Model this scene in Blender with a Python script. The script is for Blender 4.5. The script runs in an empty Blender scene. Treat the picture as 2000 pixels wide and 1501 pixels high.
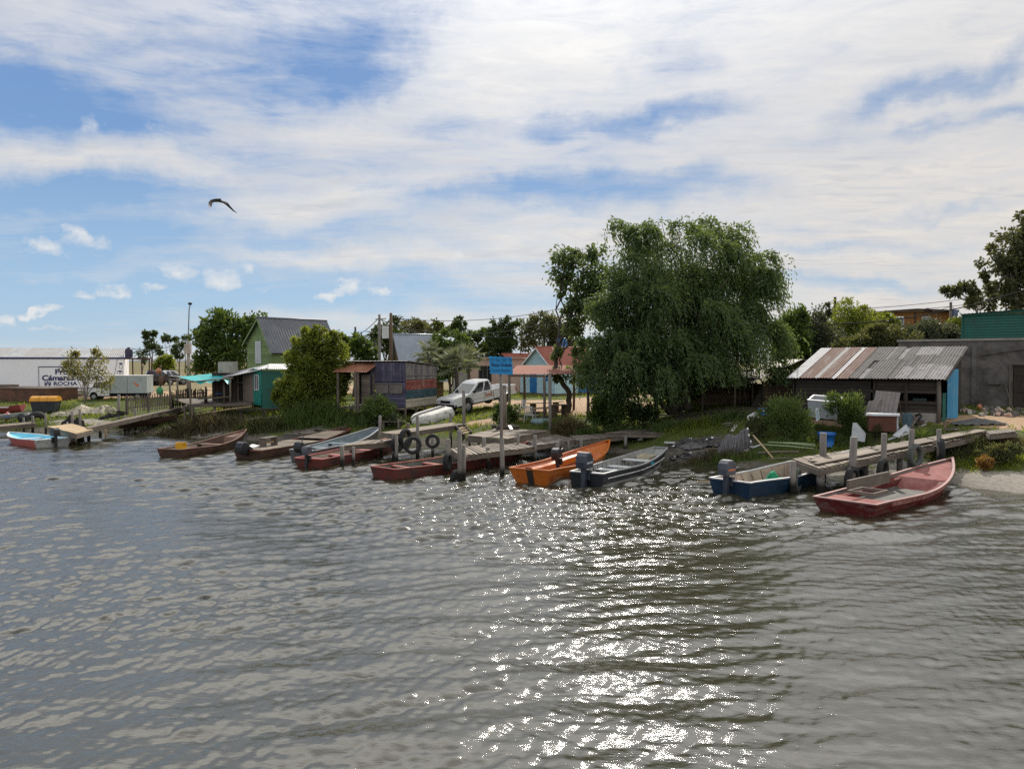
import bpy, bmesh, math, random
import numpy as np
from mathutils import Vector, Matrix, Euler
R = math.radians
random.seed(7); rng = np.random.default_rng(11)
S = bpy.context.scene
C = S.collection
# ------------------------------------------------------------------ camera
H, F = 4.2, 1500.0
PITCH = math.atan(44.5/1500)
def ray(px, py):
    x, z = (px-1000)/F, -(py-750.5)/F
    return Vector((x, math.cos(PITCH)+z*math.sin(PITCH), -math.sin(PITCH)+z*math.cos(PITCH)))
def P(px, py, Y):
    r = ray(px, py); return Vector((0, 0, H)) + r*(Y/r.y)
def G(px, py, z=0.0):
    r = ray(px, py); return Vector((0, 0, H)) + r*((z-H)/r.z)
cam = bpy.data.cameras.new('camera'); camo = bpy.data.objects.new('camera', cam); C.objects.link(camo)
camo.location = (0, 0, H); camo.rotation_euler = (R(90)-PITCH, 0, 0)
cam.sensor_width = 36; cam.lens = 27; cam.clip_start = .1; cam.clip_end = 20000
S.camera = camo
# ------------------------------------------------------------------ terrain function
SHP = [(0,836),(60,842),(120,845),(180,842),(260,842),(330,850),(420,857),(500,859),(560,861),(620,862),(700,866),(760,866),
       (840,865),(880,867),(940,877),(1000,884),(1100,883),(1200,883),(1290,890),(1325,903),(1400,911),(1500,917),(1600,928),
       (1700,925),(1800,931),(1850,944),(1880,953),(1940,957),(2000,963)]
_sx = [-140,-60]+[G(*p).x for p in SHP]+[30,60,140]
_sy = [70,56]+[G(*p).y for p in SHP]+[19,13,5]
_o = np.argsort(_sx); _sx = np.array(_sx)[_o]; _sy = np.array(_sy)[_o]
def ss(a, b, x):
    t = np.clip((x-a)/(b-a), 0, 1); return t*t*(3-2*t)
def lump(x, y, k=1.0, seed=0.0):
    return (np.sin(x*1.3*k+seed)*np.cos(y*1.7*k+1.3*seed)+np.sin(x*2.9*k+y*1.1*k+seed*2)*.5+np.sin(y*4.3*k-x*2.2*k)*.3)/1.8
def tz(x, y):
    x = np.asarray(x, float); y = np.asarray(y, float)
    s = (y-np.interp(x, _sx, _sy))*.92
    s = s + .35*lump(x, y, 1.1)*ss(60, 20, y)*(1-.8*ss(9.5, 12, x))
    s2 = np.where(s > 0, s*(1-.5*ss(12.5, 15, x)*ss(7, 0, s)), s)
    z = np.interp(s2, [-14,-5,-1.2,0,.6,2,4,7,12,20,60,400], [-1.5,-1.1,-.3,0,.24,.5,.85,1.12,1.35,1.45,1.5,1.5])
    up = 1+.42*ss(5, 13, x)*ss(70, 45, y)*ss(2.5, 5.5, s)
    z = np.where(z > 0, z*up, z)
    z = z + np.where(s > .3, .035*lump(x, y, 2.1, 3)*ss(.3, 2, s)*ss(90, 40, y), 0)
    z = z + ss(300, 1500, y)*.9*(1+.8*np.sin(x/260.)+.5*np.sin(x/97.))
    return z
def tzf(x, y): return float(tz(x, y))
def gp(px, py, dz=0.0):
    r = ray(px, py); a = 8.0
    while a < 400:
        p = Vector((0, 0, H))+r*a
        if p.z <= tzf(p.x, p.y)+dz and p.z <= 3.9: break
        a += .05 if a < 70 else .5
    return Vector((0, 0, H))+r*a
def on(px, Y, dz=0.0):
    x = (px-1000)/F*Y
    return Vector((x, Y, tzf(x, Y)+dz))
# ------------------------------------------------------------------ scene objects
def tag(o, label=None, cat=None, group=None, kind=None):
    if label: o['label'] = label
    if cat: o['category'] = cat
    if group: o['group'] = group
    if kind: o['kind'] = kind
    return o
def thing(name, label, cat, loc=(0,0,0), rz=0.0, group=None, rot=None):
    o = bpy.data.objects.new(name, None); C.objects.link(o)
    o.empty_display_size = .2
    o.location = loc; o.rotation_euler = rot if rot else (0, 0, rz)
    return tag(o, label, cat, group)
def copy_tree(o, parent=None):
    c = o.copy(); C.objects.link(c); c.parent = parent
    for ch in [x for x in bpy.data.objects if x.parent == o]:
        copy_tree(ch, c)
    return c
class MB:
    """collects polygons; build() links them as one mesh object"""
    def __init__(s): s.v = []; s.f = []; s.uv = []; s.mi = []; s.sm = []
    def face(s, pts, uv=None, mi=0, sm=False):
        n = len(s.v); s.v += [tuple(p) for p in pts]; s.f.append(tuple(range(n, n+len(pts))))
        s.uv += uv if uv else [(0, 0)]*len(pts); s.mi.append(mi); s.sm.append(sm)
    def obox(s, c, ax, ay, az, mi=0):
        """oriented box, half-axis vectors; uv u runs along the longest axis in metres"""
        c = Vector(c); A = [Vector(ax), Vector(ay), Vector(az)]
        L = [a.length*2 for a in A]; k = L.index(max(L)); o1, o2 = random.random()*50, random.random()*50
        n0 = len(s.v); base = len(s.v)
        cr = {}
        for i in (-1, 1):
            for j in (-1, 1):
                for l in (-1, 1):
                    cr[(i,j,l)] = len(s.v); s.v.append(tuple(c+A[0]*i+A[1]*j+A[2]*l))
        fl = [[(-1,-1,-1),(-1,-1,1),(-1,1,1),(-1,1,-1)],[(1,-1,-1),(1,1,-1),(1,1,1),(1,-1,1)],
              [(-1,-1,-1),(1,-1,-1),(1,-1,1),(-1,-1,1)],[(-1,1,-1),(-1,1,1),(1,1,1),(1,1,-1)],
              [(-1,-1,-1),(-1,1,-1),(1,1,-1),(1,-1,-1)],[(-1,-1,1),(1,-1,1),(1,1,1),(-1,1,1)]]
        flip = A[0].cross(A[1]).dot(A[2]) < 0
        for q in fl:
            if flip: q = q[::-1]
            s.f.append(tuple(cr[t] for t in q)); s.mi.append(mi); s.sm.append(False)
            for t in q:
                w = sum(t[m]*L[m]/2 for m in range(3) if m != k)
                s.uv.append((t[k]*L[k]/2+o1, w+o2))
    def box(s, x0, y0, z0, x1, y1, z1, mi=0):
        s.obox(((x0+x1)/2,(y0+y1)/2,(z0+z1)/2), ((x1-x0)/2,0,0), (0,(y1-y0)/2,0), (0,0,(z1-z0)/2), mi)
    def beam(s, p0, p1, w, h, up=(0,0,1), mi=0):
        p0, p1 = Vector(p0), Vector(p1); d = p1-p0; u = Vector(up)
        if abs(d.normalized().dot(u)) > .98: u = Vector((1, 0, 0))
        sd = d.cross(u).normalized(); u2 = sd.cross(d).normalized()
        s.obox((p0+p1)/2, d/2, sd*w/2, u2*h/2, mi)
    def tube(s, pts, rad, n=8, cap=True, mi=0, sm=True):
        pts = [Vector(p) for p in pts]
        if not hasattr(rad, '__len__'): rad = [rad]*len(pts)
        o1 = random.random()*50; acc = 0; rings = []
        ref = Vector((0, 0, 1))
        if abs((pts[-1]-pts[0]).normalized().z) > .8: ref = Vector((1, 0, 0))
        us = []
        for i, p in enumerate(pts):
            d = (pts[min(i+1, len(pts)-1)]-pts[max(i-1, 0)]).normalized()
            a = d.cross(ref).normalized(); b = a.cross(d).normalized()
            st = len(s.v)
            for k in range(n):
                t = 2*math.pi*k/n
                s.v.append(tuple(p+(a*math.cos(t)+b*math.sin(t))*rad[i]))
            rings.append(st)
            if i: acc += (p-pts[i-1]).length
            us.append(acc)
        for i in range(len(pts)-1):
            for k in range(n):
                k2 = (k+1) % n
                s.f.append((rings[i]+k, rings[i]+k2, rings[i+1]+k2, rings[i+1]+k)); s.mi.append(mi); s.sm.append(sm)
                r = max(rad[i], .01)
                s.uv += [(us[i]+o1, k/n*6.28*r),(us[i]+o1, (k+1)/n*6.28*r),(us[i+1]+o1, (k+1)/n*6.28*r),(us[i+1]+o1, k/n*6.28*r)]
        if cap:
            for st, rv in ((rings[0], True), (rings[-1], False)):
                q = list(range(st, st+n)); q = q[::-1] if rv else q
                s.f.append(tuple(q)); s.mi.append(mi); s.sm.append(False); s.uv += [(o1+.1*math.cos(k), .1*math.sin(k)) for k in range(n)]
    def lathe(s, prof, n=16, c=(0,0,0), mi=0, sm=True, axis='z', cap=True):
        c = Vector(c); rings = []
        for r, z in prof:
            st = len(s.v)
            for k in range(n):
                t = 2*math.pi*k/n
                p = (r*math.cos(t), r*math.sin(t), z)
                if axis == 'y': p = (p[0], p[2], p[1])
                if axis == 'x': p = (p[2], p[0], p[1])
                s.v.append(tuple(c+Vector(p)))
            rings.append(st)
        for i in range(len(rings)-1):
            for k in range(n):
                k2 = (k+1) % n; s.f.append((rings[i]+k, rings[i]+k2, rings[i+1]+k2, rings[i+1]+k)); s.mi.append(mi); s.sm.append(sm)
                s.uv += [(k/n, prof[i][1]),((k+1)/n, prof[i][1]),((k+1)/n, prof[i+1][1]),(k/n, prof[i+1][1])]
        if cap:
            for st in (rings[0], rings[-1]):
                s.f.append(tuple(range(st, st+n))); s.mi.append(mi); s.sm.append(False); s.uv += [(0, 0)]*n
    def grid(s, fn, nu, nv, mi=0, sm=True, u0=0., u1=1., v0=0., v1=1., su=1., sv=1.):
        st = len(s.v)
        for i in range(nu+1):
            for j in range(nv+1):
                s.v.append(tuple(fn(u0+(u1-u0)*i/nu, v0+(v1-v0)*j/nv)))
        for i in range(nu):
            for j in range(nv):
                a = st+i*(nv+1)+j
                s.f.append((a, a+nv+1, a+nv+2, a+1)); s.mi.append(mi); s.sm.append(sm)
                s.uv += [(i/nu*su, j/nv*sv),((i+1)/nu*su, j/nv*sv),((i+1)/nu*su, (j+1)/nv*sv),(i/nu*su, (j+1)/nv*sv)]
    def prism(s, poly, d, mi=0):
        """polygon (3d points, planar) extruded by vector d"""
        a = [Vector(p) for p in poly]; d = Vector(d); b = [p+d for p in a]; n = len(a)
        o1 = random.random()*40
        def uvs(ps):
            return [((p-a[0]).dot((a[1]-a[0]).normalized())+o1, (p-a[0]).length) for p in ps]
        s.face(a[::-1], uvs(a[::-1]), mi); s.face(b, uvs(b), mi)
        for i in range(n):
            q = [a[i], a[(i+1) % n], b[(i+1) % n], b[i]]; s.face(q, uvs(q), mi)
    def corr(s, O, U, V, pitch=.08, amp=.012, n=None, mi=0, sag=0.0):
        """corrugated sheet: origin O, U across the waves, V down the sheet"""
        O, U, V = Vector(O), Vector(U), Vector(V); N = U.cross(V).normalized()
        nu = int(U.length/pitch*4)
        def fn(u, v):
            return O+U*u+V*v+N*(amp*math.sin(u*U.length/pitch*2*math.pi)-sag*math.sin(v*math.pi))
        s.grid(fn, max(nu, 4), 3, mi=mi, su=U.length, sv=V.length)
    def build(s, name, mat, parent=None, smooth=None, bevel=0.0):
        me = bpy.data.meshes.new(name); me.from_pydata(s.v, [], s.f)
        if len(s.uv) == len(me.loops):
            uvl = me.uv_layers.new(name='UVMap'); uvl.data.foreach_set('uv', np.array(s.uv, dtype=np.float32).ravel())
        mats = mat if isinstance(mat, (list, tuple)) else [mat]
        for m in mats: me.materials.append(m)
        me.polygons.foreach_set('material_index', np.array(s.mi, dtype=np.int32))
        sm = np.array(s.sm, dtype=bool) if smooth is None else np.full(len(s.f), smooth)
        me.polygons.foreach_set('use_smooth', sm)
        me.update()
        o = bpy.data.objects.new(name, me); C.objects.link(o); o.parent = parent
        if bevel:
            b = o.modifiers.new('bevel', 'BEVEL'); b.width = bevel; b.segments = 2; b.limit_method = 'ANGLE'; b.angle_limit = R(35)
        return o
def npmesh(name, verts, faces_flat, nper, mat, parent=None, smooth=False):
    """fast mesh from numpy arrays, all faces with nper corners"""
    me = bpy.data.meshes.new(name); nf = len(faces_flat)//nper
    me.vertices.add(len(verts)); me.vertices.foreach_set('co', np.asarray(verts, np.float32).ravel())
    me.loops.add(nf*nper); me.loops.foreach_set('vertex_index', np.asarray(faces_flat, np.int32))
    me.polygons.add(nf); me.polygons.foreach_set('loop_start', np.arange(0, nf*nper, nper, dtype=np.int32))
    if smooth: me.polygons.foreach_set('use_smooth', np.ones(nf, bool))
    me.materials.append(mat); me.update(calc_edges=True); me.validate()
    o = bpy.data.objects.new(name, me); C.objects.link(o); o.parent = parent
    return o
# ------------------------------------------------------------------ materials
class NT:
    def __init__(s, mat):
        s.t = mat.node_tree; s.n = s.t.nodes; s.l = s.t.links
    def __call__(s, typ, inp=None, **kw):
        nd = s.n.new('ShaderNode'+typ)
        for k, v in kw.items(): setattr(nd, k, v)
        for k, v in (inp or {}).items():
            sk = nd.inputs[k]
            if hasattr(v, 'is_linked') or isinstance(v, bpy.types.NodeSocket): s.l.new(v, sk)
            else: sk.default_value = v
        return nd
    def math(s, op, a, b=None, c=None, clamp=False):
        nd = s.n.new('ShaderNodeMath'); nd.operation = op; nd.use_clamp = clamp
        for i, v in enumerate((a, b, c)):
            if v is None: continue
            if isinstance(v, bpy.types.NodeSocket): s.l.new(v, nd.inputs[i])
            else: nd.inputs[i].default_value = v
        return nd.outputs[0]
    def mix(s, f, a, b):
        nd = s.n.new('ShaderNodeMix'); nd.data_type = 'RGBA'
        for k, v in ((0, f), (6, a), (7, b)):
            if isinstance(v, bpy.types.NodeSocket): s.l.new(v, nd.inputs[k])
            else: nd.inputs[k].default_value = v if k == 0 else (*v[:3], 1)
        return nd.outputs[2]
    def ramp(s, f, stops, interp='LINEAR'):
        nd = s.n.new('ShaderNodeValToRGB'); s.l.new(f, nd.inputs[0]); cr = nd.color_ramp; cr.interpolation = interp
        while len(cr.elements) < len(stops): cr.elements.new(.5)
        for e, (p, c) in zip(cr.elements, stops):
            e.position = p; e.color = (*c[:3], 1) if hasattr(c, '__len__') else (c, c, c, 1)
        return nd.outputs[0]
    def noise(s, vec, scale, detail=4, rough=.55, dist=0.0):
        nd = s('TexNoise', {'Scale': scale, 'Detail': detail, 'Roughness': rough, 'Distortion': dist})
        if vec is not None: s.l.new(vec, nd.inputs['Vector'])
        return nd.outputs['Fac']
_m = {}
def newmat(name):
    m = bpy.data.materials.new(name); m.use_nodes = True
    t = NT(m); t.n.clear()
    out = t('OutputMaterial'); return m, t, out
def hexc(h):
    h = h.lstrip('#'); c = [int(h[i:i+2], 16)/255 for i in (0, 2, 4)]
    return tuple(x/12.92 if x <= .04045 else ((x+.055)/1.055)**2.4 for x in c)
def wood(name, a, b, worn=None, wornamt=.0, rough=.8, island=.5, grain=38, bump=.35):
    """weathered timber: grain along u, tone per plank, optional flaking paint (a,b = paint; worn = bare wood)"""
    if name in _m: return _m[name]
    m, t, out = newmat(name)
    uv = t('TexCoord').outputs['UV']; ob = t('TexCoord').outputs['Object']
    mp = t('Mapping', {'Vector': uv, 'Scale': (1.6, grain, 1)}).outputs[0]
    g = t.noise(mp, 1.0, 5, .6)
    isl = t('NewGeometry').outputs['Random Per Island']
    f = t.math('ADD', t.math('MULTIPLY', g, 1-island*.6), t.math('MULTIPLY', isl, island*.6))
    big = t.noise(ob, 1.7, 4)
    f = t.math('ADD', f, t.math('MULTIPLY', t.math('SUBTRACT', big, .5), .5), clamp=True)
    col = t.mix(t.ramp(f, [(.22, 0), (.8, 1)]), a, b)
    crack = t.ramp(t.noise(t('Mapping', {'Vector': uv, 'Scale': (.9, grain*1.7, 1)}).outputs[0], 1.0, 2), [(.30, 0), (.38, 1)])
    col = t.mix(t.math('MULTIPLY', t.math('SUBTRACT', 1.0, crack), .55), col, tuple(x*.35 for x in a))
    if worn:
        w = t.noise(t('Mapping', {'Vector': uv, 'Scale': (3.2, 24, 1)}).outputs[0], 1.6, 7, .74)
        w = t.ramp(t.math('ADD', w, t.math('MULTIPLY', t.math('SUBTRACT', big, .5), .45)), [(.60-wornamt, 0), (.70-wornamt, 1)])
        col = t.mix(w, col, worn)
    bs = t('BsdfPrincipled', {'Base Color': col, 'Roughness': rough, 'Specular IOR Level': .3})
    bp = t('Bump', {'Strength': bump, 'Distance': .01, 'Height': g}); t.l.new(bp.outputs[0], bs.inputs['Normal'])
    t.l.new(bs.outputs[0], out.inputs[0]); _m[name] = m; return m
def surf(name, a, b, scale=4, rough=.6, metal=0.0, spec=.4, bump=.1, dirt=None, dirtamt=.5, dscale=2.5, stretch=(1,1,1), coat=0.0):
    """painted / plain surface with mottling and dirt blotches"""
    if name in _m: return _m[name]
    m, t, out = newmat(name)
    ob = t('Mapping', {'Vector': t('TexCoord').outputs['Object'], 'Scale': stretch}).outputs[0]
    n1 = t.noise(ob, scale, 6, .62)
    col = t.mix(t.ramp(n1, [(.3, 0), (.7, 1)]), a, b)
    if dirt:
        d = t.noise(ob, dscale, 8, .68, .4)
        col = t.mix(t.ramp(d, [(.72-dirtamt*.4, 0), (.86-dirtamt*.3, .85)]), col, dirt)
    bs = t('BsdfPrincipled', {'Base Color': col, 'Metallic': metal, 'Specular IOR Level': spec, 'Coat Weight': coat})
    t.l.new(t.ramp(n1, [(.2, max(rough-.12, .02)), (.8, min(rough+.12, 1))]), bs.inputs['Roughness'])
    if bump:
        bp = t('Bump', {'Strength': bump, 'Distance': .02, 'Height': t.noise(ob, scale*5, 4)}); t.l.new(bp.outputs[0], bs.inputs['Normal'])
    t.l.new(bs.outputs[0], out.inputs[0]); _m[name] = m; return m
def leafm(name, a, b, trans=.45, back=None, rough=.55):
    if name in _m: return _m[name]
    m, t, out = newmat(name)
    isl = t('NewGeometry').outputs['Random Per Island']
    big = t.noise(t('TexCoord').outputs['Object'], .9, 3)
    f = t.math('ADD', t.math('MULTIPLY', isl, .55), t.math('MULTIPLY', t.ramp(big, [(.3, 0), (.7, 1)]), .45))
    col = t.mix(f, a, b)
    di = t('BsdfPrincipled', {'Base Color': col, 'Roughness': rough, 'Specular IOR Level': .35})
    tc = t.mix(.55, col, back or (b[0]*1.9, b[1]*1.6, b[2]*.6))
    tr = t('BsdfTranslucent', {'Color': tc})
    mx = t('MixShader', {0: trans, 1: di.outputs[0], 2: tr.outputs[0]})
    t.l.new(mx.outputs[0], out.inputs[0]); _m[name] = m; return m
def plain(name, c, rough=.5, metal=0.0, spec=.4):
    return surf(name, c, tuple(x*.8 for x in c), 6, rough, metal, spec, bump=.04)
# ------------------------------------------------------------------ sun, sky, render settings
SUN_AZ, SUN_EL = R(11), R(38)
S.render.engine = 'CYCLES'
S.view_settings.view_transform = 'Standard'; S.view_settings.look = 'None'
S.view_settings.exposure = 0.0; S.view_settings.gamma = 1.0
S.cycles.use_denoising = False; S.cycles.max_bounces = 7; S.cycles.transparent_max_bounces = 6
S.cycles.sample_clamp_indirect = 5.0; S.cycles.sample_clamp_direct = 40.0; S.cycles.caustics_reflective = False; S.cycles.caustics_refractive = False
sl = bpy.data.lights.new('sun', 'SUN'); so = bpy.data.objects.new('sun', sl); C.objects.link(so)
sl.energy = 4.6; sl.angle = R(.6); sl.color = (1.0, .945, .86)
sd = Vector((math.sin(SUN_AZ)*math.cos(SUN_EL), math.cos(SUN_AZ)*math.cos(SUN_EL), math.sin(SUN_EL)))
so.rotation_euler = (-sd).to_track_quat('-Z', 'Y').to_euler(); so.location = (0, 0, 60)
W = bpy.data.worlds.new('World'); S.world = W; W.use_nodes = True
t = NT(W); t.n.clear()
wo = t('OutputWorld'); bg = t('Background', {'Strength': .1})
sky = t('TexSky', sky_type='NISHITA'); sky.sun_disc = False; sky.sun_elevation = SUN_EL; sky.sun_rotation = SUN_AZ
sky.air_density = 1.0; sky.dust_density = .6; sky.ozone_density = 2.0; sky.altitude = 0
tc = t('TexCoord'); gen = tc.outputs['Generated']
sx = t('SeparateXYZ', {0: gen})
az = t.math('ARCTAN2', sx.outputs[0], sx.outputs[1])
el = t.math('ARCSINE', sx.outputs[2])
AE = t('CombineXYZ', {0: az, 1: el}).outputs[0]
# flat cloud-deck coordinates: streaks converge on the horizon
zz = t.math('ADD', t.math('MAXIMUM', sx.outputs[2], 0.0), .07)
deck = t('CombineXYZ', {0: t.math('DIVIDE', sx.outputs[0], zz), 1: t.math('DIVIDE', sx.outputs[1], zz), 2: 0.0}).outputs[0]
def dn(scale, rot, st, detail=6, rough=.6, dist=0.0, off=(0,0,0)):
    mp = t('Mapping', {'Vector': deck, 'Location': off, 'Rotation': (0, 0, R(rot)), 'Scale': st}).outputs[0]
    return t.noise(mp, scale, detail, rough, dist)
n_big = dn(.42, 12, (.55, 1.35, 1), 7, .58, .5, (3.1, 7.7, 0))
n_streak = dn(1.2, 14, (.34, 1.6, 1), 8, .62, .9, (9.3, 2.2, 0))
n_wisp = dn(3.2, 24, (.6, 1.7, 1), 7, .66, 1.4, (1.3, 5.2, 0))
n_fine = t.noise(t('Mapping', {'Vector': AE, 'Rotation': (0, 0, R(-10)), 'Scale': (7, 26, 1)}).outputs[0], 1.0, 9, .66, 1.1)
n_hair = t.noise(t('Mapping', {'Vector': AE, 'Rotation': (0, 0, R(-16)), 'Scale': (9, 52, 1)}).outputs[0], 1.0, 6, .7, .6)
# warped (azimuth, elevation) for the placed gaps and banks
wv = t('TexNoise', {'Vector': AE, 'Scale': 5.0, 'Detail': 6, 'Roughness': .6})
wv2 = t('VectorMath', {0: wv.outputs['Color'], 1: (.5, .5, .5)}, operation='SUBTRACT').outputs[0]
wv3 = t('VectorMath', {0: wv2, 1: (.30, .12, 0)}, operation='MULTIPLY').outputs[0]
AEw = t('VectorMath', {0: AE, 1: wv3}, operation='ADD').outputs[0]
wc = t('TexNoise', {'Vector': AE, 'Scale': 34.0, 'Detail': 6, 'Roughness': .62})
wc2 = t('VectorMath', {0: wc.outputs['Color'], 1: (.5, .5, .5)}, operation='SUBTRACT').outputs[0]
AEc = t('VectorMath', {0: AE, 1: t('VectorMath', {0: wc2, 1: (.075, .036, 0)}, operation='MULTIPLY').outputs[0]}, operation='ADD').outputs[0]
def ae(px, py):
    a = math.atan((px-1000)/F); return a, math.atan((706-py)/F*math.cos(a))
def blob(px, py, w, h, rot=0, src=None):
    a, e = ae(px, py)
    mp = t('Mapping', {'Vector': src or AEw, 'Location': (a, e, 0), 'Rotation': (0, 0, R(rot)), 'Scale': (w/F*(.88 if src is not None and src == AEc else 1), h/F, 1)}, vector_type='TEXTURE').outputs[0]
    return t('TexGradient', {'Vector': mp}, gradient_type='SPHERICAL').outputs['Fac']
def wsum(items, src=None):
    tot = None
    for (px, py, w, h, rot, k) in items:
        b = t.math('MULTIPLY', blob(px, py, w, h, rot, src), k)
        tot = b if tot is None else t.math('ADD', tot, b)
    return tot
GAPS = [(520,130,330,90,6,-.50),(700,90,130,120,30,-.26),(610,200,160,60,20,-.25),(90,190,260,60,-6,-.50),(60,255,240,50,0,-.25),(300,270,170,60,8,-.22),(120,370,330,46,3,-.55),
        (470,310,120,36,0,-.30),(300,440,260,46,2,-.34),(90,430,240,60,0,-.34),(250,560,640,90,0,-.42),(700,560,330,60,0,-.34),(60,610,400,90,0,-.40),(740,470,260,30,2,-.28),
        (1240,235,260,36,3,-.52),(1290,135,120,50,0,-.22),(1260,380,330,44,0,-.52),(1040,372,240,40,4,-.34),(880,395,120,24,0,-.22),(1180,520,180,22,0,-.3),
        (1870,165,190,36,24,-.44),(1700,225,220,34,14,-.22),(1930,247,150,22,0,-.42),(1560,488,160,20,4,-.36),(1530,450,130,18,0,-.25),
        (1620,555,300,20,0,-.42),(1830,415,180,12,4,-.28),(1100,590,400,40,0,-.30),(1780,470,150,16,0,-.2),(860,690,900,60,0,-.22),(880,250,180,28,8,-.22)]
BANKS = [(200,70,420,110,4,.34),(120,320,420,50,6,.42),(560,300,330,70,14,.20),(640,400,330,46,8,.34),(150,415,220,24,2,.28),(430,150,170,40,16,.26),(1000,130,360,210,30,.26),
         (1500,330,800,330,0,.12),(1300,60,900,160,0,.10),(700,500,260,22,0,.22),(330,520,300,14,0,.16),(950,460,300,30,4,.2)]
PUFFS = [(95,482,62,22,0,1),(150,455,34,18,-20,.9),(200,470,60,18,0,.6),(190,255,44,26,-20,.62),(310,250,46,22,0,.45),(352,532,46,22,0,1),(430,530,60,18,0,.7),(490,522,44,20,-14,.95),(440,553,54,18,0,1.05),
         (175,573,34,10,0,.9),(232,562,50,16,0,.6),(222,572,20,9,0,.7),(300,560,28,10,0,.75),(640,575,54,14,6,1.1),(688,558,36,22,14,1.15),(660,545,30,10,0,.7),(740,566,38,14,0,1.05),
         (85,607,54,10,4,1.0),(62,614,26,10,0,.8),(10,622,26,14,0,1.0),(100,640,80,10,0,.5),(865,490,16,8,0,.6),(897,500,26,12,-20,.85),(1555,240,110,30,10,.5),(520,560,30,6,0,.5)]
cov = t.math('ADD', t.math('MULTIPLY', t.math('SUBTRACT', n_big, .5), .75), t.math('MULTIPLY', t.math('SUBTRACT', n_streak, .5), .85))
cov = t.math('ADD', cov, t.math('MULTIPLY', t.math('SUBTRACT', n_wisp, .5), .42))
side = t.math('MULTIPLY', az, .24)
cov = t.math('ADD', t.math('ADD', cov, side), .53)
cov = t.math('ADD', cov, t.math('ADD', t.math('MULTIPLY', wsum(GAPS), 1.15), wsum(BANKS)))
cov = t.math('ADD', cov, t.math('MULTIPLY', t.math('SUBTRACT', n_fine, .5), .80))
cov = t.math('ADD', cov, t.math('MULTIPLY', t.math('SUBTRACT', n_hair, .5), .52))
cir = t.ramp(cov, [(.0, .05), (.26, .28), (.50, .60), (.78, .90), (1.05, 1)])
puff = t.math('ADD', wsum(PUFFS, AEc), t.math('MULTIPLY', t.math('SUBTRACT', n_fine, .5), .25))
puff = t.ramp(puff, [(.18, 0), (.50, .38), (.95, .78)])
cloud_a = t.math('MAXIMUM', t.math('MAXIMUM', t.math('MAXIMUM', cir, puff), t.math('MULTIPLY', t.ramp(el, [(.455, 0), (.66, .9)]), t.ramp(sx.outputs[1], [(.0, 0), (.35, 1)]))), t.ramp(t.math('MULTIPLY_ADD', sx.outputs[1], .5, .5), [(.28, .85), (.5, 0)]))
# cloud radiance: cream low and to the right, white near the veiled sun, grey-blue in thick parts
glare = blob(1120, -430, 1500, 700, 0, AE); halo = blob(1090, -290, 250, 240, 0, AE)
warm = t.math('MULTIPLY', t.ramp(el, [(.02, 1), (.50, 0)]), t.ramp(az, [(.0, .45), (.5, 1)]))
ccol = t.mix(warm, (8.7, 8.5, 8.2), (9.2, 8.1, 6.8))
thick = t.ramp(t.math('ADD', cov, t.math('MULTIPLY', t.math('SUBTRACT', n_wisp, .5), .7)), [(.75, 0), (1.25, .30)])
ccol = t.mix(thick, ccol, (4.9, 5.2, 5.8))
mot = t.ramp(t.math('ADD', t.math('MULTIPLY', n_wisp, .35), t.math('ADD', t.math('MULTIPLY', n_streak, .25), t.math('MULTIPLY', n_fine, .40))), [(.43, .0), (.62, .60)])
ccol = t.mix(mot, ccol, (5.0, 5.45, 6.2))
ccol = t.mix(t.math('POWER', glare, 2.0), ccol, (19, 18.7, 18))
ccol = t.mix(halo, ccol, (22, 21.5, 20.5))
over = t.math('MULTIPLY', t.ramp(el, [(.455, 0), (.66, 1), (1.1, .75), (1.4, .3)]), t.ramp(sx.outputs[1], [(.0, 0), (.35, 1)]))  # unseen sky above the view, brightened to lift water reflections and top light
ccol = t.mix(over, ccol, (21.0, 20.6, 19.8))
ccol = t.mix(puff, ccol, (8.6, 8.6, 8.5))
# unseen clouds behind the viewer, brightened as fill light on the shaded fronts
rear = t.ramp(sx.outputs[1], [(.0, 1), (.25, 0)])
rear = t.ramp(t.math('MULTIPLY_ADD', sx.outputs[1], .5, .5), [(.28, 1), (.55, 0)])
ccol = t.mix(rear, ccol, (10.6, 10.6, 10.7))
blue = t.ramp(el, [(0.0, (4.4, 6.0, 7.4)), (.08, (3.3, 5.3, 7.6)), (.26, (1.55, 3.25, 6.3)), (.42, (1.2, 2.7, 5.8)), (1.0, (.6, 1.5, 3.9))])
skyc = t.mix(.90, sky.outputs[0], blue)
skyc = t.mix(t.math('MULTIPLY', t.ramp(az, [(0, 0), (.6, 1)]), .45), skyc, (4.0, 4.75, 5.7))
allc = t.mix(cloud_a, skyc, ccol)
# below the horizon: dull land tone
allc = t.mix(t.ramp(sx.outputs[2], [(0, 1), (.004, 0)]), allc, (2.2, 2.3, 2.3))
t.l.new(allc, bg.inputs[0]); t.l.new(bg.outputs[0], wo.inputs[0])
W.cycles.sampling_method = 'MANUAL'; W.cycles.sample_map_resolution = 512
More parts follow.
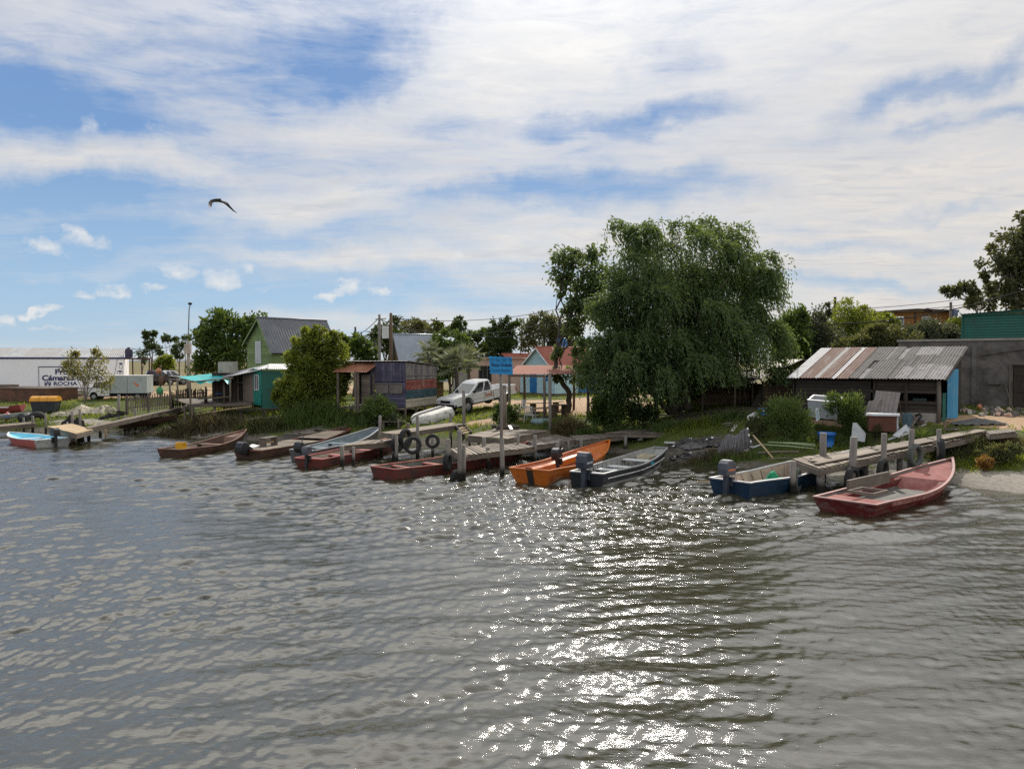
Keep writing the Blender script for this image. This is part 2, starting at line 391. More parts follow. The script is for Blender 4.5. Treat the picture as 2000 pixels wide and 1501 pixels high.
# ------------------------------------------------------------------ ground
def ground_mat():
    m, t, out = newmat('bank ground')
    ob = t('TexCoord').outputs['Object']
    at = t('Attribute', attribute_name='soil'); s3 = t('SeparateColor', {0: at.outputs['Color']})
    n1 = t.noise(ob, .8, 7, .62); n2 = t.noise(ob, 6, 6, .65); n3 = t.noise(ob, 40, 3)
    grass = t.mix(t.ramp(n1, [(.35, 0), (.65, 1)]), (.035, .055, .012), (.085, .105, .022))
    grass = t.mix(t.math('MULTIPLY', n2, .6), grass, (.075, .085, .03))
    far = t.mix(t.ramp(t.noise(ob, .02, 4), [(.4, 0), (.6, 1)]), (.095, .092, .036), (.17, .135, .062))
    grass = t.mix(t.ramp(t.math('MULTIPLY', t('SeparateXYZ', {0: ob}).outputs[1], .005), [(.36, 0), (.6, 1)]), grass, far)
    dirt = t.mix(t.ramp(n2, [(.3, 0), (.7, 1)]), (.30, .195, .115), (.42, .30, .19))
    mud = t.mix(t.ramp(n2, [(.3, 0), (.7, 1)]), (.055, .048, .036), (.15, .135, .105))
    sand = t.mix(t.ramp(n2, [(.3, 0), (.7, 1)]), (.20, .18, .15), (.31, .28, .235))
    br = t.math('MULTIPLY', t.math('SUBTRACT', t.noise(ob, 2.2, 6, .7), .5), 1.1)
    def msk(sock): return t.ramp(t.math('ADD', sock, br), [(.35, 0), (.62, 1)])
    col = t.mix(msk(s3.outputs[0]), grass, dirt)
    col = t.mix(msk(s3.outputs[1]), col, mud)
    col = t.mix(msk(s3.outputs[2]), col, sand)
    bs = t('BsdfPrincipled', {'Base Color': col, 'Roughness': .95, 'Specular IOR Level': .15})
    bp = t('Bump', {'Strength': .6, 'Distance': .06, 'Height': t.math('ADD', n2, t.math('MULTIPLY', n3, .4))}); t.l.new(bp.outputs[0], bs.inputs['Normal'])
    t.l.new(bs.outputs[0], out.inputs[0]); return m
def axis(lo, hi, step, far, g=1.22):
    a = list(np.arange(lo, hi, step)); s = step; x = hi
    while x < far: a.append(x); s *= g; x += s
    a.append(far); s = step; x = lo-step; b = []
    return a
xs = axis(0, 48, .4, 3000); xs = [-v for v in xs[:0:-1]]+xs
ys = [-60,-20,0,6,12,16]+axis(18, 80, .4, 6000)
X, Y = np.meshgrid(xs, ys, indexing='ij'); Z = tz(X, Y)
V = np.stack([X, Y, Z], -1).reshape(-1, 3); nx, ny = len(xs), len(ys)
I = np.arange(nx*ny).reshape(nx, ny)
Q = np.stack([I[:-1,:-1], I[1:,:-1], I[1:,1:], I[:-1,1:]], -1).reshape(-1)
gm = ground_mat()
ground = npmesh('ground', V, Q, 4, gm, smooth=True); tag(ground, kind='structure')
s_ = Y-np.interp(X, _sx, _sy)
soil = np.zeros((nx*ny, 4), np.float32); soil[:, 3] = 1
def patch(cx, cy, rx, ry, ang=0.0):
    c, s = math.cos(ang), math.sin(ang); u = (X-cx)*c+(Y-cy)*s; v = -(X-cx)*s+(Y-cy)*c
    return ss(1.25, .75, np.sqrt((u/rx)**2+(v/ry)**2))
dirt = np.zeros_like(X)
for q in [(-1.2,42.0,1.9,.9,.1),(4.5,47,4.5,3.0,.2),(1.5,52,6,3.5,0),(9,56,5,4,0),(-26,68,18,4.5,.05),(-19,61,3,6,0),(-33,62,10,2.0,0),(-22,80,10,7,0),(22,31.5,4.5,2.2,-.4),(24,28,3,1.5,-.3),(17,34,6,1.5,-.6)]:
    dirt = np.maximum(dirt, patch(*q))
dirt = np.maximum(dirt, .45*ss(60, 75, Y)*ss(140, 90, Y))
mud = ss(1.0, .2, s_)
mud = np.maximum(mud, patch(11, 38.5, 3, 2)*.8); mud = np.maximum(mud, patch(8, 33, 2.5, 1.6)*.75); mud = np.maximum(mud, .8*patch(-15, 44, 6, 2.2))
sand = ss(13.2, 14.5, X)*ss(2.9, 2.2, s_); sand = np.maximum(sand, patch(13.2, 27.8, 2.2, 1.0)*.8); sand = np.maximum(sand, .75*patch(-28.5, 47.6, 8, .8)); sand = np.maximum(sand, .7*patch(-17.5, 43, 5, .9))
sand = np.maximum(sand, .8*patch(2.5, 36.3, 2.0, 1.0))
soil[:, 0] = dirt.ravel(); soil[:, 1] = mud.ravel(); soil[:, 2] = sand.ravel()
ca = ground.data.color_attributes.new('soil', 'FLOAT_COLOR', 'POINT'); ca.data.foreach_set('color', soil.ravel())
# ------------------------------------------------------------------ river: real wave geometry plus fine ripples
def water_mat():
    m, t, out = newmat('river water')
    ob = t('TexCoord').outputs['Object']
    col = t.mix(t.noise(ob, .25, 3), (.031, .029, .015), (.046, .043, .025))
    rip = t.noise(t('Mapping', {'Vector': ob, 'Rotation': (0, 0, R(-11)), 'Scale': (2.5, 5.8, 1)}).outputs[0], 2.1, 6, .58, .5)
    rip2 = t.noise(t('Mapping', {'Vector': ob, 'Rotation': (0, 0, R(-22)), 'Scale': (7, 13, 1)}).outputs[0], 1.6, 3, .5, .2)
    gust = t.ramp(t.noise(t('Mapping', {'Vector': ob, 'Scale': (.10, .16, 1)}).outputs[0], 1.0, 3), [(.38, .15), (.62, 1)])
    yy = t('SeparateXYZ', {0: ob}).outputs[1]
    nr = t.ramp(t.math('DIVIDE', yy, 40.0), [(.20, .50), (.62, 1)])
    rdg = t('TexNoise', {'Vector': t('Mapping', {'Vector': ob, 'Rotation': (0, 0, R(-8)), 'Scale': (1.5, 4.2, 1)}).outputs[0], 'Scale': 2.2, 'Detail': 4, 'Roughness': .5, 'Distortion': .4}, noise_type='RIDGED_MULTIFRACTAL').outputs['Fac']
    hgt = t.math('MULTIPLY', nr, t.math('ADD', t.math('ADD', t.math('MULTIPLY', rip, .75), t.math('MULTIPLY', rdg, t.math('MULTIPLY', gust, .16))), t.math('MULTIPLY', rip2, t.math('MULTIPLY_ADD', gust, .34, .10))))
    bs = t('BsdfPrincipled', {'Base Color': col, 'Roughness': .036, 'IOR': 1.9, 'Specular IOR Level': .5})
    bp = t('Bump', {'Strength': .34, 'Distance': .05, 'Height': hgt}); t.l.new(bp.outputs[0], bs.inputs['Normal'])
    t.l.new(bs.outputs[0], out.inputs[0]); return m
def spacing(lo, hi, k, mn):
    a = [lo]
    while a[-1] < hi: a.append(a[-1]+max(mn, k*a[-1]))
    return a
wy = [-30,-10,0,4]+spacing(6, 60, .0032, .03)+[75]
wx0 = np.concatenate([np.linspace(0, 1, 560)*.78]); wx0 = np.concatenate([-wx0[:0:-1], wx0])
# regular strip mesh, widened towards the far bank
wyv = np.array(wy); XX = wx0[:, None]*np.maximum(wyv, 14)[None, :]*1.0
XX[0, :] = -150; XX[-1, :] = 150
YY = np.broadcast_to(wyv[None, :], XX.shape)
r2 = np.random.default_rng(5); ZZ = np.zeros(XX.shape); DX = np.zeros(XX.shape); DY = np.zeros(XX.shape)
gustm = ss(-.7, .6, np.sin(XX*.23+1.0+.4*np.sin(YY*.3))*np.cos(YY*.29)+.6*np.sin(XX*.09-YY*.17)+.35*np.sin(XX*.6+YY*.8))
calm = 1-.30*ss(-1, 3, XX)*ss(24, 17, YY)*(1-.35*ss(6, 12, XX))
dyl = np.gradient(YY, axis=1); wx_, wy_ = .12*np.sin(.31*XX+.23*YY), .12*np.sin(.27*XX-.36*YY+2)
for i in range(110):
    f = r2.random(); lam = .16*(1.9/.16)**(f**1.15); th = R(101)+r2.normal()*R(21 if lam > .35 else 36)
    k = 2*math.pi/lam; sl = .064*(.45+r2.random())*(1.0 if lam < .8 else .66)*(1.25 if lam < .55 else 1.0); a = sl/k
    ph = r2.random()*6.28; cs, sn = math.cos(th), math.sin(th)
    q = k*((XX+wx_)*cs+(YY+wy_)*sn)+ph+.8*np.sin(.41*XX*sn+.3*YY+i*1.7)
    aa = a*calm*((.50+.75*gustm) if lam < .7 else (.8+.3*gustm))*ss(2.2, 4.5, lam/np.maximum(dyl, .001))
    aa = aa*(.62+.55*np.sin(.34*(XX*sn-YY*cs)+.21*(XX*cs+YY*sn)+i*2.3))
    aa = aa*(1-.28*ss(1, -7, XX))*(.82+.50*ss(17, 26, YY))
    ZZ += aa*np.sin(q); DX -= .8*aa*cs*np.cos(q); DY -= .8*aa*sn*np.cos(q)
ZZ *= ss(3, 7, YY)*ss(62, 50, YY)
edge = np.clip((np.interp(XX, _sx, _sy)-YY)/3, .35, 1); ZZ *= edge
WV = np.stack([XX+DX, YY+DY, ZZ], -1).reshape(-1, 3)
n1_, n2_ = XX.shape; I = np.arange(n1_*n2_).reshape(n1_, n2_)
Q = np.stack([I[:-1,:-1], I[1:,:-1], I[1:,1:], I[:-1,1:]], -1).reshape(-1)
water = npmesh('river_water', WV, Q, 4, water_mat(), smooth=True); tag(water, kind='structure')
# ------------------------------------------------------------------ foliage builders
def leaves(name, pos, d, ln, wd, mat, parent=None, fold=.0):
    """one diamond face per leaf; pos (N,3), d (N,3) unit, ln/wd scalar or (N,)"""
    N = len(pos); ln = np.broadcast_to(ln, N)[:, None]; wd = np.broadcast_to(wd, N)[:, None]
    r = rng.normal(size=(N, 3)); sd = np.cross(d, r); sd /= np.linalg.norm(sd, axis=1)[:, None]+1e-9
    v = np.stack([pos, pos+d*ln*.45+sd*wd*.5, pos+d*ln, pos+d*ln*.45-sd*wd*.5], 1).reshape(-1, 3)
    return npmesh(name, v, np.arange(N*4), 4, mat, parent)
def unit(a): return a/(np.linalg.norm(a, axis=-1, keepdims=True)+1e-9)
def clump_points(blobs, n, clump=.26, shell=.55, per=60):
    """points gathered in clumps scattered through the outer volume of each ellipsoid"""
    vol = np.array([b[1][0]*b[1][1]*b[1][2] for b in blobs])**.67; vol /= vol.sum()
    out = []; outd = []
    for (c, r), w in zip(blobs, vol):
        m = max(int(n*w/per), 3); c = np.array(c); r = np.array(r)
        u = unit(rng.normal(size=(m, 3))); rad = (shell+(1-shell)*rng.random(m)**.7)[:, None]
        cc = c+u*rad*r*(.86+.28*rng.random((m, 1)))
        q = rng.normal(size=(m, per, 3))*.5; rc = (clump*(.6+.8*rng.random((m, 1, 1))))*min(r.mean(), 2.6)
        p = cc[:, None, :]+q*rc; dd = unit(q+u[:, None, :]*.6+rng.normal(size=q.shape)*.5)
        out.append(p.reshape(-1, 3)); outd.append(dd.reshape(-1, 3))
    return np.concatenate(out), np.concatenate(outd)
def limb(mb, p0, p1, r0, r1, n=5, wob=.12, seg=7):
    p0, p1 = Vector(p0), Vector(p1); L = (p1-p0).length; pts = []
    for i in range(seg+1):
        f = i/seg; k = math.sin(f*math.pi)*wob*L
        pts.append(p0.lerp(p1, f)+Vector((random.uniform(-1, 1)*k*.5, random.uniform(-1, 1)*k*.5, k*.25)))
    mb.tube(pts, [r0+(r1-r0)*i/seg for i in range(seg+1)], n); return pts
BARK = wood('bark', (.045,.036,.028), (.12,.10,.08), grain=14, bump=.6)
BARKG = wood('pale bark', (.12,.10,.085), (.26,.23,.20), grain=14, bump=.5)
L_DARK = leafm('leaf dark', (.024,.044,.016), (.060,.094,.026), .38)
L_MID = leafm('leaf mid', (.034,.064,.018), (.085,.13,.030), .45)
L_LIT = leafm('leaf yellow green', (.052,.082,.018), (.165,.20,.030), .50, (.36,.39,.035))
L_WIL = leafm('leaf willow', (.030,.058,.026), (.095,.148,.050), .45, (.26,.32,.06))
L_GREY = leafm('leaf grey green', (.040,.052,.034), (.088,.105,.068), .35)
L_OLV = leafm('leaf olive', (.048,.060,.028), (.105,.118,.052), .42)
L_DRY = leafm('leaf dry', (.075,.062,.035), (.17,.14,.075), .3)
L_PALM = leafm('leaf palm', (.075,.095,.065), (.16,.19,.135), .35)
L_PALE = leafm('leaf pale', (.085,.095,.030), (.20,.20,.075), .5)
def tree(name, label, cat, base, blobs, n, leaf, mat, trunk=None, tr=.14, bark=None, group=None, clump=.26, shell=.5, droop=0., limbs=True, per=60, slim=.55):
    """blobs: [(centre, radii)] world; trunk: list of world points (default straight)"""
    root = thing(name, label, cat, base, group=group); b = Vector(base)
    mb = MB(); cs = [Vector(x[0]) for x in blobs]
    top = sum(cs, Vector())/len(cs)
    tp = trunk or [b-Vector((0, 0, .2)), b.lerp(top, .55)]
    tp = [Vector(p) for p in tp]
    fine = []
    for i in range(len(tp)-1):
        for k in range(4): fine.append(tp[i].lerp(tp[i+1], k/4)+Vector((random.uniform(-.3, .3)*tr, random.uniform(-.3, .3)*tr, 0)))
    fine.append(tp[-1]); m = len(fine)
    mb.tube([p-b for p in fine], [tr*(1-.55*i/(m-1)) for i in range(m)], 8)
    if limbs:
        for c_, r_ in blobs:
            s = fine[random.randint(int(m*.55), m-1)]
            pts = limb(mb, s-b, Vector(c_)-b, tr*.42, tr*.12, 5)
            for _ in range(4):
                u = Vector((random.gauss(0, 1), random.gauss(0, 1), random.gauss(.3, .7))).normalized()
                e = Vector(c_)+Vector((u.x*r_[0], u.y*r_[1], u.z*r_[2]))*.8
                limb(mb, pts[random.randint(3, 7)], e-b, tr*.14, tr*.03, 4, seg=4)
    mb.build('trunk', bark or BARK, root)
    p, d = clump_points(blobs, n, clump, shell, per)
    if droop: d = unit(d+np.array([0, 0, -droop]))
    leaves('crown', p-np.array(b), d, leaf*(.7+.6*rng.random(len(p))), leaf*slim*(.7+.6*rng.random(len(p))), mat, root)
    return root
def bl(px, py, w, h, Y, dY=0., dr=None):
    """ellipsoid seen at pixel (px,py) with half-size w,h pixels, at distance Y"""
    k = (Y+dY)/F; return (tuple(P(px, py, Y+dY)), (w*k, (dr if dr else w*k), h*k))
def ptree(name, label, cat, px, Y, bls, n, leaf, mat, **kw):
    b = on(px, Y)
    return tree(name, label, cat, b, [bl(*q[:4], Y, *(q[4:])) for q in bls], n, leaf, mat, **kw)
# ------------------------------------------------------------------ the big willow
def willow():
    Yc = 40.0; b = on(1322, Yc)
    root = thing('willow_tree', 'huge dark green weeping willow spreading over the middle of the bank', 'tree', b)
    mb = MB(); B = Vector(b)
    forks = []
    for (px, py, dY, r) in ((1255,640,.6,.26),(1330,600,-.5,.3),(1400,640,.7,.26),(1300,560,1.2,.2),(1440,620,-1.0,.2),(1210,700,-1.2,.18)):
        e = P(px, py, Yc+dY); s = Vector((random.uniform(-.5, .5), random.uniform(-.3, .3), random.uniform(.0, .4)))
        pts = limb(mb, s, e-B, r, r*.45, 8, .06); forks.append(pts)
    crown = [bl(1345,505,120,70,Yc), bl(1262,520,65,72,Yc,-.8), bl(1425,540,75,85,Yc,-.6), bl(1280,625,90,90,Yc,-1.6), bl(1400,650,95,90,Yc,-1.8), bl(1465,625,62,95,Yc,.2),
             bl(1215,680,62,75,Yc,-.6), bl(1345,600,120,105,Yc,1.8), bl(1480,690,48,66,Yc,.6), bl(1185,712,48,52,Yc,-1.0), bl(1320,705,110,62,Yc,-2.2), bl(1250,722,90,46,Yc,-2.0), bl(1385,700,70,40,Yc,-2.0), bl(1168,728,40,44,Yc,-1.2), bl(1188,650,42,60,Yc,-.2), bl(1208,585,46,60,Yc,0), bl(1495,610,34,56,Yc,.4), bl(1440,480,50,40,Yc,.2), bl(1240,455,40,26,Yc,.2), bl(1250,470,30,26,Yc), bl(1400,452,40,24,Yc), bl(1310,448,36,20,Yc)]
    for c, r in crown:
        for _ in range(5):
            u = Vector((random.gauss(0, 1), random.gauss(0, 1), random.gauss(.4, .7))).normalized()
            e = Vector(c)+Vector((u.x*r[0], u.y*r[1], u.z*r[2]))*.8
            pts = random.choice(forks); limb(mb, pts[random.randint(3, 7)], e-B, .06, .012, 4, .1, 6)
    mb.build('trunk', BARK, root)
    # hanging shoots, swept to the right by the wind
    vol = np.array([x[1][0]*x[1][2] for x in crown]); vol /= vol.sum(); n = 6400
    idx = rng.choice(len(crown), n, p=vol); cc = np.array([x[0] for x in crown])[idx]; rr = np.array([x[1] for x in crown])[idx]
    # shoots gather in boughs
    nb = 175; bi = rng.choice(len(crown), nb, p=vol); bu = unit(rng.normal(size=(nb, 3))+np.array([0, -.35, .25]))
    bc = np.array([x[0] for x in crown])[bi]+bu*np.array([x[1] for x in crown])[bi]*(.62+.40*rng.random((nb, 1)))
    k = rng.integers(0, nb, n); st = bc[k]+rng.normal(size=(n, 3))*np.array([.16, .16, .14]); rd = rng.normal(size=(n, 3))*np.array([1, 1, .45]); ou = unit(bu[k]*.55+unit(rd))
    L = .62+.95*rng.random(n); m = 15
    tt = np.linspace(0, 1, m)[None, :, None]
    out = unit(ou*np.array([1, 1, .55])+np.array([.30, -.05, .22])+rng.normal(size=(n, 3))*.12)
    path = st[:, None, :]+out[:, None, :]*(L*.80)[:, None, None]*np.sin(tt*1.7)*.8+np.array([0, 0, -1])*(L[:, None, None]*tt**2.2*.95)+np.array([.22, 0, 0])*(L[:, None, None]*tt**2)
    tang = np.gradient(path, axis=1); tang = unit(tang)
    p = path.reshape(-1, 3)+rng.normal(size=(n*m, 3))*.03; d = unit(tang.reshape(-1, 3)+rng.normal(size=(n*m, 3))*.42)
    px_ = p[:, 0]/p[:, 1]*F+1000; fl = p[:, 2] > b.z+.5+1.15*ss(1310, 1400, px_)
    p, d = p[fl], d[fl]
    leaves('crown', p-np.array(B), d, .22*(.7+.6*rng.random(len(p))), .074*(.7+.6*rng.random(len(p))), L_WIL, root)
    # inner leaves close the view through the middle, leaving a few gaps
    q, dd = clump_points([bl(1340,600,150,135,Yc,.8), bl(1255,690,80,70,Yc,.2), bl(1440,670,75,90,Yc,.6), bl(1330,690,120,60,Yc,-1), bl(1260,740,100,40,Yc,-1.4), bl(1330,540,140,80,Yc,.8)], 26000, .3, .2)
    leaves('inner_leaves', q-np.array(B), unit(dd+np.array([.3, 0, -.8])), .23, .06, L_WIL, root)
willow()
# slender second tree left of the willow: leaning trunk and open crown
def leaning():
    b = gp(1110, 806); Y = b.y; tp = [b-Vector((0, 0, .2)), P(1112,770,Y), P(1100,748,Y), P(1086,728,Y), P(1085,702,Y+.2), P(1094,668,Y+.4), P(1112,625,Y+.6), P(1128,560,Y+.8)]
    tree('leaning_tree', 'slender tree with crooked leaning trunk and open feathery crown left of the willow', 'tree', b,
         [bl(1110,500,32,26,Y,.8), bl(1150,497,28,22,Y,.8), bl(1130,540,50,42,Y,.8), bl(1165,560,26,44,Y,.8), bl(1170,610,26,36,Y,.6), bl(1100,530,20,26,Y,.6), bl(1140,590,36,36,Y,.8), bl(1112,605,24,18,Y,.5), bl(1120,635,34,20,Y,.4), bl(1085,690,16,12,Y), bl(1095,735,26,16,Y,-.3)], 7000, .24, L_WIL, trunk=tp, tr=.17, shell=.2, clump=.32, droop=.5)
leaning()
ptree('forked_tree', 'thin dark trunk beside the willow with leaves hanging by the blue door', 'tree', 1150, 42.5, [(1140,690,26,30),(1155,745,24,16)], 1800, .2, L_WIL, tr=.12)
# ------------------------------------------------------------------ trees behind the houses
ptree('bushy_tree', 'dense dark evergreen tree standing left of the green gable house', 'tree', 450, 64,
      [(398,690,30,42),(440,655,42,44),(495,630,28,24),(470,690,55,48),(412,664,26,24),(455,632,18,14),(505,655,20,26)], 11000, .34, L_MID, tr=.3)
ptree('yellow_green_bush', 'tall yellow green shrub growing against the green gable house', 'bush', 612, 45.0,
      [(600,668,28,20),(640,664,24,20),(662,698,18,24),(578,704,24,22),(558,750,22,22),(652,738,24,30),(615,712,34,30),(607,752,40,30),(585,786,38,24),(640,788,30,22),(622,648,12,12),(674,728,10,20),(545,772,12,16),(630,690,22,20),(655,655,10,10),(592,648,8,9),(668,760,10,16)], 21000, .20, L_LIT, tr=.12, group=None, clump=.30, shell=.42, per=44)
ptree('rounded_bush', 'mid green bush between the green house and the purple shed', 'bush', 690, 60, [(690,690,32,22),(705,672,22,22),(672,668,16,16),(720,690,16,12)], 2600, .3, L_MID, tr=.12)
ptree('dark_tree', 'dark tree crown filling the gap behind the two utility poles', 'tree', 752, 70, [(752,672,18,32),(742,650,14,16),(765,655,18,20)], 2600, .34, L_DARK, tr=.2)
ptree('flat_topped_tree', 'flat topped dark tree behind the steep roofed cabin', 'tree', 812, 82, [(800,636,30,10),(838,640,34,9),(860,645,18,7)], 2200, .36, L_OLV, tr=.22)
ptree('small_dark_tree', 'small dark tree peeking over the right end of the cabin roof', 'tree', 855, 82, [(850,640,16,9),(866,640,10,9)], 800, .34, L_DARK, tr=.16)
ptree('pointed_tree', 'dark pointed tree right of the cabin roof', 'tree', 898, 78, [(896,642,18,18),(894,628,9,10),(905,665,20,22)], 1800, .34, L_DARK, tr=.18)
ptree('leafy_shrub', 'bright topped green shrub hiding the right side of the cabin roof', 'bush', 880, 56, [(878,668,34,18),(855,690,30,22),(900,690,22,28),(870,715,40,24)], 5200, .26, L_MID, tr=.14)
ptree('hedge_tree', 'dark leafy tree behind the pink house', 'tree', 935, 76, [(928,672,22,20),(945,665,18,20),(925,655,14,12),(955,685,20,18)], 3000, .32, L_MID, tr=.18)
ptree('cypress_clump', 'tall dark cypress with several spiky tops left of the airy tree', 'tree', 984, 74,
      [(968,640,9,26),(981,634,8,24),(992,638,9,26),(1004,640,8,22),(985,670,27,26),(958,655,9,24),(972,690,20,14)], 6500, .26, L_DARK, tr=.22, shell=.2)
ptree('airy_tree', 'broad airy tree with gaps of sky behind the blue cottage', 'tree', 1050, 76,
      [(1030,632,22,14),(1058,628,24,14),(1088,632,24,16),(1110,640,18,20),(1050,655,36,16),(1090,660,26,18),(1030,672,20,14),(1070,680,34,10),(1118,668,20,22)], 6200, .30, L_OLV, tr=.22, shell=.2, clump=.4)
for i, q in enumerate([(1548, 56, [(1548,655,24,40),(1535,690,20,24),(1560,625,12,20)], L_MID, 'dark leafy tree directly right of the big willow'),
          (1600, 58, [(1590,640,26,30),(1600,672,40,30),(1572,668,26,30),(1610,612,8,16)], L_GREY, 'grey green tree with glinting leaves behind the rust streaked roof'),
          (1655, 62, [(1650,618,34,24),(1680,640,38,30),(1645,650,40,40),(1690,665,30,24)], L_LIT, 'round bright yellow green tree under the wires'),
          (1716, 64, [(1712,628,22,12),(1735,635,16,14)], L_LIT, 'small yellow green bush at the left end of the log house'),
          (1700, 54, [(1690,672,34,18),(1740,668,40,20),(1715,655,26,16),(1665,680,26,14)], L_OLV, 'olive hedge bush behind the shed ridge and below the log house'),
          (1800, 56, [(1785,660,36,16),(1825,655,34,20),(1855,662,24,18),(1765,650,20,12)], L_GREY, 'grey green hedge bush below the log house windows'),
          (1868, 58, [(1868,648,16,22),(1862,672,18,14)], L_LIT, 'bright bush beside the pole left of the green metal shed')]):
    ptree('background_tree' if i < 3 else 'hedge_bush', q[4], 'tree' if i < 3 else 'bush', q[0], q[1], [(a_, b_, c_*1.18, d_*1.15) for a_, b_, c_, d_ in q[2]], 7800, .25, q[3], tr=.16, group='trees and bushes behind the right hand sheds')
def euc():
    b = on(1985, 62); Y = 62
    tree('eucalyptus_tree', 'tall open eucalyptus at the right edge above the green metal shed', 'tree', b,
      [bl(1985,470,34,28,Y), bl(1950,505,32,26,Y), bl(1990,520,36,34,Y), bl(1925,540,10,8,Y), bl(1960,560,30,24,Y), bl(1990,585,34,26,Y), bl(1930,590,30,18,Y), bl(2010,440,30,26,Y), bl(2030,520,40,60,Y)], 7500, .36, L_OLV,
      trunk=[b, P(1985,600,Y), P(1975,540,Y), P(1990,480,Y)], tr=.32, bark=BARKG, shell=.15, clump=.34, droop=.5)
    b = on(1905, 60)
    tree('bare_branched_tree', 'small sparse tree with bare pale branches left of the eucalyptus', 'tree', b,
      [bl(1872,565,18,9,60), bl(1890,556,14,8,60), bl(1905,568,12,8,60), bl(1900,592,12,8,60), bl(1852,568,8,7,60), bl(1930,565,8,8,60)], 1500, .30, L_OLV,
      trunk=[b, P(1910,620,60), P(1905,600,60)], tr=.12, bark=BARKG, shell=.1, clump=.45, droop=.4)
euc()
# far umbrella pines on the plain
for i, (px, Y, top, bls) in enumerate([(297,150,690,[(285,660,5,4),(292,667,12,4),(300,681,12,5),(286,690,14,5),(305,675,10,4),(312,688,9,4),(284,650,4,3),(298,651,6,3)]),
          (331,170,690,[(331,661,10,3),(322,660,5,3),(345,662,6,3)]), (350,160,690,[(352,676,12,5),(345,685,12,7),(358,674,8,4),(350,692,8,5)]), (276,190,700,[(284,705,6,4)]), (362,175,690,[(362,658,7,4)])]):
    ptree('umbrella_pine', ['far umbrella pine with several dark tiers right of the white building', 'far thin pine with a single small dark top', 'far umbrella pine with a broad dark crown left of the lamp pole', 'far stunted pine behind the steel frame', 'far pine with its crown touching the lamp pole'][i],
          'tree', px, Y, bls, 620 if i < 3 else 200, .55, L_DARK, tr=.17, group='far pines on the plain', shell=.1, clump=.5)
for i, (px, Y, bls) in enumerate([(400,150,[(395,640,6,3),(405,636,5,3),(415,640,6,3),(386,648,8,4)])]):
    ptree('umbrella_pine', 'far pine tops rising just above the bushy tree', 'tree', px, Y, bls, 300, .6, L_DARK, tr=.2, group='far pines on the plain', shell=.1, clump=.5)
ptree('far_bush', 'round olive bush on the field behind the parked pickups', 'bush', 322, 100, [(318,712,16,12),(328,704,9,9),(308,706,8,8)], 1500, .5, L_LIT, tr=.15)
def sapling():
    b = gp(166, 787); Y = b.y
    tree('slender_sapling', 'slender many stemmed young tree in front of the painted white wall', 'tree', b,
       [bl(150,706,18,16,Y), bl(185,705,18,18,Y), bl(140,725,18,14,Y), bl(170,730,26,18,Y), bl(200,735,18,16,Y), bl(125,715,8,18,Y), bl(205,752,16,12,Y), bl(190,690,8,8,Y), bl(146,690,6,5,Y)], 2300, .17, L_PALE,
       trunk=[b, P(166,760,Y), P(165,735,Y)], tr=.07, bark=BARKG, shell=.1, clump=.55)
    mb = MB(); o = [x for x in bpy.data.objects if x.name.startswith('slender_sapling')][0]
    for (px, py) in ((140,715),(180,700),(200,720),(155,700),(172,705)):
        limb(mb, (random.uniform(-.1, .1), 0, .2), P(px, py, Y)-b, .045, .012, 5, .05)
    mb.build('stems', BARKG, o)
sapling()
# ------------------------------------------------------------------ palms
def palm(name, label, px, py, Y, n, L, fan=False, tr=.14, base=None, mat=None):
    b = on(base if base else px, Y); c = P(px, py, Y); root = thing(name, label, 'palm', b)
    mb = MB(); mb.tube([(0, 0, -.2), ((c-b)*.5)+Vector((.1, 0, 0)), c-b], [tr*1.2, tr, tr*.9], 8); mb.build('trunk', BARK, root)
    P_, D_, LN, WD = [], [], [], []
    for i in range(n):
        a = i*2.399+random.random()*.5; e = R(random.uniform(-40, 80)); d0 = np.array([math.cos(a)*math.cos(e), math.sin(a)*math.cos(e), math.sin(e)])
        l = L*random.uniform(.8, 1.15)
        if fan:
            hub = np.array(c)+d0*l*.5; side = unit(np.cross(d0, [0, 0, 1])+1e-6); up = np.cross(side, d0)
            for k in range(22):
                w = R(-105+210*k/21); dd = unit(d0*math.cos(w)+side*math.sin(w)+np.array([0, 0, -.25])); P_.append(hub); D_.append(dd); LN.append(l*.55); WD.append(.06)
            P_.append(np.array(c)); D_.append(d0); LN.append(l*.55); WD.append(.04)
        else:
            for k in range(26):
                f = k/25; q = np.array(c)+d0*l*f+np.array([0, 0, -1])*l*.45*f*f
                tg = unit(d0+np.array([0, 0, -.9*f])); side = unit(np.cross(tg, [0, 0, 1])+1e-6)
                for s in (-1, 1): P_.append(q); D_.append(unit(side*s+tg*.8+np.array([0, 0, -.35]))); LN.append(l*.30*(1-.5*f)); WD.append(.07)
    leaves('fronds', np.array(P_)-np.array(b), np.array(D_), np.array(LN), np.array(WD), mat or L_PALM, root); return root
palm('date_palm', 'slim palm with a drooping dark head left of the transformer pole', 730, 655, 66, 26, 1.1, base=738, tr=.14, mat=L_DARK)
palm('date_palm', 'wind blown palm top showing just right of the tall bare pole', 773, 632, 72, 20, 1.4, base=772, tr=.16, mat=L_DARK)
palm('fan_palm', 'grey green fan palm standing in front of the pink house', 890, 712, 50, 34, 1.5, True, .13)
palm('fan_palm', 'smaller fan palm just right of the purple shed roof', 838, 692, 51, 22, 1.2, True, .12, base=842)
palm('fan_palm', 'fan palm with spreading leaves between the shrub and the pink house', 915, 700, 53, 22, 1.25, True, .11, base=912)
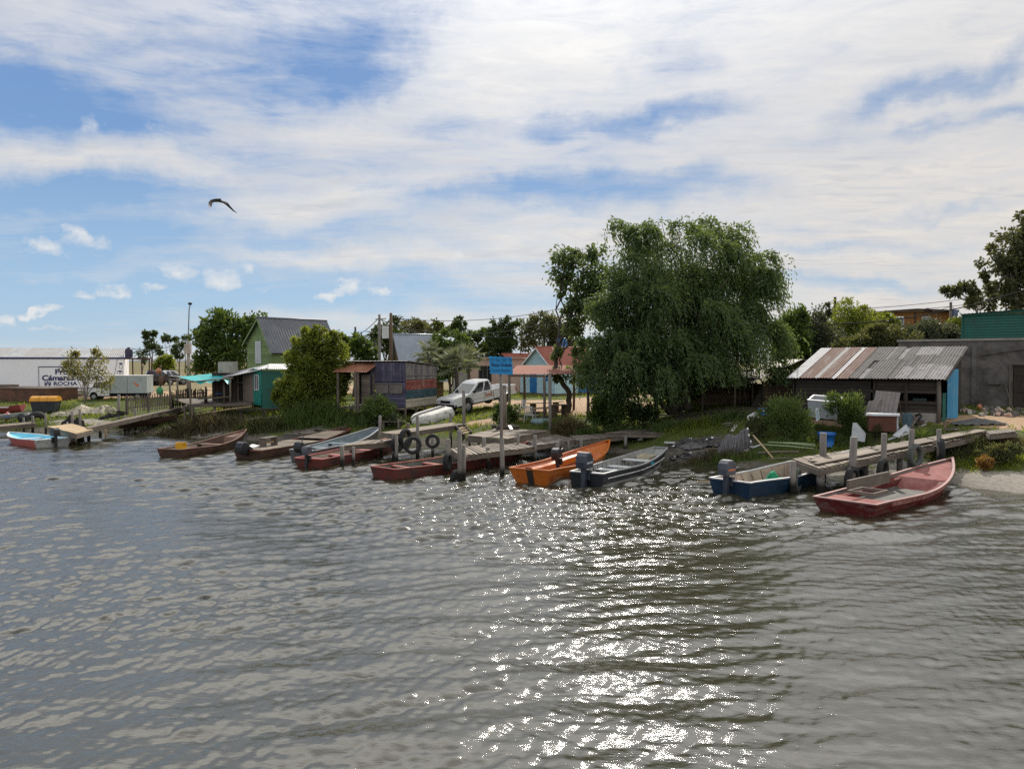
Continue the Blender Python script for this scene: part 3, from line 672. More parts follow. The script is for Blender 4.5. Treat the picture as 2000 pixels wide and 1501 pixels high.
# ------------------------------------------------------------------ bushes, reeds and weeds on the bank
def blades(name, pos, h, w, mat, parent=None, lean=(0.12, 0, 0), spread=.28):
    N = len(pos); d = unit(np.array([0, 0, 1.])+np.array(lean)+rng.normal(size=(N, 3))*np.array([spread, spread, .05]))
    h = np.broadcast_to(h, N)[:, None]*(.6+.8*rng.random((N, 1))); a = rng.random(N)*6.28; s = np.stack([np.cos(a), np.sin(a), a*0], 1)*np.broadcast_to(w, N)[:, None]*.5
    bend = np.stack([d[:, 0], d[:, 1], -np.abs(d[:, 0])-.1], 1)*.35
    v = np.stack([pos-s, pos+s, pos+d*h*.6+s*.6, pos+d*h*1.0+bend*h*.5, pos+d*h*.6-s*.6], 1).reshape(-1, 3)
    return npmesh(name, v, np.arange(N*5), 5, mat, parent)
def tussock(name, label, cat, cx, cy, rx, ry, h, n, mat, w=.035, group=None, lean=(.12,0,0), spread=.3, stems=True):
    root = thing(name, label, cat, (cx, cy, tzf(cx, cy)), group=group)
    q = rng.normal(size=(n, 2))*np.array([rx, ry])*.5; pos = np.stack([cx+q[:, 0], cy+q[:, 1], tz(cx+q[:, 0], cy+q[:, 1])-.03], 1)
    fall = np.exp(-((q[:, 0]/rx)**2+(q[:, 1]/ry)**2)*.9)
    blades('foliage', pos-np.array([cx, cy, tzf(cx, cy)]), h*fall*(.75+.25*np.sin(q[:, 0]*9)), w, mat, root, lean, spread)
    return root
def shrub(name, label, px, py, wpx, hpx, n, leaf, mat, group=None, Y=None, cat='bush', up=.35):
    b = gp(px, py) if Y is None else on(px, Y); k = b.y/F; w, h = wpx*k/2, hpx*k
    blobs = [((b.x+random.uniform(-.55, .55)*w, b.y+random.uniform(-.3, .3)*w, b.z+h*random.uniform(.25, .72)), (w*random.uniform(.4, .6), w*random.uniform(.35, .5), h*random.uniform(.25, .36))) for _ in range(6)]
    return tree(name, label, cat, b, blobs, n, leaf, mat, tr=.035, group=group, shell=.15, clump=.4, droop=-up*(2.6 if 'feathery' in name else 1), slim=.2 if 'feathery' in name else .55)
L_WEED = leafm('leaf weed', (.052,.090,.028), (.122,.175,.050), .42)
L_GRASS = leafm('grass blade', (.075,.115,.018), (.175,.21,.032), .5, (.36,.38,.035))
L_REED = leafm('dry reed', (.055,.050,.030), (.13,.115,.065), .25)
for i, (px, py, rx, ry, h, n, m, lab) in enumerate([(1300,838,1.6,.7,.55,900,L_WEED,'green grass tuft at the foot of the wooden stairs'),(1370,832,1.6,.8,.6,1000,L_GRASS,'bright grass clump above the spread grey nets'),(1420,822,1.6,.7,.7,1000,L_WEED,'tall weed clump behind the hanging nets'),
      (1210,850,1.5,.5,.8,1100,L_WEED,'dark reed grass under the willow behind the orange boat'),(1150,852,1.0,.5,.8,700,L_WEED,'reed grass right of the dry tussock'),(1560,868,2.0,.8,.35,1300,L_WEED,'low grass clump around the bamboo poles'),(1660,868,1.6,.6,.5,1000,L_WEED,'weed clump between the blue tub and the curved white scrap'),(1790,862,1.6,.6,.5,1000,L_WEED,'weeds at the edge of the right pier below the tangled scrap'),
      (1380,900,2.2,.5,.5,1400,L_REED,'brown sedge at the water edge under the nets'),(1880,880,1.4,.8,.7,1200,L_OLV,'olive weeds hanging over the bank right of the right pier'),(1960,872,1.6,.8,.4,900,L_DRY,'dry grass tuft on the bank by the plank path'),(900,838,1.2,.7,.35,800,L_GRASS,'sunlit grass clump under the high walkway'),(260,832,1.8,.8,.5,900,L_WEED,'grass clump under the left walkway'),(60,832,2.2,.6,.45,900,L_WEED,'weeds along the shore behind the old walkway')]):
    q_ = gp(px, py); tussock('grass_tuft', lab, 'grass', q_.x, q_.y, rx, ry, h, n, m, .035, 'grass tufts along the bank')
g = 'bushes on the bank below the rust streaked roof'
shrub('feathery_bush', 'feathery dark green bush between the shack and the open white freezer', 1545, 856, 112, 84, 5600, .19, L_WEED, g)
shrub('feathery_bush', 'bright feathery bush between the open white freezer and the white table', 1660, 856, 84, 98, 5200, .19, L_WEED, g)
shrub('feathery_bush', 'small dull weed bush under the white table', 1710, 860, 60, 42, 1200, .13, L_OLV, g)
shrub('feathery_bush', 'dark low bush just right of the hanging grey nets', 1475, 862, 60, 52, 2000, .14, L_OLV, g)
shrub('flowering_bush', 'broad dark green bush by the plastic chairs behind the upper platform', 985, 830, 60, 48, 2200, .14, L_MID)
shrub('dark_shrub', 'dark shrub under the left side of the willow beside the dry tussock', 1180, 848, 110, 80, 5200, .17, L_MID)
shrub('dark_shrub', 'dark shrub under the willow at the foot of the wooden stairs', 1250, 838, 70, 60, 2600, .16, L_DARK)
shrub('lit_shrub', 'sunlit green bush seen through the gap right of the wooden stairs', 1345, 800, 60, 60, 2400, .16, L_LIT)
shrub('orange_shrub', 'small orange brown shrub at the water edge right of the red boat', 1925, 918, 36, 34, 1100, .11, leafm('leaf orange', (.16,.085,.02), (.28,.17,.05), .3))
shrub('low_shrub', 'low grey green shrub covering the bank right of the orange shrub', 1950, 905, 90, 40, 2400, .12, L_OLV)
shrub('weed_bush', 'leafy weed bush between the mooring posts and the overturned white boat', 745, 832, 90, 60, 3600, .15, L_WEED)
shrub('pale_flowering_weed', 'pale flowered weed beside the small bench', 762, 836, 56, 30, 1100, .11, L_GREY)
tussock('tall_grass_clump', 'tall green reed grass right of the yellow green shrub', 'grass', -11.3, 43.6, 2.7, 1.3, 1.55, 3600, L_WEED, .05)
tussock('tall_grass_clump', 'tall green grass in front of the purple shed stilts', 'grass', -7.6, 42.6, 1.5, .9, 1.25, 1700, L_WEED, .045)
tussock('dry_reed_bed', 'brown dry reeds tangled along the bank below the porch', 'reeds', -17.5, 43.6, 3.4, 1.2, 1.15, 3200, L_REED, .045, spread=.55)
tussock('dry_reed_bed', 'dark mixed reeds below the green hut', 'reeds', -14.0, 42.6, 1.6, .9, 1.1, 1500, L_OLV, .045, spread=.5)
tussock('dry_tussock', 'dry brown grass tussock below the picnic shelter', 'grass', gp(1112,850).x, gp(1112,850).y+.3, .95, .6, 1.15, 1500, L_DRY, .03, spread=.42)
tussock('green_tussock', 'green grass tussock beside the upright platform post', 'grass', gp(1085,845).x, gp(1085,845).y+.8, .8, .5, .8, 700, L_WEED, .03)
tussock('long_grass_clump', 'long grass along the water edge in front of the grey nets', 'grass', gp(1425,905).x, gp(1425,905).y+.3, 3.0, .45, .36, 2600, L_WEED, .03)
tussock('long_grass_clump', 'green grass strip on the beach edge at the right', 'grass', gp(1960,915).x, gp(1960,915).y+.4, 2.2, .8, .32, 2200, L_GRASS, .03)
# ground cover grass on the near bank (nobody could count it)
def turf(n, x0, x1, y0, y1):
    x = rng.uniform(x0, x1, n); y = rng.uniform(y0, y1, n); s = y-np.interp(x, _sx, _sy)
    def at(A):
        i = np.clip(np.searchsorted(xs_, x)-1, 0, nx-2); j = np.clip(np.searchsorted(ys_, y)-1, 0, ny-2); return A[i, j]
    bad = np.maximum(np.maximum(at(dirt)*.95, at(mud)*.8), at(sand)*1.0)
    keep = (s > .45) & (rng.random(n) > bad*1.25) & (np.abs(x) < y*.72+1) & (rng.random(n) < .25+.75*ss(-.4, .5, lump(x, y, .8, 1)))
    x, y = x[keep], y[keep]; return np.stack([x, y, tz(x, y)-.02], 1)
xs_ = np.array(xs); ys_ = np.array(ys)
tp_ = np.concatenate([turf(110000, -40, 30, 26, 50), turf(50000, -45, 45, 46, 72)])
o = blades('grass', tp_, .17*(1+.9*np.clip(lump(tp_[:, 0], tp_[:, 1], .6, 4), -.4, 1)), .05+.0005*tp_[:, 1], L_GRASS, spread=.45)
tag(o, kind='stuff')
# ------------------------------------------------------------------ building helpers
def hexa(mb, q, mi=0, du=None):
    """8 corners: bottom/top quads back then front: [b00,b10,b11,b01 (back: left-bottom,right-bottom,right-top,left-top)], same for front"""
    q = [Vector(p) for p in q]; o1, o2 = random.random()*60, random.random()*60
    st = len(mb.v); mb.v += [tuple(p) for p in q]
    L = (q[1]-q[0]).length; Hh = (q[3]-q[0]).length
    vert = Hh > L
    uvp = [(0,0),(L,0),(L,Hh),(0,Hh)]*2
    for f in [(0,3,2,1),(4,5,6,7),(0,1,5,4),(1,2,6,5),(2,3,7,6),(3,0,4,7)]:
        mb.f.append(tuple(st+k for k in f)); mb.mi.append(mi); mb.sm.append(False)
        for k in f:
            u, v = uvp[k]
            if k > 3 and f in ((0,1,5,4),(2,3,7,6)): v += .03
            mb.uv.append((v+o1, u+o2) if vert else (u+o1, v+o2))
def clad(mb, O, U, N, L, Hh, bh=.14, t=.03, gable=None, holes=(), mi=0, gap=.014):
    """horizontal boards on a wall from O along unit U, outward N; gable=(h_eave, apex_u, h_apex)"""
    O, U, N = Vector(O), Vector(U), Vector(N); Z = Vector((0, 0, 1)); h = 0.0
    def ext(hh):
        if gable is None: return 0.0, L
        he, au, ha = gable
        hl, hr = (he if hasattr(he, '__len__') else (he, he))
        a = 0.0 if hh <= hl else au*(hh-hl)/(ha-hl); b = L if hh <= hr else L-(L-au)*(hh-hr)/(ha-hr)
        return a, b
    while h < Hh-.01:
        h1 = min(h+bh, Hh); a0, b0 = ext(h); a1, b1 = ext(h1-gap)
        segs = [(a0, b0, a1, b1)]
        for (u0, u1, v0, v1) in holes:
            if v0 < (h+h1)/2 < v1:
                ns = []
                for (a, b, c, d) in segs:
                    if u0 > a: ns.append((a, min(u0, b), c, min(u0, d)))
                    if u1 < b: ns.append((max(u1, a), b, max(u1, c), d))
                segs = ns
        for (a, b, c, d) in segs:
            if b-a < .02: continue
            p = [O+U*a+Z*h, O+U*b+Z*h, O+U*max(d, c+.001)+Z*(h1-gap), O+U*c+Z*(h1-gap)]; j = random.uniform(0, .006)
            hexa(mb, p+[p[0]+N*(t*1.35+j), p[1]+N*(t*1.35+j), p[2]+N*(t*.45+j), p[3]+N*(t*.45+j)], mi)
            if h1 < Hh-.02: k = [O+U*(c+.005)+Z*(h1-.03)-N*.022, O+U*(max(d, c+.001)-.005)+Z*(h1-.03)-N*.022, O+U*(max(d, c+.001)-.005)+Z*(h1+.012)-N*.022, O+U*(c+.005)+Z*(h1+.012)-N*.022]; hexa(mb, k+[q+N*.018 for q in k], mi)
        h = h1
def vclad(mb, O, U, N, L, top, bw=.15, t=.025, z0=0.0, holes=(), mi=0, jag=.0, gap=.014):
    """upright planks; top = height or function of u"""
    O, U, N = Vector(O), Vector(U), Vector(N); Z = Vector((0, 0, 1)); u = 0.0
    while u < L-.02:
        w = min(bw*random.uniform(.8, 1.2), L-u); f = top if callable(top) else (lambda q: top)
        spans = [(z0, None)]
        for (u0, u1, v0, v1) in holes:
            if u0 < u+w/2 < u1: spans = [(z0, v0), (v1, None)]
        for (lo, hi) in spans:
            ha = f(u)-random.random()*jag if hi is None else hi; hb = f(u+w)-random.random()*jag if hi is None else hi
            p = [O+U*u+Z*lo, O+U*(u+w-gap)+Z*lo, O+U*(u+w-gap)+Z*hb, O+U*u+Z*ha]; j = random.uniform(0, .028)
            hexa(mb, p+[x+N*(t+j) for x in p], mi)
            if u+w < L-.03: k = [O+U*(u+w-.035)+Z*lo-N*.022, O+U*(u+w+.02)+Z*lo-N*.022, O+U*(u+w+.02)+Z*(min(ha,hb)-.03)-N*.022, O+U*(u+w-.035)+Z*(min(ha,hb)-.03)-N*.022]; hexa(mb, k+[q+N*.018 for q in k], mi)
        u += w
X1, Y1, Z1 = Vector((1,0,0)), Vector((0,1,0)), Vector((0,0,1))
def winpart(parent, O, U, N, w, h, frame, glass, t=.05, bars=1, name='window'):
    """window: frame with a pane below it in the tree"""
    O, U, N = Vector(O), Vector(U).normalized(), Vector(N).normalized(); mb = MB(); f = .055
    for (a, b) in (((0, 0), (w, 0)), ((0, h), (w, h))): mb.beam(O+U*a[0]+Z1*a[1]+N*t*.5, O+U*b[0]+Z1*b[1]+N*t*.5, t, f, N)
    for u in [0, w]+[w*(k+1)/(bars+1) for k in range(bars)]: mb.beam(O+U*u+Z1*.028+N*t*.5, O+U*u+Z1*(h-.028)+N*t*.5, t*.9, f*.8, N)
    o = mb.build(name, frame, parent); g = MB(); c = O+U*w/2+Z1*h/2+N*.012
    g.obox(c, U*(w/2-.02), N*.006, Z1*(h/2-.02)); g.build('pane', glass, o); return o
GLASS = surf('dark glass', (.012,.014,.016), (.03,.034,.036), 2, .12, 0, .5, 0)
WOOD_GREY = wood('grey timber', (.060,.048,.038), (.205,.17,.134), grain=34)
WOOD_DECK = wood('deck timber', (.078,.060,.043), (.255,.208,.155), grain=30, island=.75)
WOOD_DARK = wood('dark timber', (.018,.015,.012), (.070,.056,.044), grain=34)
WOOD_BROWN = wood('brown timber', (.050,.033,.022), (.16,.105,.065), grain=28)
WOOD_NEW = wood('new timber', (.34,.24,.13), (.52,.39,.23), grain=26, island=.3)
WOOD_PURPLE = wood('purple painted boards', (.030,.029,.056), (.110,.104,.165), worn=(.15,.14,.14), wornamt=.06)
WOOD_RED = wood('red painted boards', (.12,.022,.018), (.28,.066,.050), worn=(.26,.20,.16), wornamt=.08)
WOOD_TEAL = wood('teal painted boards', (.012,.045,.060), (.030,.085,.105), worn=(.14,.13,.11), wornamt=.04)
WOOD_CREAM = wood('cream painted boards', (.25,.235,.18), (.42,.39,.31), worn=(.15,.13,.10), wornamt=.05)
WOOD_GREEN = wood('lime green boards', (.13,.20,.07), (.30,.39,.16), worn=(.10,.13,.06), wornamt=.09, grain=24)
WOOD_SKY = wood('pale blue boards', (.36,.55,.60), (.56,.74,.78), grain=20, island=.3, bump=.1)
WOOD_ORANGE = wood('varnished log boards', (.21,.085,.022), (.40,.19,.060), grain=20)
P_BLUE = surf('blue door paint', (.015,.13,.35), (.025,.19,.45), 3, .5)
P_SKYDOOR = wood('sky blue door boards', (.045,.20,.36), (.085,.30,.48), worn=(.25,.30,.33), wornamt=.02)
P_GREEN = surf('dark green paint', (.006,.075,.055), (.012,.12,.085), 2, .55, dirt=(.02,.05,.04), dirtamt=.5)
P_WHITE = surf('white paint', (.70,.70,.68), (.82,.82,.80), 2, .5, dirt=(.42,.40,.36), dirtamt=.35)
P_GREYW = surf('grey white paint', (.50,.51,.51), (.64,.65,.65), 2, .5, dirt=(.30,.28,.25), dirtamt=.4)
GALV = surf('galvanised sheet', (.21,.22,.23), (.33,.34,.35), 1.2, .6, .12, .3, .03, dirt=(.15,.135,.12), dirtamt=.5)
GALV_DARK = surf('dark grey sheet', (.085,.09,.10), (.16,.17,.185), 1.3, .5, .3, .5, .03, dirt=(.06,.055,.05), dirtamt=.4)
RUST = surf('rusty sheet', (.13,.045,.022), (.30,.13,.075), 1.6, .75, .15, .3, .06, dirt=(.40,.33,.28), dirtamt=.45, stretch=(1,1,1))
REDROOF = surf('red painted sheet', (.24,.062,.040), (.34,.115,.078), 1.5, .6, 0, .4, .05, dirt=(.20,.06,.04), dirtamt=.5)
PINKROOF = surf('faded red sheet', (.22,.085,.06), (.34,.17,.125), 2.2, .9, 0, .12, .05, dirt=(.24,.12,.09), dirtamt=.6)
ASB = surf('mossy fibre cement sheet', (.060,.056,.054), (.13,.12,.115), 2.4, .85, 0, .3, .1, dirt=(.035,.032,.03), dirtamt=.6)
ASB_L = surf('pale fibre cement sheet', (.30,.28,.275), (.44,.42,.41), 2.4, .8, 0, .3, .1, dirt=(.16,.14,.13), dirtamt=.5)
CONC = surf('bare concrete', (.10,.092,.085), (.185,.17,.155), 1.4, .9, 0, .2, .3, dirt=(.05,.045,.042), dirtamt=.6, dscale=.9)
CONC_L = surf('pale concrete', (.26,.24,.21), (.38,.355,.31), 1.4, .9, 0, .2, .3, dirt=(.12,.11,.10), dirtamt=.5)
WHITEWALL = surf('white wall panel', (.76,.77,.78), (.84,.85,.86), .5, .6, 0, .3, .05, dirt=(.50,.49,.46), dirtamt=.32, dscale=.7)
BLACKM = plain('black rubber', (.014,.014,.015), .75)
STEELR = plain('maroon steel', (.05,.018,.020), .55)
NAVY = plain('navy print', (.020,.028,.11), .6)
OSB = surf('chipboard panel', (.13,.10,.085), (.26,.21,.18), 22, .9, 0, .2, .1)
TARP = surf('teal tarpaulin', (.0,.26,.26), (.01,.40,.38), 2, .45, 0, .4, .15)
PINKW = surf('pink render', (.42,.29,.23), (.52,.37,.30), 1.2, .9, 0, .2, .2, dirt=(.25,.19,.15), dirtamt=.4)
def roof2(parent, name, pts, mat, pitch=.09, amp=.016):
    """corrugated plane: pts = ridge-left, ridge-right, eave-left; waves run along the ridge"""
    mb = MB(); a, b, c = [Vector(p) for p in pts]; mb.corr(a, b-a, c-a, pitch, amp); return mb.build(name, mat, parent)
# ------------------------------------------------------------------ right: shed with the rust streaked roof
def rust_shed():
    zg = 1.62; r = thing('corrugated_shed', 'long dark board shed with a rust streaked corrugated roof and sky blue door', 'shed', (13.2, 36, zg), R(-40))
    L, D, ze, zr = 6.16, 4.3, 1.86, 3.26
    mb = MB()
    clad(mb, (.1,.06,.05), X1, -Y1, 3.3, 1.70, .17, .035)
    clad(mb, (3.5,.06,.42), X1, -Y1, L-3.6, 1.40, .16, .035, holes=[(.15, 1.22, .42, .86), (1.36, 2.45, .42, .86)])
    mb.build('front_wall', WOOD_DARK, r)
    mb = MB(); mb.box(3.5, .02, -.3, L-.12, .20, .42); mb.build('masonry_base', CONC_L, r)
    mb = MB()
    for x in (3.5, 4.78): mb.beam((x+.06, -.035, .42), (x+.06, -.035, 1.78), .10, .07, Y1)
    mb.beam((3.4,-.05,1.30),(L-.1,-.05,1.30), .04, .12); mb.beam((3.4,-.05,.86),(L-.1,-.05,.80), .05, .05); mb.build('rail', WOOD_DARK, r)
    mb = MB(); mb.box(3.6, .35, .5, 4.6, .6, .82); mb.box(5.0,.4,.55,5.5,.6,1.0); mb.build('shelf', surf('teal junk', (.02,.05,.055), (.07,.11,.11), 7, .7), r)
    def rz_(y): return ze+(zr-ze)*(y+.3)/(D+.3)
    mb = MB(); vclad(mb, (L-.05, 1.9, -.1), Y1, X1, D-1.9, lambda u: rz_(1.9+u)-.05, .2, .03); mb.build('end_wall', WOOD_DARK, r)
    mb = MB(); vclad(mb, (0, .1, -.1), Y1, -X1, D-.1, lambda u: rz_(u)-.05, .2, .03); vclad(mb, (0, D, -.1), X1, Y1, L, zr-.06, .22, .03); mb.build('back_wall', WOOD_DARK, r)
    mb = MB(); mb.tube([(L-.08,-.05,-.4),(L-.06,-.05,.9),(L-.1,-.05,rz_(0)-.04)], .085, 8); mb.build('corner_post', WOOD_GREY, r)
    mb = MB(); mb.tube([(L-.05,1.85,-.3),(L-.05,1.85,rz_(1.85)-.05)], .06, 8); mb.build('door_post', WOOD_BROWN, r)
    mb = MB(); mb.box(L-.03, .35, -.1, L+.0, 1.0, 1.25); mb.build('green_panel', P_GREEN, r)
    # door swung open
    d = Vector((.62, .78, 0)).normalized(); mb = MB(); o = Vector((L+.03, 1.05, .18)); q = Vector((-d.y, d.x, 0))
    for k in range(4): mb.obox(o+d*(.06+.135*k)+Z1*1.03, d*.065, q*.017, Z1*1.05)
    dr = mb.build('door', P_SKYDOOR, r); mb = MB()
    for z in (.5, 1.6): mb.obox(o+d*.26+q*.03+Z1*z, d*.26, q*.014, Z1*.05)
    mb.build('door_batten', P_SKYDOOR, dr)
    sl = Vector((0, D+.35, zr-ze+.02)); hl = sl.length
    cols = [(0,.55,0,1,0),(.55,1.18,0,1,1),(1.18,1.45,0,1,2),(1.45,1.95,0,1,1),(1.95,2.15,0,1,0),(2.15,2.72,0,1,1),(2.72,3.1,.45,1,3),(2.72,3.5,0,.45,3),(3.1,3.35,.72,1,4),(3.35,4.3,.42,1,3),(3.5,3.62,.0,.45,4),(3.62,4.0,0,.42,3),
            (4.0,4.22,.06,.4,4),(4.22,4.6,0,.42,3),(4.3,4.55,.42,1,3),(4.55,5.1,.66,1,4),(4.55,4.85,.30,.66,3),(4.6,5.6,0,.28,4),(4.85,5.5,.28,.66,3),(5.1,5.7,.58,1,4),(5.5,6.5,.30,.60,3),(5.6,6.5,0,.30,3),(5.7,6.5,.60,1,4)]
    mb = MB(); s0 = Vector((-.15, -.32, ze)); mb.corr(s0+sl-Z1*.035, X1*(L+.3), -sl, .13, .022, mi=3)
    for i, (a, b, v0, v1, m) in enumerate(cols):
        j = .006*(i % 4)+(.012 if v0 > .2 else 0)
        mb.corr(s0+X1*(a-.02)+sl*(1-v0*1.0)+Z1*j, X1*(b-a+.04), -sl*(v1-v0+.02), .13, .022, mi=m)
    # sheet directions: top edge at the ridge, running down to the front eave
    mb.build('roof', [surf('bright zinc', (.34,.34,.345), (.46,.46,.465), 2, .7, .05, .3, .03, dirt=(.20,.17,.15), dirtamt=.5), surf('streaked rust sheet', (.085,.038,.025), (.17,.088,.060), 1.5, .8, 0, .25, .06, dirt=(.24,.21,.19), dirtamt=.55, stretch=(3,.4,.4)), surf('dull zinc', (.22,.215,.21), (.33,.32,.31), 2, .75, 0, .3, .04, dirt=(.16,.11,.09), dirtamt=.5), ASB, surf('grey lichen sheet', (.17,.16,.158), (.27,.255,.25), 2.4, .85, 0, .25, .1, dirt=(.08,.075,.07), dirtamt=.6)], r)
    mb = MB(); mb.beam((-.12,-.1,ze+.0),(L+.2,-.1,ze+.0), .06, .09); mb.beam((-.12,D,zr-.08),(L+.2,D,zr-.08), .06, .09)
    mb.beam((L+.22,-.3,ze-.05),(L+.22,D,zr-.06), .05, .09); mb.build('roof_beam', WOOD_DARK, r)
rust_shed()
def concrete_house():
    r = thing('concrete_building', 'grey bare concrete flat roofed building at the right edge with a dark doorway', 'building', (20.1, 40, 1.55), R(-40)); Ht = 3.68
    mb = MB(); mb.box(0,0,-.5, 5.05,.2,Ht); mb.box(5.05,0,2.45, 5.85,.2,Ht); mb.box(5.85,0,-.5, 11,.2,Ht); mb.box(0,.2,-.5,.2,5,Ht); mb.box(10.8,.2,-.5,11,5,Ht); mb.box(.2,4.8,-.5,10.8,5,Ht)
    mb.build('wall', CONC, r)
    mb = MB(); mb.box(-.06,-.07,Ht,11.1,5.1,Ht+.10); mb.build('roof_slab', CONC_L, r)
    mb = MB(); mb.box(3.35,-.10,-.4,3.55,-.003,Ht-.25); mb.box(4.05,-.14,1.55,4.6,-.003,1.68); mb.prism([(3.7,-.07,Ht-.75),(3.7,-.07,Ht-.62),(6.2,-.07,Ht-.18),(6.2,-.07,Ht-.32)], (0,.066,0)); mb.build('pilaster', CONC, r)
    mb = MB(); mb.box(5.07,.08,-.2,5.83,.13,2.43)
    o = mb.build('door', WOOD_DARK, r); mb = MB()
    for z in (.4, 1.2, 2.0): mb.box(5.1,.05,z,5.8,.078,z+.1)
    mb.build('batten', WOOD_DARK, o)
    mb = MB(); mb.beam((4.95,-.03,-.2),(4.95,-.03,2.5),.06,.10,Y1); mb.beam((5.95,-.03,-.2),(5.95,-.03,2.5),.06,.10,Y1); mb.beam((4.9,-.03,2.55),(6.0,-.03,2.55),.06,.10,Y1); mb.build('door_frame', WOOD_GREY, r)
    b = thing('rubble_slab', 'broken paving slabs stacked as a step at the concrete doorway', 'rubble', (22.95, 35.1, 1.6), R(-40))
    mb = MB(); mb.obox((.2,-.2,.08),(1.2,.1,0),(-.05,.4,0),(0,0,.09)); mb.obox((.4,.05,.25),(.8,-.05,.01),(.03,.3,0),(0,0,.08)); mb.obox((-.6,-.5,.02),(.5,.1,0),(-.1,.3,0),(0,0,.05)); mb.build('slab', CONC, b)
    for i in range(60):
        p = Vector((20.2+random.random()*4.2, 35.9-random.random()*2.6, 0)); p.z = tzf(p.x, p.y)+.05
        mb = MB(); s = random.uniform(.05,.17); a = Euler((random.random()*3,random.random()*3,random.random()*3)).to_matrix()
        mb.obox((0,0,0), a@Vector((s,0,0)), a@Vector((0,s*.7,0)), a@Vector((0,0,s*.5)))
        o = mb.build('rubble_stone', (CONC, CONC_L, CONC, PINKW)[i % 4], None, bevel=.02); o.location = p; tag(o, 'one of the loose rubble stones scattered below the concrete wall', 'stone', 'rubble by the concrete wall')
    q = gp(1913, 800); o = thing('orange_buoy', 'round orange fishing buoy lying in the rubble', 'buoy', q+Vector((0,0,.12))); mb = MB()
    mb.lathe([(.02,-.13),(.09,-.1),(.13,0),(.09,.1),(.03,.13),(.03,.17)], 12); mb.build('float', plain('orange float', (.50,.20,.10), .5), o); mb = MB(); mb.tube([(0,0,.16),(.1,0,.2),(.2,0,-.05)], .012, 5); mb.build('cord', WOOD_GREY, o)
    fr = Matrix.Translation((20.1,40,1.55)) @ Matrix.Rotation(R(-40),4,'Z')
    mb = MB(); mb.tube([fr@Vector((5.3,-.75,.0)), fr@Vector((4.75,-.06,1.55))], .025, 6); o = mb.build('leaning_pole', WOOD_GREY); tag(o, 'wooden pole leaning against the concrete wall beside the doorway', 'pole')
    mb = MB(); mb.beam(fr@Vector((2.4,-.1,.75)), fr@Vector((3.5,-.8,.1)), .16, .04); o = mb.build('fallen_plank', WOOD_GREY); tag(o, 'grey plank slanting down from the concrete wall to the rubble', 'plank')
concrete_house()
def green_shed():
    r = thing('green_metal_shed', 'dark green sheet metal shed rising behind the concrete building', 'shed', (27, 46, 1.6), R(-40)); mb = MB()
    clad(mb, (0,0,0), X1, -Y1, 9, 5.35, .16, .035); mb.build('front_wall', P_GREEN, r); mb = MB(); clad(mb, (0,5,0), -Y1, -X1, 5, 5.3, .16, .035); mb.build('side_wall', P_GREEN, r)
    mb = MB(); mb.corr((-.25,5.2,5.5), (9.4,0,.5), (0,-5.5,-.08), .2, .02); mb.build('roof', surf('green roof sheet', (.012,.085,.07), (.02,.12,.10), 2, .5), r)
    mb = MB(); mb.beam((-.1,-.08,5.36),(9,-.08,5.8), .04, .16); mb.beam((-.06,-.06,0),(-.06,-.06,5.4),.1,.1); mb.beam((3.2,-.06,0),(3.2,-.06,5.4),.1,.1); mb.build('trim', P_GREEN, r)
green_shed()
def log_house():
    b = P(1740, 690, 66); r = thing('log_house', 'two storey orange brown log house above the hedge on the right', 'house', (b.x, 66, 1.6), R(-4)); L = 4.95; Ht = 6.85
    mb = MB(); clad(mb, (0,0,0), X1, -Y1, L, Ht, .17, .05, holes=[(.35,1.0,5.75,6.4),(2.5,3.2,5.6,6.45)]); clad(mb, (L,0,0), Y1, X1, 4, Ht, .17, .05); mb.build('wall', WOOD_ORANGE, r)
    for x, w, z, h in ((.35,.65,5.75,.62),(2.5,.7,5.6,.82)): winpart(r, (x,-.03,z), X1, -Y1, w, h, P_GREYW, surf('pale window glass', (.10,.13,.18), (.20,.24,.30), 2, .15, 0, .5, 0), .07, 1)
    mb = MB(); mb.beam((1.95,-.07,0),(1.95,-.07,Ht),.12,.1,Y1); mb.beam((L+.03,-.07,0),(L+.03,-.07,Ht),.1,.1,Y1); mb.build('corner_post', WOOD_BROWN, r)
    mb = MB(); mb.prism([(-.5,-.5,Ht-.02),(1.9,-.5,Ht+.14),(L+.4,-.5,Ht+.0),(L+.4,-.5,Ht+.12),(1.9,-.5,Ht+.26),(-.5,-.5,Ht+.10)], (0,5,0)); mb.build('roof', STEELR, r)
    d = thing('satellite_dish', 'tiny satellite dish on the log house roof', 'dish', P(1813,606,66)); mb = MB(); mb.lathe([(.001,0),(.15,.03),(.25,.1)], 12, axis='y', cap=False); mb.build('dish', P_GREYW, d); mb = MB(); mb.tube([(0,.02,0),(0,.1,-.3)],.02,5); mb.build('arm', GALV_DARK, d)
log_house()
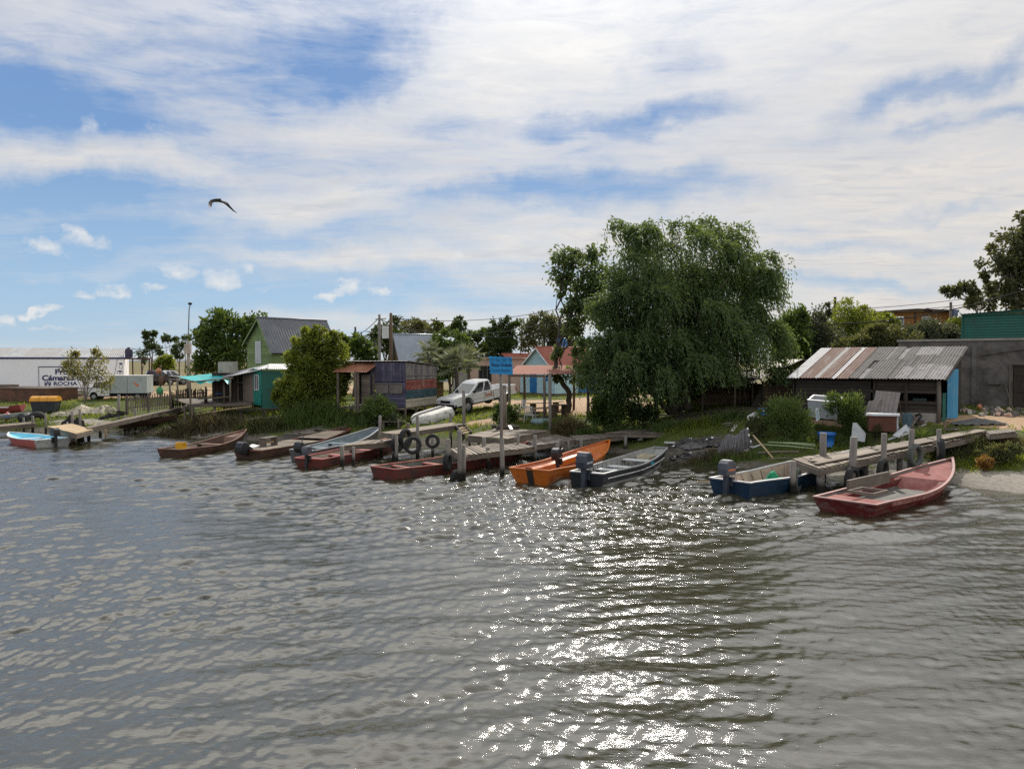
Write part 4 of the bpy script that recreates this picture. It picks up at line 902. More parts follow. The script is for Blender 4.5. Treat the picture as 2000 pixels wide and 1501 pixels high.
def plank_shack():
    r = thing('plank_shack', 'brown plank shack with a low gabled corrugated roof and open lean-to', 'shed', (9.75, 40, 1.6), 0)
    x0 = 3.32; W2 = 2.28
    mb = MB(); clad(mb, (x0,0,.08), X1, -Y1, 3.6, 1.95, .2, .03, gable=(1.45, 2.1, 2.45)); mb.build('front_wall', WOOD_BROWN, r)
    mb = MB(); clad(mb, (x0,4,.0), -Y1, -X1, 4, 1.45, .2, .03); mb.build('side_wall', WOOD_BROWN, r)
    mb = MB(); clad(mb, (0,2.2,.0), X1, -Y1, x0, 1.75, .2, .03); clad(mb, (0,2.2,0), Y1, -X1, 2.0, 1.7, .2, .03); mb.build('lean_to_wall', WOOD_BROWN, r)
    ap = Vector((x0+W2-.3,-.25,2.72)); mb = MB(); mb.corr(ap, (0,4.6,0), Vector((-2.75,0,-1.24)), .09, .016); mb.corr(ap, (0,4.6,0), Vector((2.0,0,-.95)), .09, .016); mb.build('roof', surf('brown grey sheet', (.14,.12,.11), (.30,.27,.25), 1.6, .6, .3, .4, .04, dirt=(.13,.07,.045), dirtamt=.6), r)
    mb = MB(); mb.corr((-.2,2.5,1.95), (x0+.2,0,0), (0,-2.4,-.22), .09, .016); mb.build('lean_to_roof', ASB, r)
    for px, dx, ln in ((1374,0,0),(1437,.02,0),(1447,.0,0),(1472,0,0),(1452,.35,.1)):
        x = (px-1000)/F*40-9.75; mb = MB(); mb.tube([(x+dx,.2+ln,-.2),(x,.15,1.8)], .05 if dx < .1 else .03, 6); mb.build('post', WOOD_DARK if px > 1440 else WOOD_GREY, r)
    mb = MB(); mb.beam((x0-.02,-.03,0),(x0-.02,-.03,1.6),.1,.1,Y1); mb.build('corner_post', WOOD_DARK, r)
    mb = MB(); mb.prism([(x0-.75,-.1,0),(x0-.05,-.1,0),(x0-.05,.1,1.25)], (0,.02,0)); o = mb.build('dark_panel', WOOD_DARK, r)
plank_shack()
# ------------------------------------------------------------------ gabled houses: gable wall along local x, ridge along local y
def gabled(name, label, A, B, z0, D, hl, hr, au, ha, wall, roof, bh=.14, over=.3, trim=None, pitch=.11):
    """A = left gable corner, B = right gable corner (x,y); heights local"""
    ax, ay = A; bx, by = B; L = math.hypot(bx-ax, by-ay); r = thing(name, label, 'house', (ax, ay, z0), math.atan2(by-ay, bx-ax))
    mb = MB(); clad(mb, (0,0,0), X1, -Y1, L, ha, bh, .03, gable=((hl, hr), au, ha)); mb.build('gable_wall', wall, r)
    mb = MB(); clad(mb, (L,0,0), Y1, X1, D, hr, bh, .03); mb.build('side_wall', wall, r)
    mb = MB(); clad(mb, (L,D,0), -X1, Y1, L, ha, bh, .03, gable=((hr, hl), L-au, ha)); clad(mb, (0,D,0), -Y1, -X1, D, hl, bh, .03); mb.build('back_wall', wall, r)
    sl = (hr-ha)/(L-au); s2 = (hl-ha)/au
    roof_o = MB(); e = over
    roof_o.corr((au,-e,ha+.05), (0,D+2*e,0), (L-au+e, 0, sl*(L-au+e)), pitch*1.5, .035); roof_o.corr((au,D+e,ha+.05), (0,-D-2*e,0), (-au-e, 0, s2*(au+e)), pitch, .018)
    ro = roof_o.build('roof', roof, r); mb = MB(); mb.tube([(au,-e-.02,ha+.05),(au,D+e+.02,ha+.05)], .06, 8); mb.build('ridge_cap', roof, ro)
    mb = MB(); mb.beam((au,-e,ha-.06),(L+e,-e,ha-.06+sl*(L-au+e)),.03,.12); mb.beam((au,-e,ha-.06),(-e,-e,ha-.06+s2*(au+e)),.03,.12); mb.build('barge_board', trim or wall, r)
    return r, L
Ag = (-18.05, 52.48); Bg = (-15.6, 50.0)
gh, Lg = gabled('green_gable_house', 'lime green clapboard house with a steep dark grey corrugated roof and white shutters', Ag, Bg, 1.35, 4.7, 4.2, 3.72, 1.95, 5.72, WOOD_GREEN, GALV_DARK, .17, .28, pitch=.13)
def shutters():
    for x in (1.28, 1.70):
        mb = MB(); mb.box(x, -.09, 2.72, x+.38, -.05, 4.22)
        for k in range(12): mb.box(x+.05, -.115, 2.80+k*.115, x+.33, -.092, 2.80+k*.115+.07)
        mb.build('shutter', P_GREYW, gh)
    mb = MB(); mb.box(1.66,-.07,2.75,1.70,-.052,4.3); mb.build('shutter_gap', GLASS, gh)
shutters()
def porch():
    # lean-to, green hut, porch and tarpaulin in front of the green house
    zf = 1.45
    c = P(511, 760, 46); r = thing('green_hut', 'dark green plywood hut on stilts beside the tarpaulin porch', 'shed', (c.x, 46, zf), R(8))
    ang = R(52); lx = Vector((-math.cos(ang), math.sin(ang), 0)); n1 = Vector((-math.sin(ang), -math.cos(ang), 0))
    mb = MB(); hexa(mb, [Vector((0,0,-.05)), Vector((2.2,.0,-.05)), Vector((2.2,0,2.2)), Vector((0,0,2.2)), Vector((0,-.04,-.05)), Vector((2.2,-.04,-.05)), Vector((2.2,-.04,2.2)), Vector((0,-.04,2.2))]); mb.build('front_wall', P_GREEN, r)
    mb = MB(); a = lx*.95; p = [a+Z1*.12, Z1*.12, Z1*2.22, a+Z1*2.34]; hexa(mb, p+[q+n1*.04 for q in p]); mb.build('side_wall', surf('sunlit green ply', (.008,.15,.115), (.015,.21,.16), 2, .5), r)  # brighter green puts sunlight into the colour of this side
    winpart(r, lx*.72+n1*.045+Z1*1.05, -lx, n1, .46, .9, P_GREYW, GLASS, .05, 1)
    mb = MB(); mb.tube([(0.02,-.02,-.1),(0.02,-.02,2.2)], .03, 6); mb.build('corner_strip', P_GREEN, r)
    mb = MB(); a0 = lx*.97; a1 = lx*2.1; p = [a1+Z1*.0, a0+Z1*.0, a0+Z1*2.35, a1+Z1*2.1]; hexa(mb, p+[q+n1*.03 for q in p]); mb.build('chipboard_panel', OSB, r)
    mb = MB(); mb.beam(lx*2.2+Z1*-.1, lx*2.2+Z1*2.0, .12, .12, Y1); mb.beam(lx*3.0+Z1*-.1, lx*3.0+Z1*1.95, .09, .09, Y1); mb.beam(lx*2.2+Z1*1.45, lx*3.0+Z1*1.45, .05, .35, n1)
    mb.build('frame', WOOD_GREY, r)
    mb = MB(); mb.beam((-1.5,0,-.12), (2.3,0,-.12), .12, .12); mb.build('floor_beam', WOOD_DARK, r)
    for x in (-1.2,.1,1.3,2.1): mb = MB(); mb.beam((x,.1,-1.5),(x,.1,-.19),.13,.13,Y1); mb.build('stilt', WOOD_DARK, r)
    mb = MB(); q0 = Vector((1.7,-.25,2.30)); 
    mb.corr(Vector((.15,1.8,2.62)), Vector((2.3,.25,-.03)), Vector((-.30,-2.1,-.30)), .12, .02); mb.corr(lx*2.9+Vector((-1.2,1.0,1.95)), -(lx*2.9+Vector((-1.2,1.0,1.95)))+Vector((.18,1.6,2.6)), Vector((.25,-1.9,-.24)), .12, .02); mb.build('roof', GALV, r)
    mb = MB(); mb.box(-3.0,2.2,2.05,-1.9,2.7,2.75); mb.build('chimney_box', CONC_L, r)
    mb = MB(); vclad(mb, (-3.4,2.4,-.1), X1, -Y1, 3.2, 2.2, .2, .03); mb.build('back_wall', WOOD_DARK, r)
    # tarpaulin porch
    o = thing('tarpaulin_porch', 'open porch of grey poles roofed by a torn teal tarpaulin', 'porch', P(400, 780, 47.5))
    O = Vector(o.location); zt = {}
    top = [P(347,735,47), P(440,726,49), P(449,741,46.2), P(420,745,45.6), P(402,752,45.2), P(386,744,45.4)]
    mb = MB(); a, b_, c_, d_ = P(347,736,47)-O, P(446,726,49.3)-O, P(449,742,46)-O, P(384,746,45.2)-O
    def fn(u, v):
        p = a.lerp(b_, u).lerp(d_.lerp(c_, u), v); s = .07*math.sin(u*11)*v+.05*math.sin(u*23+2)*v*v
        return p+Z1*(s-.10*math.sin(u*math.pi)*math.sin(v*math.pi)-(.16*max(0, math.sin(u*7+.6)) if v > .93 else 0))
    mb.grid(fn, 30, 14, su=3, sv=2); t_ = mb.build('tarpaulin', TARP, o)
    for px, y0, y1, Yp in ((331,740,792,47.5),(346,738,790,48.5),(371,746,822,45.2),(437,742,800,46.5),(449,740,798,46)):
        mb = MB(); mb.tube([P(px+random.uniform(-1,1), y1, Yp)-O, P(px+1, (y0+y1)/2, Yp)-O, P(px, y0, Yp)-O], .055, 6); mb.build('post', WOOD_GREY, o)
    mb = MB(); mb.tube([P(331,740,47.5)-O, P(372,747,45.2)-O], .04, 6); mb.tube([P(346,738,48.5)-O, P(450,727,48.5)-O], .04, 6); mb.tube([P(371,746,45.2)-O, P(455,738,46)-O], .045, 6); mb.build('beam', WOOD_GREY, o)
    # porch floor
    mb = MB(); f0, f1, f2, f3 = P(372,790,46)-O, P(492,786,45.8)-O, P(492,778,50)-O, P(336,778,50)-O
    for k in range(14):
        u0, u1 = k/14, (k+.92)/14
        p = [f0.lerp(f1,u0), f0.lerp(f1,u1), f3.lerp(f2,u1), f3.lerp(f2,u0)]; hexa(mb, [q-Z1*.05 for q in p]+p)
    mb.beam(f0-Z1*.1, f1-Z1*.1, .08, .14)
    mb.build('floor', WOOD_GREY, o)
    for px, Yp in ((376,46),(419,46),(470,46),(361,46.5)): mb = MB(); p = P(px,792,Yp)-O; mb.beam(p-Z1*1.5, p, .12, .12, Y1); mb.build('stilt', WOOD_GREY, o)
    tb = thing('porch_table', 'long plank table on the tarpaulin porch', 'table', P(418,789,46.3)); O2 = Vector(tb.location); mb = MB(); mb.beam(P(388,779,46.2)-O2, P(452,774,46.6)-O2, .5, .05); mb.build('table_top', WOOD_GREY, tb)
    for px in (402, 440):
        mb = MB(); p = P(px,778,46.4)-O2; mb.beam(p, p-Z1*.42, .35, .07, X1); mb.build('leg', WOOD_DARK, tb)
    ch = thing('porch_chair', 'blue framed chair behind the porch table', 'chair', P(430,782,47.8)); mb = MB(); mb.box(-.22,-.2,.42,.22,.2,.46); mb.build('seat', P_BLUE, ch); mb = MB(); mb.beam((-.2,.2,0),(-.24,.28,.95),.03,.03,X1); mb.beam((.2,.2,0),(.24,.28,.95),.03,.03,X1); mb.beam((-.24,.27,.9),(.24,.27,.9),.03,.05); mb.beam((-.22,.24,.68),(.22,.24,.68),.03,.05); mb.build('backrest', plain('blue grey metal', (.12,.20,.26), .5), ch)
    mb = MB(); mb.beam((-.2,-.18,0),(-.2,-.18,.43),.03,.03,X1); mb.build('leg', WOOD_DARK, ch); mb = MB(); mb.beam((.2,-.18,0),(.2,-.18,.43),.03,.03,X1); mb.build('leg', WOOD_DARK, ch)
    mb = MB(); mb.tube([P(382,809,44.8), P(440,800,45), P(492,793,45.3)], .035, 6); q = mb.build('hand_rail', WOOD_NEW); tag(q, 'long pale pole lashed below the porch floor', 'pole')
porch()
# ------------------------------------------------------------------ purple shed on stilts
def purple_shed():
    cx, cy = -6.1, 44.0; z0 = 1.62; rz = math.atan2(-1.3, 4.5); r = thing('purple_shed', 'purple board shed on stilts with red, teal and cream painted side and rusty porch roof', 'shed', (cx, cy, z0), rz)
    # local -x runs left along the front, local +y runs back along the painted side
    Wd, D = 2.2, 4.7; Hc = 2.52
    mb = MB(); clad(mb, (-Wd,0,0), X1, -Y1, Wd, 1.42, .14, .03, holes=[(.32, 1.12, .78, 1.30), (1.26, 2.0, .78, 1.30)]); vclad(mb, (-Wd*.86,-.006,0), X1, -Y1, Wd*.86, Hc, .11, .03, z0=1.43); clad(mb, (-Wd,0,1.42), X1, -Y1, Wd*.14, 1.0, .14, .03); mb.build('front_wall', WOOD_PURPLE, r)
    for x, w in ((-Wd+.32,.80),(-Wd+1.26,.74)): winpart(r, (x,-.035,.78), X1, -Y1, w, .52, WOOD_GREY, surf('dusty shutter board', (.10,.09,.085), (.17,.15,.14), 3, .8), .05, 0, 'shuttered_window')
    mb = MB(); clad(mb, (0,0,-.05), Y1, X1, D, .5, .12, .03); mb.build('cream_boards', WOOD_CREAM, r)
    mb = MB(); clad(mb, (0,0,.46), Y1, X1, D, .48, .12, .03); mb.build('teal_boards', WOOD_TEAL, r)
    mb = MB(); clad(mb, (0,0,.95), Y1, X1, D, .56, .14, .03); mb.build('red_boards', WOOD_RED, r)
    mb = MB(); vclad(mb, (0,0,0), Y1, X1, D, lambda u: Hc-.12*u/D*2, .17, .03, z0=1.52); mb.beam((.06,0,1.82),(.06,D,1.78),.05,.09); mb.build('upper_boards', wood('faded purple boards', (.085,.078,.098), (.19,.18,.19), worn=(.24,.22,.19), wornamt=.12), r)
    mb = MB(); vclad(mb, (-4.1,D,0), X1, Y1, 4.1, 2.3, .2, .03); vclad(mb, (-Wd-.02,1.6,0), X1, -Y1, -.0+.02, 2.3, .2, .03); mb.build('back_wall', WOOD_DARK, r)
    mb = MB(); clad(mb, (-Wd-.0,1.5,0), -Y1, -X1, 1.5, 2.4, .14, .03); mb.build('porch_side_wall', WOOD_TEAL, r)
    mb = MB(); clad(mb, (-4.0,1.5,0), X1, -Y1, 1.8, 2.4, .14, .03); mb.build('porch_back_wall', WOOD_DARK, r)
    mb = MB(); mb.corr((-4.2,-.05,Hc+.10), (4.35,0,0), (0,D+.3,-.26), .085, .022); mb.build('roof', ASB_L, r)
    mb = MB(); mb.corr((-3.95,.25,Hc-.02), (2.2,0,0), (-.25,-1.15,-.52), .12, .014); mb.build('porch_roof', RUST, r)
    for x, y in ((-3.9,-.75),(-2.75,-.8),(-2.62,-.75),(-1.98,-.06)):
        mb = MB(); mb.beam((x,y,-.35),(x,y,2.05 if y < -.1 else 1.9),.11,.11,Y1); mb.build('porch_post', WOOD_GREY, r)
    mb = MB(); clad(mb, (-2.55,-.45,0), X1, -Y1, .55, 1.85, .14, .03); mb.build('porch_panel', WOOD_GREY, r)
    mb = MB(); mb.box(-4.1,-.7,-.16,0,D,-.06); mb.build('floor', WOOD_GREY, r)
    for x, y in ((-.08,.05),(-.6,.1),(-1.3,.1),(-2.2,.1),(-3.2,-.5),(-.05,1.6),(-.05,3.0),(-.05,4.5)):
        mb = MB(); mb.beam((x,y,-1.3),(x+.02,y,-.15),.12,.12,Y1); mb.build('stilt', WOOD_GREY, r)
purple_shed()
ca_, _ = gabled('steep_cabin', 'small wooden cabin with a steep pale metal roof behind the purple shed', (P(765,700,60).x, 60.0), (P(793,700,57).x, 57.4), 1.5, 3.0, 2.0, 2.0, 1.45, 4.75, wood('ochre boards', (.12,.075,.035), (.24,.16,.085)), surf('pale zinc', (.22,.25,.29), (.34,.38,.43), 1.2, .45, .5, .5, .03), .16, .5, WOOD_GREY)
# ------------------------------------------------------------------ blue and white cottage
co, Lc = gabled('blue_cottage', 'pale blue clapboard cottage with red corrugated roof and bright blue doors', (.74, 65.2), (3.45, 62.2), 1.62, 5.6, 2.0, 1.95, 2.1, 3.75, WOOD_SKY, REDROOF, .15, .3, P_WHITE)
def cottage_bits():
    for parent_x in (0.95,):
        mb = MB(); mb.box(1.2,-.075,.02,2.0,-.036,1.95); mb.build('door', P_BLUE, co)
    mb = MB(); mb.box(2.75,-.075,1.0,3.3,-.036,1.7); mb.build('blue_shutter', P_BLUE, co)
    mb = MB(); mb.box(Lc+.036,2.8,.0,Lc+.075,5.0,1.9); mb.build('blue_panel', P_BLUE, co)
    mb = MB(); mb.box(-.05,-.1,-.5,Lc+.05,0,.0); mb.box(Lc,-.1,-.5,Lc+.1,5.6,0); mb.build('plinth', CONC, co)
    o = thing('blue_water_tank', 'bright blue water tank standing behind the red roof ridge', 'tank', P(1099,679,69)); mb = MB(); mb.lathe([(.38,0),(.40,.15),(.40,.75),(.34,.85),(.10,.92)], 16); mb.build('tank', P_BLUE, o)
    mb = MB(); mb.box(-.4,-.4,-3.6,.4,.4,-.02); mb.build('stand', CONC, o)
cottage_bits()
gabled('dark_wood_house', 'dark boarded house with a dull red roof behind the blue sign', (P(962,720,74).x, 74), (P(1010,720,71).x, 71), 1.5, 5, 2.2, 2.2, 2.0, 3.4, WOOD_DARK, REDROOF, .18, .4)
def pink_house():
    b = P(918, 760, 68); r = thing('pink_house', 'flat roofed pink rendered house partly hidden by palms', 'house', (b.x, 68, 1.5), R(-6)); mb = MB()
    mb.box(0,0,0,.75,.2,2.95); mb.box(.75,0,0,1.95,.2,.9); mb.box(.75,0,2.35,1.95,.2,2.95); mb.box(1.95,0,0,4.6,.2,2.95); mb.box(0,.2,0,.2,4,2.95); mb.box(4.4,.2,0,4.6,4,2.95); mb.box(.2,3.8,0,4.4,4,2.95); mb.build('wall', PINKW, r)
    mb = MB(); mb.box(-.15,-.2,2.95,4.75,4.1,3.1); mb.build('roof', surf('roof edge', (.30,.22,.17), (.42,.32,.25), 2, .9), r)
    winpart(r, (.78,.05,.92), X1, -Y1, 1.14, 1.4, WOOD_GREY, GLASS, .07, 2)
    mb = MB(); mb.box(-1.7,.5,0,-.1,.65,2.2); mb.build('side_wall', CONC_L, r)
pink_house()
def shelter():
    r = thing('picnic_shelter', 'open picnic shelter with a faded red corrugated roof on log posts', 'shelter', (1.9, 44, 1.15)); O = Vector(r.location)
    fl, fr_, bk, bl_ = P(993,730,42.5)-O, P(1063,731,41.5)-O, P(1128,713,46.5)-O, P(1010,713,47.5)-O
    mb = MB(); mb.corr(bl_, bk-bl_, fl-bl_, .14, .03); mb.build('roof', PINKROOF, r)
    mb = MB(); mb.beam(fl-Z1*.09, fr_-Z1*.09, .09, .12); mb.beam(bl_-Z1*.09, bk-Z1*.09, .09, .12); mb.beam(fr_-Z1*.1, bk-Z1*.1, .09, .12); mb.beam(fl-Z1*.1, bl_-Z1*.1, .09, .12); mb.build('roof_beam', WOOD_BROWN, r)
    for p, m in ((fr_, WOOD_GREY), (fl+(fr_-fl)*.02, WOOD_GREY), (bl_+(bk-bl_)*.12, WOOD_BROWN), (bk-(bk-bl_)*.06, WOOD_BROWN)):
        p = Vector(p); g0 = Vector((p.x, p.y, tzf(p.x+O.x, p.y+O.y)-.2-O.z)); mb = MB(); mb.tube([g0, g0.lerp(p, .5)+X1*.02, p-Z1*.1], .075, 8); mb.build('post', m, r)
shelter()
# ------------------------------------------------------------------ white cold store with painted sign
def text(s, size, loc, rot, mat, parent, name='lettering', bold=.0, align='CENTER', sx=1.0, ext=.004):
    cu = bpy.data.curves.new(name, 'FONT'); cu.body = s; cu.size = size; cu.align_x = align; cu.align_y = 'CENTER'; cu.extrude = ext; cu.offset = bold
    tmp = bpy.data.objects.new('tmp', cu); C.objects.link(tmp); bpy.context.view_layer.update()
    me = bpy.data.meshes.new_from_object(tmp.evaluated_get(bpy.context.evaluated_depsgraph_get())); bpy.data.objects.remove(tmp); me.name = name; me.materials.clear(); me.materials.append(mat)
    o = bpy.data.objects.new(name, me); C.objects.link(o); o.parent = parent; o.location = loc; o.rotation_euler = rot; o.scale = (sx, 1, 1); return o
def cold_store():
    a, b = P(-60, 750, 60.5), P(243, 750, 64.5); L = math.hypot(b.x-a.x, b.y-a.y); rz = math.atan2(b.y-a.y, b.x-a.x)
    r = thing('white_store_building', 'long white panel building with a pale corrugated roof and navy painted sign', 'building', (a.x, a.y, 1.0), rz)
    z0, ze = .82, 3.42
    mb = MB(); mb.box(0,0,z0,L,.2,ze); mb.box(L-.2,.2,z0,L,3.9,ze); mb.box(0,.2,z0,.2,3.9,ze); mb.box(.2,3.7,z0,L-.2,3.9,ze); mb.build('wall', WHITEWALL, r)
    mb = MB(); mb.box(-.1,-.05,ze,L+.12,.1,ze+.14); mb.build('eave_trim', NAVY, r)
    mb = MB(); n = 9
    for k in range(n): mb.corr((L*k/n-.05,3.6,ze+.95+.003*(k%2)), (L/n+.02,0,0), (0,-3.7,-.80), .15, .02, mi=(0,1,0,1,1,0,0,0,1)[k])
    mb.build('roof', [GALV, surf('weathered sheet', (.20,.195,.19), (.30,.29,.285), 1.4, .65, .1, .3, .03)], r)
    mb = MB(); mb.box(0,.02,.5,L,.35,z0); mb.build('base_beam', surf('stained plaster', (.28,.25,.17), (.46,.43,.34), 1.6, .9, 0, .2, .2, dirt=(.10,.09,.05), dirtamt=.6), r)
    mb = MB()
    for k in range(14): mb.box(L*k/13-.1,.1,-.7,L*k/13+.1,.4,.5)
    mb.build('piers', CONC, r)
    mb = MB(); mb.box(0,2.5,-.8,L,2.7,.5); mb.build('underfloor', WOOD_DARK, r)
    k = L/303.0
    def lx(px): # pixel column -> local x along the wall
        d = ray(px, 750); n = Vector((-math.sin(rz), math.cos(rz), 0)); s = n.dot(Vector((a.x, a.y, 0)))/n.dot(Vector((d.x, d.y, 0))); p = d*s; return (p.x-a.x)*math.cos(rz)+(p.y-a.y)*math.sin(rz)
    x0, x1 = lx(76), lx(185); s = MB(); zb, zt = 1.0, 2.78
    for (p, q) in (((x0,zb),(x1,zb)),((x0,zt),(x1,zt))): s.beam((p[0]-.03,-.012,p[1]),(q[0]+.03,-.012,q[1]),.02,.07)
    for x in (x0, x1): s.beam((x,-.012,zb+.036),(x,-.012,zt-.036),.02,.07,Y1)
    sg = s.build('painted_sign', NAVY, r); rt = (R(90), 0, 0)
    text('Proyecto', .58, (x0+(x1-x0)*.58,-.012,2.35), rt, NAVY, sg, bold=.02, sx=1.1); text('Cámaras de Frío', .60, (x0+.22,-.012,1.86), rt, NAVY, sg, bold=.022, align='LEFT', sx=1.08)
    text('ROCHA', .42, (x0+1.02,-.012,1.40), rt, NAVY, sg, bold=.012, align='LEFT', sx=1.15); text('GOBIERNO DE ROCHA', .12, (x0+1.02,-.012,1.16), rt, NAVY, sg, align='LEFT', sx=1.1)
    m = MB(); cx, cz = x0+.62, 1.35; sh = [(-.24,.22),(-.1,.20),(0,.26),(.1,.20),(.24,.22),(.22,-.06),(0,-.27),(-.22,-.06)]
    m.prism([(cx+x,-.016,cz+z) for x, z in sh], (0,.012,0)); m.build('crest', NAVY, sg); m = MB(); m.prism([(cx+x*.62-.0,-.022,cz+z*.5-.06) for x, z in [(-.22,.0),(0,.16),(.22,.0),(.2,-.06),(0,-.22),(-.2,-.06)]], (0,.004,0)); m.prism([(cx-.2,-.022,cz+.1),(cx+.2,-.022,cz+.1),(cx+.2,-.022,cz+.14),(cx-.2,-.022,cz+.14)], (0,.004,0)); m.build('crest_field', P_WHITE, sg)
    for (pa, pb, za, zb2, lab) in ((233.5,251,2.62,3.1,'u'),(230,254,1.92,2.45,'l')):
        ax_, bx_ = lx(pa), min(lx(pb), L-.12); m = MB(); m.box(ax_,-.03,za,bx_,-.004,zb2); q = m.build('notice_board', P_WHITE, r); m = MB(); cxx = (ax_+bx_)/2
        m.box(ax_,-.036,zb2-.08,bx_,-.031,zb2); m.prism([(cxx-.1,-.036,zb2-.08),(cxx+.1,-.036,zb2-.08),(cxx,-.036,zb2-.2)], (0,.005,0)); m.box(ax_,-.036,za,ax_+.02,-.031,zb2-.085); m.box(bx_-.02,-.036,za,bx_,-.031,zb2-.085); m.box(ax_+.025,-.036,za,bx_-.025,-.031,za+.02)
        for i in range(2): m.box(ax_+.12,-.036,za+.16+.09*i,bx_-.12,-.031,za+.19+.09*i)
        m.build('notice_print', NAVY, q)
    m = MB(); m.tube([(L-1.0,-.02,.5),(L-.5,-.03,ze)], .012, 5); m.build('cable', BLACKM, r)
    # steel frame and dark water tank
    f = thing('steel_frame', 'maroon steel frame standing open at the right end of the white building', 'frame', (b.x, b.y, 1.0), rz); m = MB()
    pts = [(.25,.3),(.85,.4),(1.35,.5),(1.9,.6)]
    for (x, y) in ((.62,.3),(1.32,.3),(1.92,.0),(1.92,3.0)):
        m = MB(); m.box(x-.05,y-.05,-.4,x+.05,y+.05,3.4); m.build('post', STEELR, f)
    m = MB(); m.beam((0,0,3.46),(2.0,0,3.46),.1,.12); m.beam((0,3,3.46),(2.0,3,3.46),.1,.12); m.beam((1.94,0.05,3.46),(1.94,2.95,3.46),.1,.12); m.beam((1.0,0.05,3.42),(1.0,2.95,3.42),.08,.1); m.build('top_rail', STEELR, f)
    t_ = thing('water_tank', 'dark blue domed water tank on top of the steel frame', 'tank', Matrix.Translation((b.x,b.y,1.0)) @ Matrix.Rotation(rz,4,'Z') @ Vector((.32,.6,3.52))); m = MB(); m.lathe([(.30,0),(.31,.15),(.31,.60),(.26,.76),(.12,.84),(.02,.86)], 18)
    m.build('tank', plain('purple black plastic', (.030,.026,.060), .5), t_); m = MB(); m.lathe([(.13,.83),(.13,.89),(.02,.90)], 12); m.build('lid', BLACKM, t_)
cold_store()
def brick_wall():
    m, t, out = newmat('rough brick'); ob = t('TexCoord').outputs['Object']; br = t('TexBrick', {'Vector': t('Mapping', {'Vector': ob, 'Rotation': (R(90), 0, 0)}).outputs[0], 'Color1': (.13,.055,.035,1), 'Color2': (.20,.085,.055,1), 'Mortar': (.16,.13,.11,1), 'Scale': 3.2, 'Mortar Size': .02})
    col = t.mix(t.ramp(t.noise(ob, 1.2, 7, .65), [(.4, 0), (.62, .85)]), br.outputs['Color'], (.075,.055,.042))
    bs = t('BsdfPrincipled', {'Base Color': col, 'Roughness': .95, 'Specular IOR Level': .1}); t.l.new(bs.outputs[0], out.inputs[0])
    a, b = P(-20, 800, 59.5), P(94, 795, 57.5); L = math.hypot(b.x-a.x, b.y-a.y); rz = math.atan2(b.y-a.y, b.x-a.x); r = thing('brick_wall', 'low rough brick enclosure with a concrete top in front of the white building', 'wall', (a.x, a.y, .7), rz)
    mb = MB(); mb.box(0,0,-.4,L,.22,1.42); mb.box(L-.22,.22,-.4,L,2.6,1.42); mb.box(.6,-.06,-.4,.85,-.002,1.4); mb.build('bricks', m, r)
    mb = MB(); mb.box(-.05,-.08,1.422,L+.06,2.65,1.53); mb.box(.4,.2,1.532,1.6,1.2,1.72); mb.build('coping', surf('stained coping', (.10,.075,.06), (.20,.15,.12), 2, .9), r)
brick_wall()
# ------------------------------------------------------------------ poles and wires
def pole(name, label, px, py_top, Y, r=.12, mat=None, extra=None):
    b = on(px, Y); tp = P(px, py_top, Y); o = thing(name, label, 'pole', b); mb = MB(); mb.tube([(0,0,-.3), tp-b], [r, r*.75], 10); mb.build('shaft', mat or WOOD_GREY, o)
    if extra: extra(o, tp-b)
    return tp
def tr_box(dx):
    def f(o, t_):
        mb = MB(); mb.box(t_.x+dx-.22,-.16,t_.z-1.75,t_.x+dx+.22,.2,t_.z-.85); q = mb.build('transformer', P_GREYW, o, bevel=.03); mb = MB()
        for x in (-.12,.12): mb.lathe([(.04,0),(.06,.06),(.03,.1),(.05,.16),(.02,.22)], 8, (t_.x+dx+x,0,t_.z-.85))
        mb.build('insulator', WOOD_BROWN, q); mb = MB(); mb.beam((t_.x-.3,0,t_.z-.35),(t_.x+.5,0,t_.z-.3),.06,.06); mb.build('cross_arm', WOOD_GREY, o)
    return f
CONCP = surf('concrete pole', (.24,.22,.20), (.34,.32,.29), 3, .9)
t1 = pole('utility_pole', 'grey utility pole carrying a transformer box behind the purple shed', 741, 614, 56, .125, surf('dark concrete pole', (.13,.12,.105), (.22,.205,.185), 3, .9), tr_box(.42))
t2 = pole('utility_pole', 'tall bare brown utility pole right of the transformer pole', 763.5, 611, 54, .135, WOOD_BROWN)
t3 = pole('utility_pole', 'short dark pole top above the bush left of the transformer pole', 694, 638, 78, .13, WOOD_DARK)
t4 = pole('utility_pole', 'thin dark post above the bush, right of the short pole', 705.5, 648, 74, .09, WOOD_DARK)
def lamp(o, t_):
    mb = MB(); mb.tube([t_, t_+Vector((.1,0,2.5)), t_+Vector((.22,0,2.95))], .05, 6); q = mb.build('lamp_arm', GALV_DARK, o); mb = MB(); e = t_+Vector((.2,0,2.9)); mb.lathe([(.08,0),(.2,.08),(.2,.2),(.06,.26)], 10, e); mb.build('lamp_head', BLACKM, q)
    mb = MB(); mb.box(t_.x-.3,-.4,t_.z-1.9,t_.x+.35,-.1,t_.z-.95); mb.build('junction_box', CONC_L, o, bevel=.03)
t5 = pole('street_lamp', 'concrete pole with a street lamp and grey box left of the bushy tree', 368, 653, 76, .2, CONCP, lamp)
t6 = pole('utility_pole', 'dark pole top rising behind the bright round tree', 1631, 580, 66, .15, WOOD_DARK)
def sbox(o, t_):
    mb = MB(); mb.box(t_.x+.15,-.15,t_.z-1.1,t_.x+.5,.15,t_.z-.6); mb.build('meter_box', plain('blue grey box', (.10,.13,.22), .6), o)
t7 = pole('utility_pole', 'weathered pole with a small dark box left of the green metal shed', 1857, 590, 60, .13, WOOD_GREY, sbox)
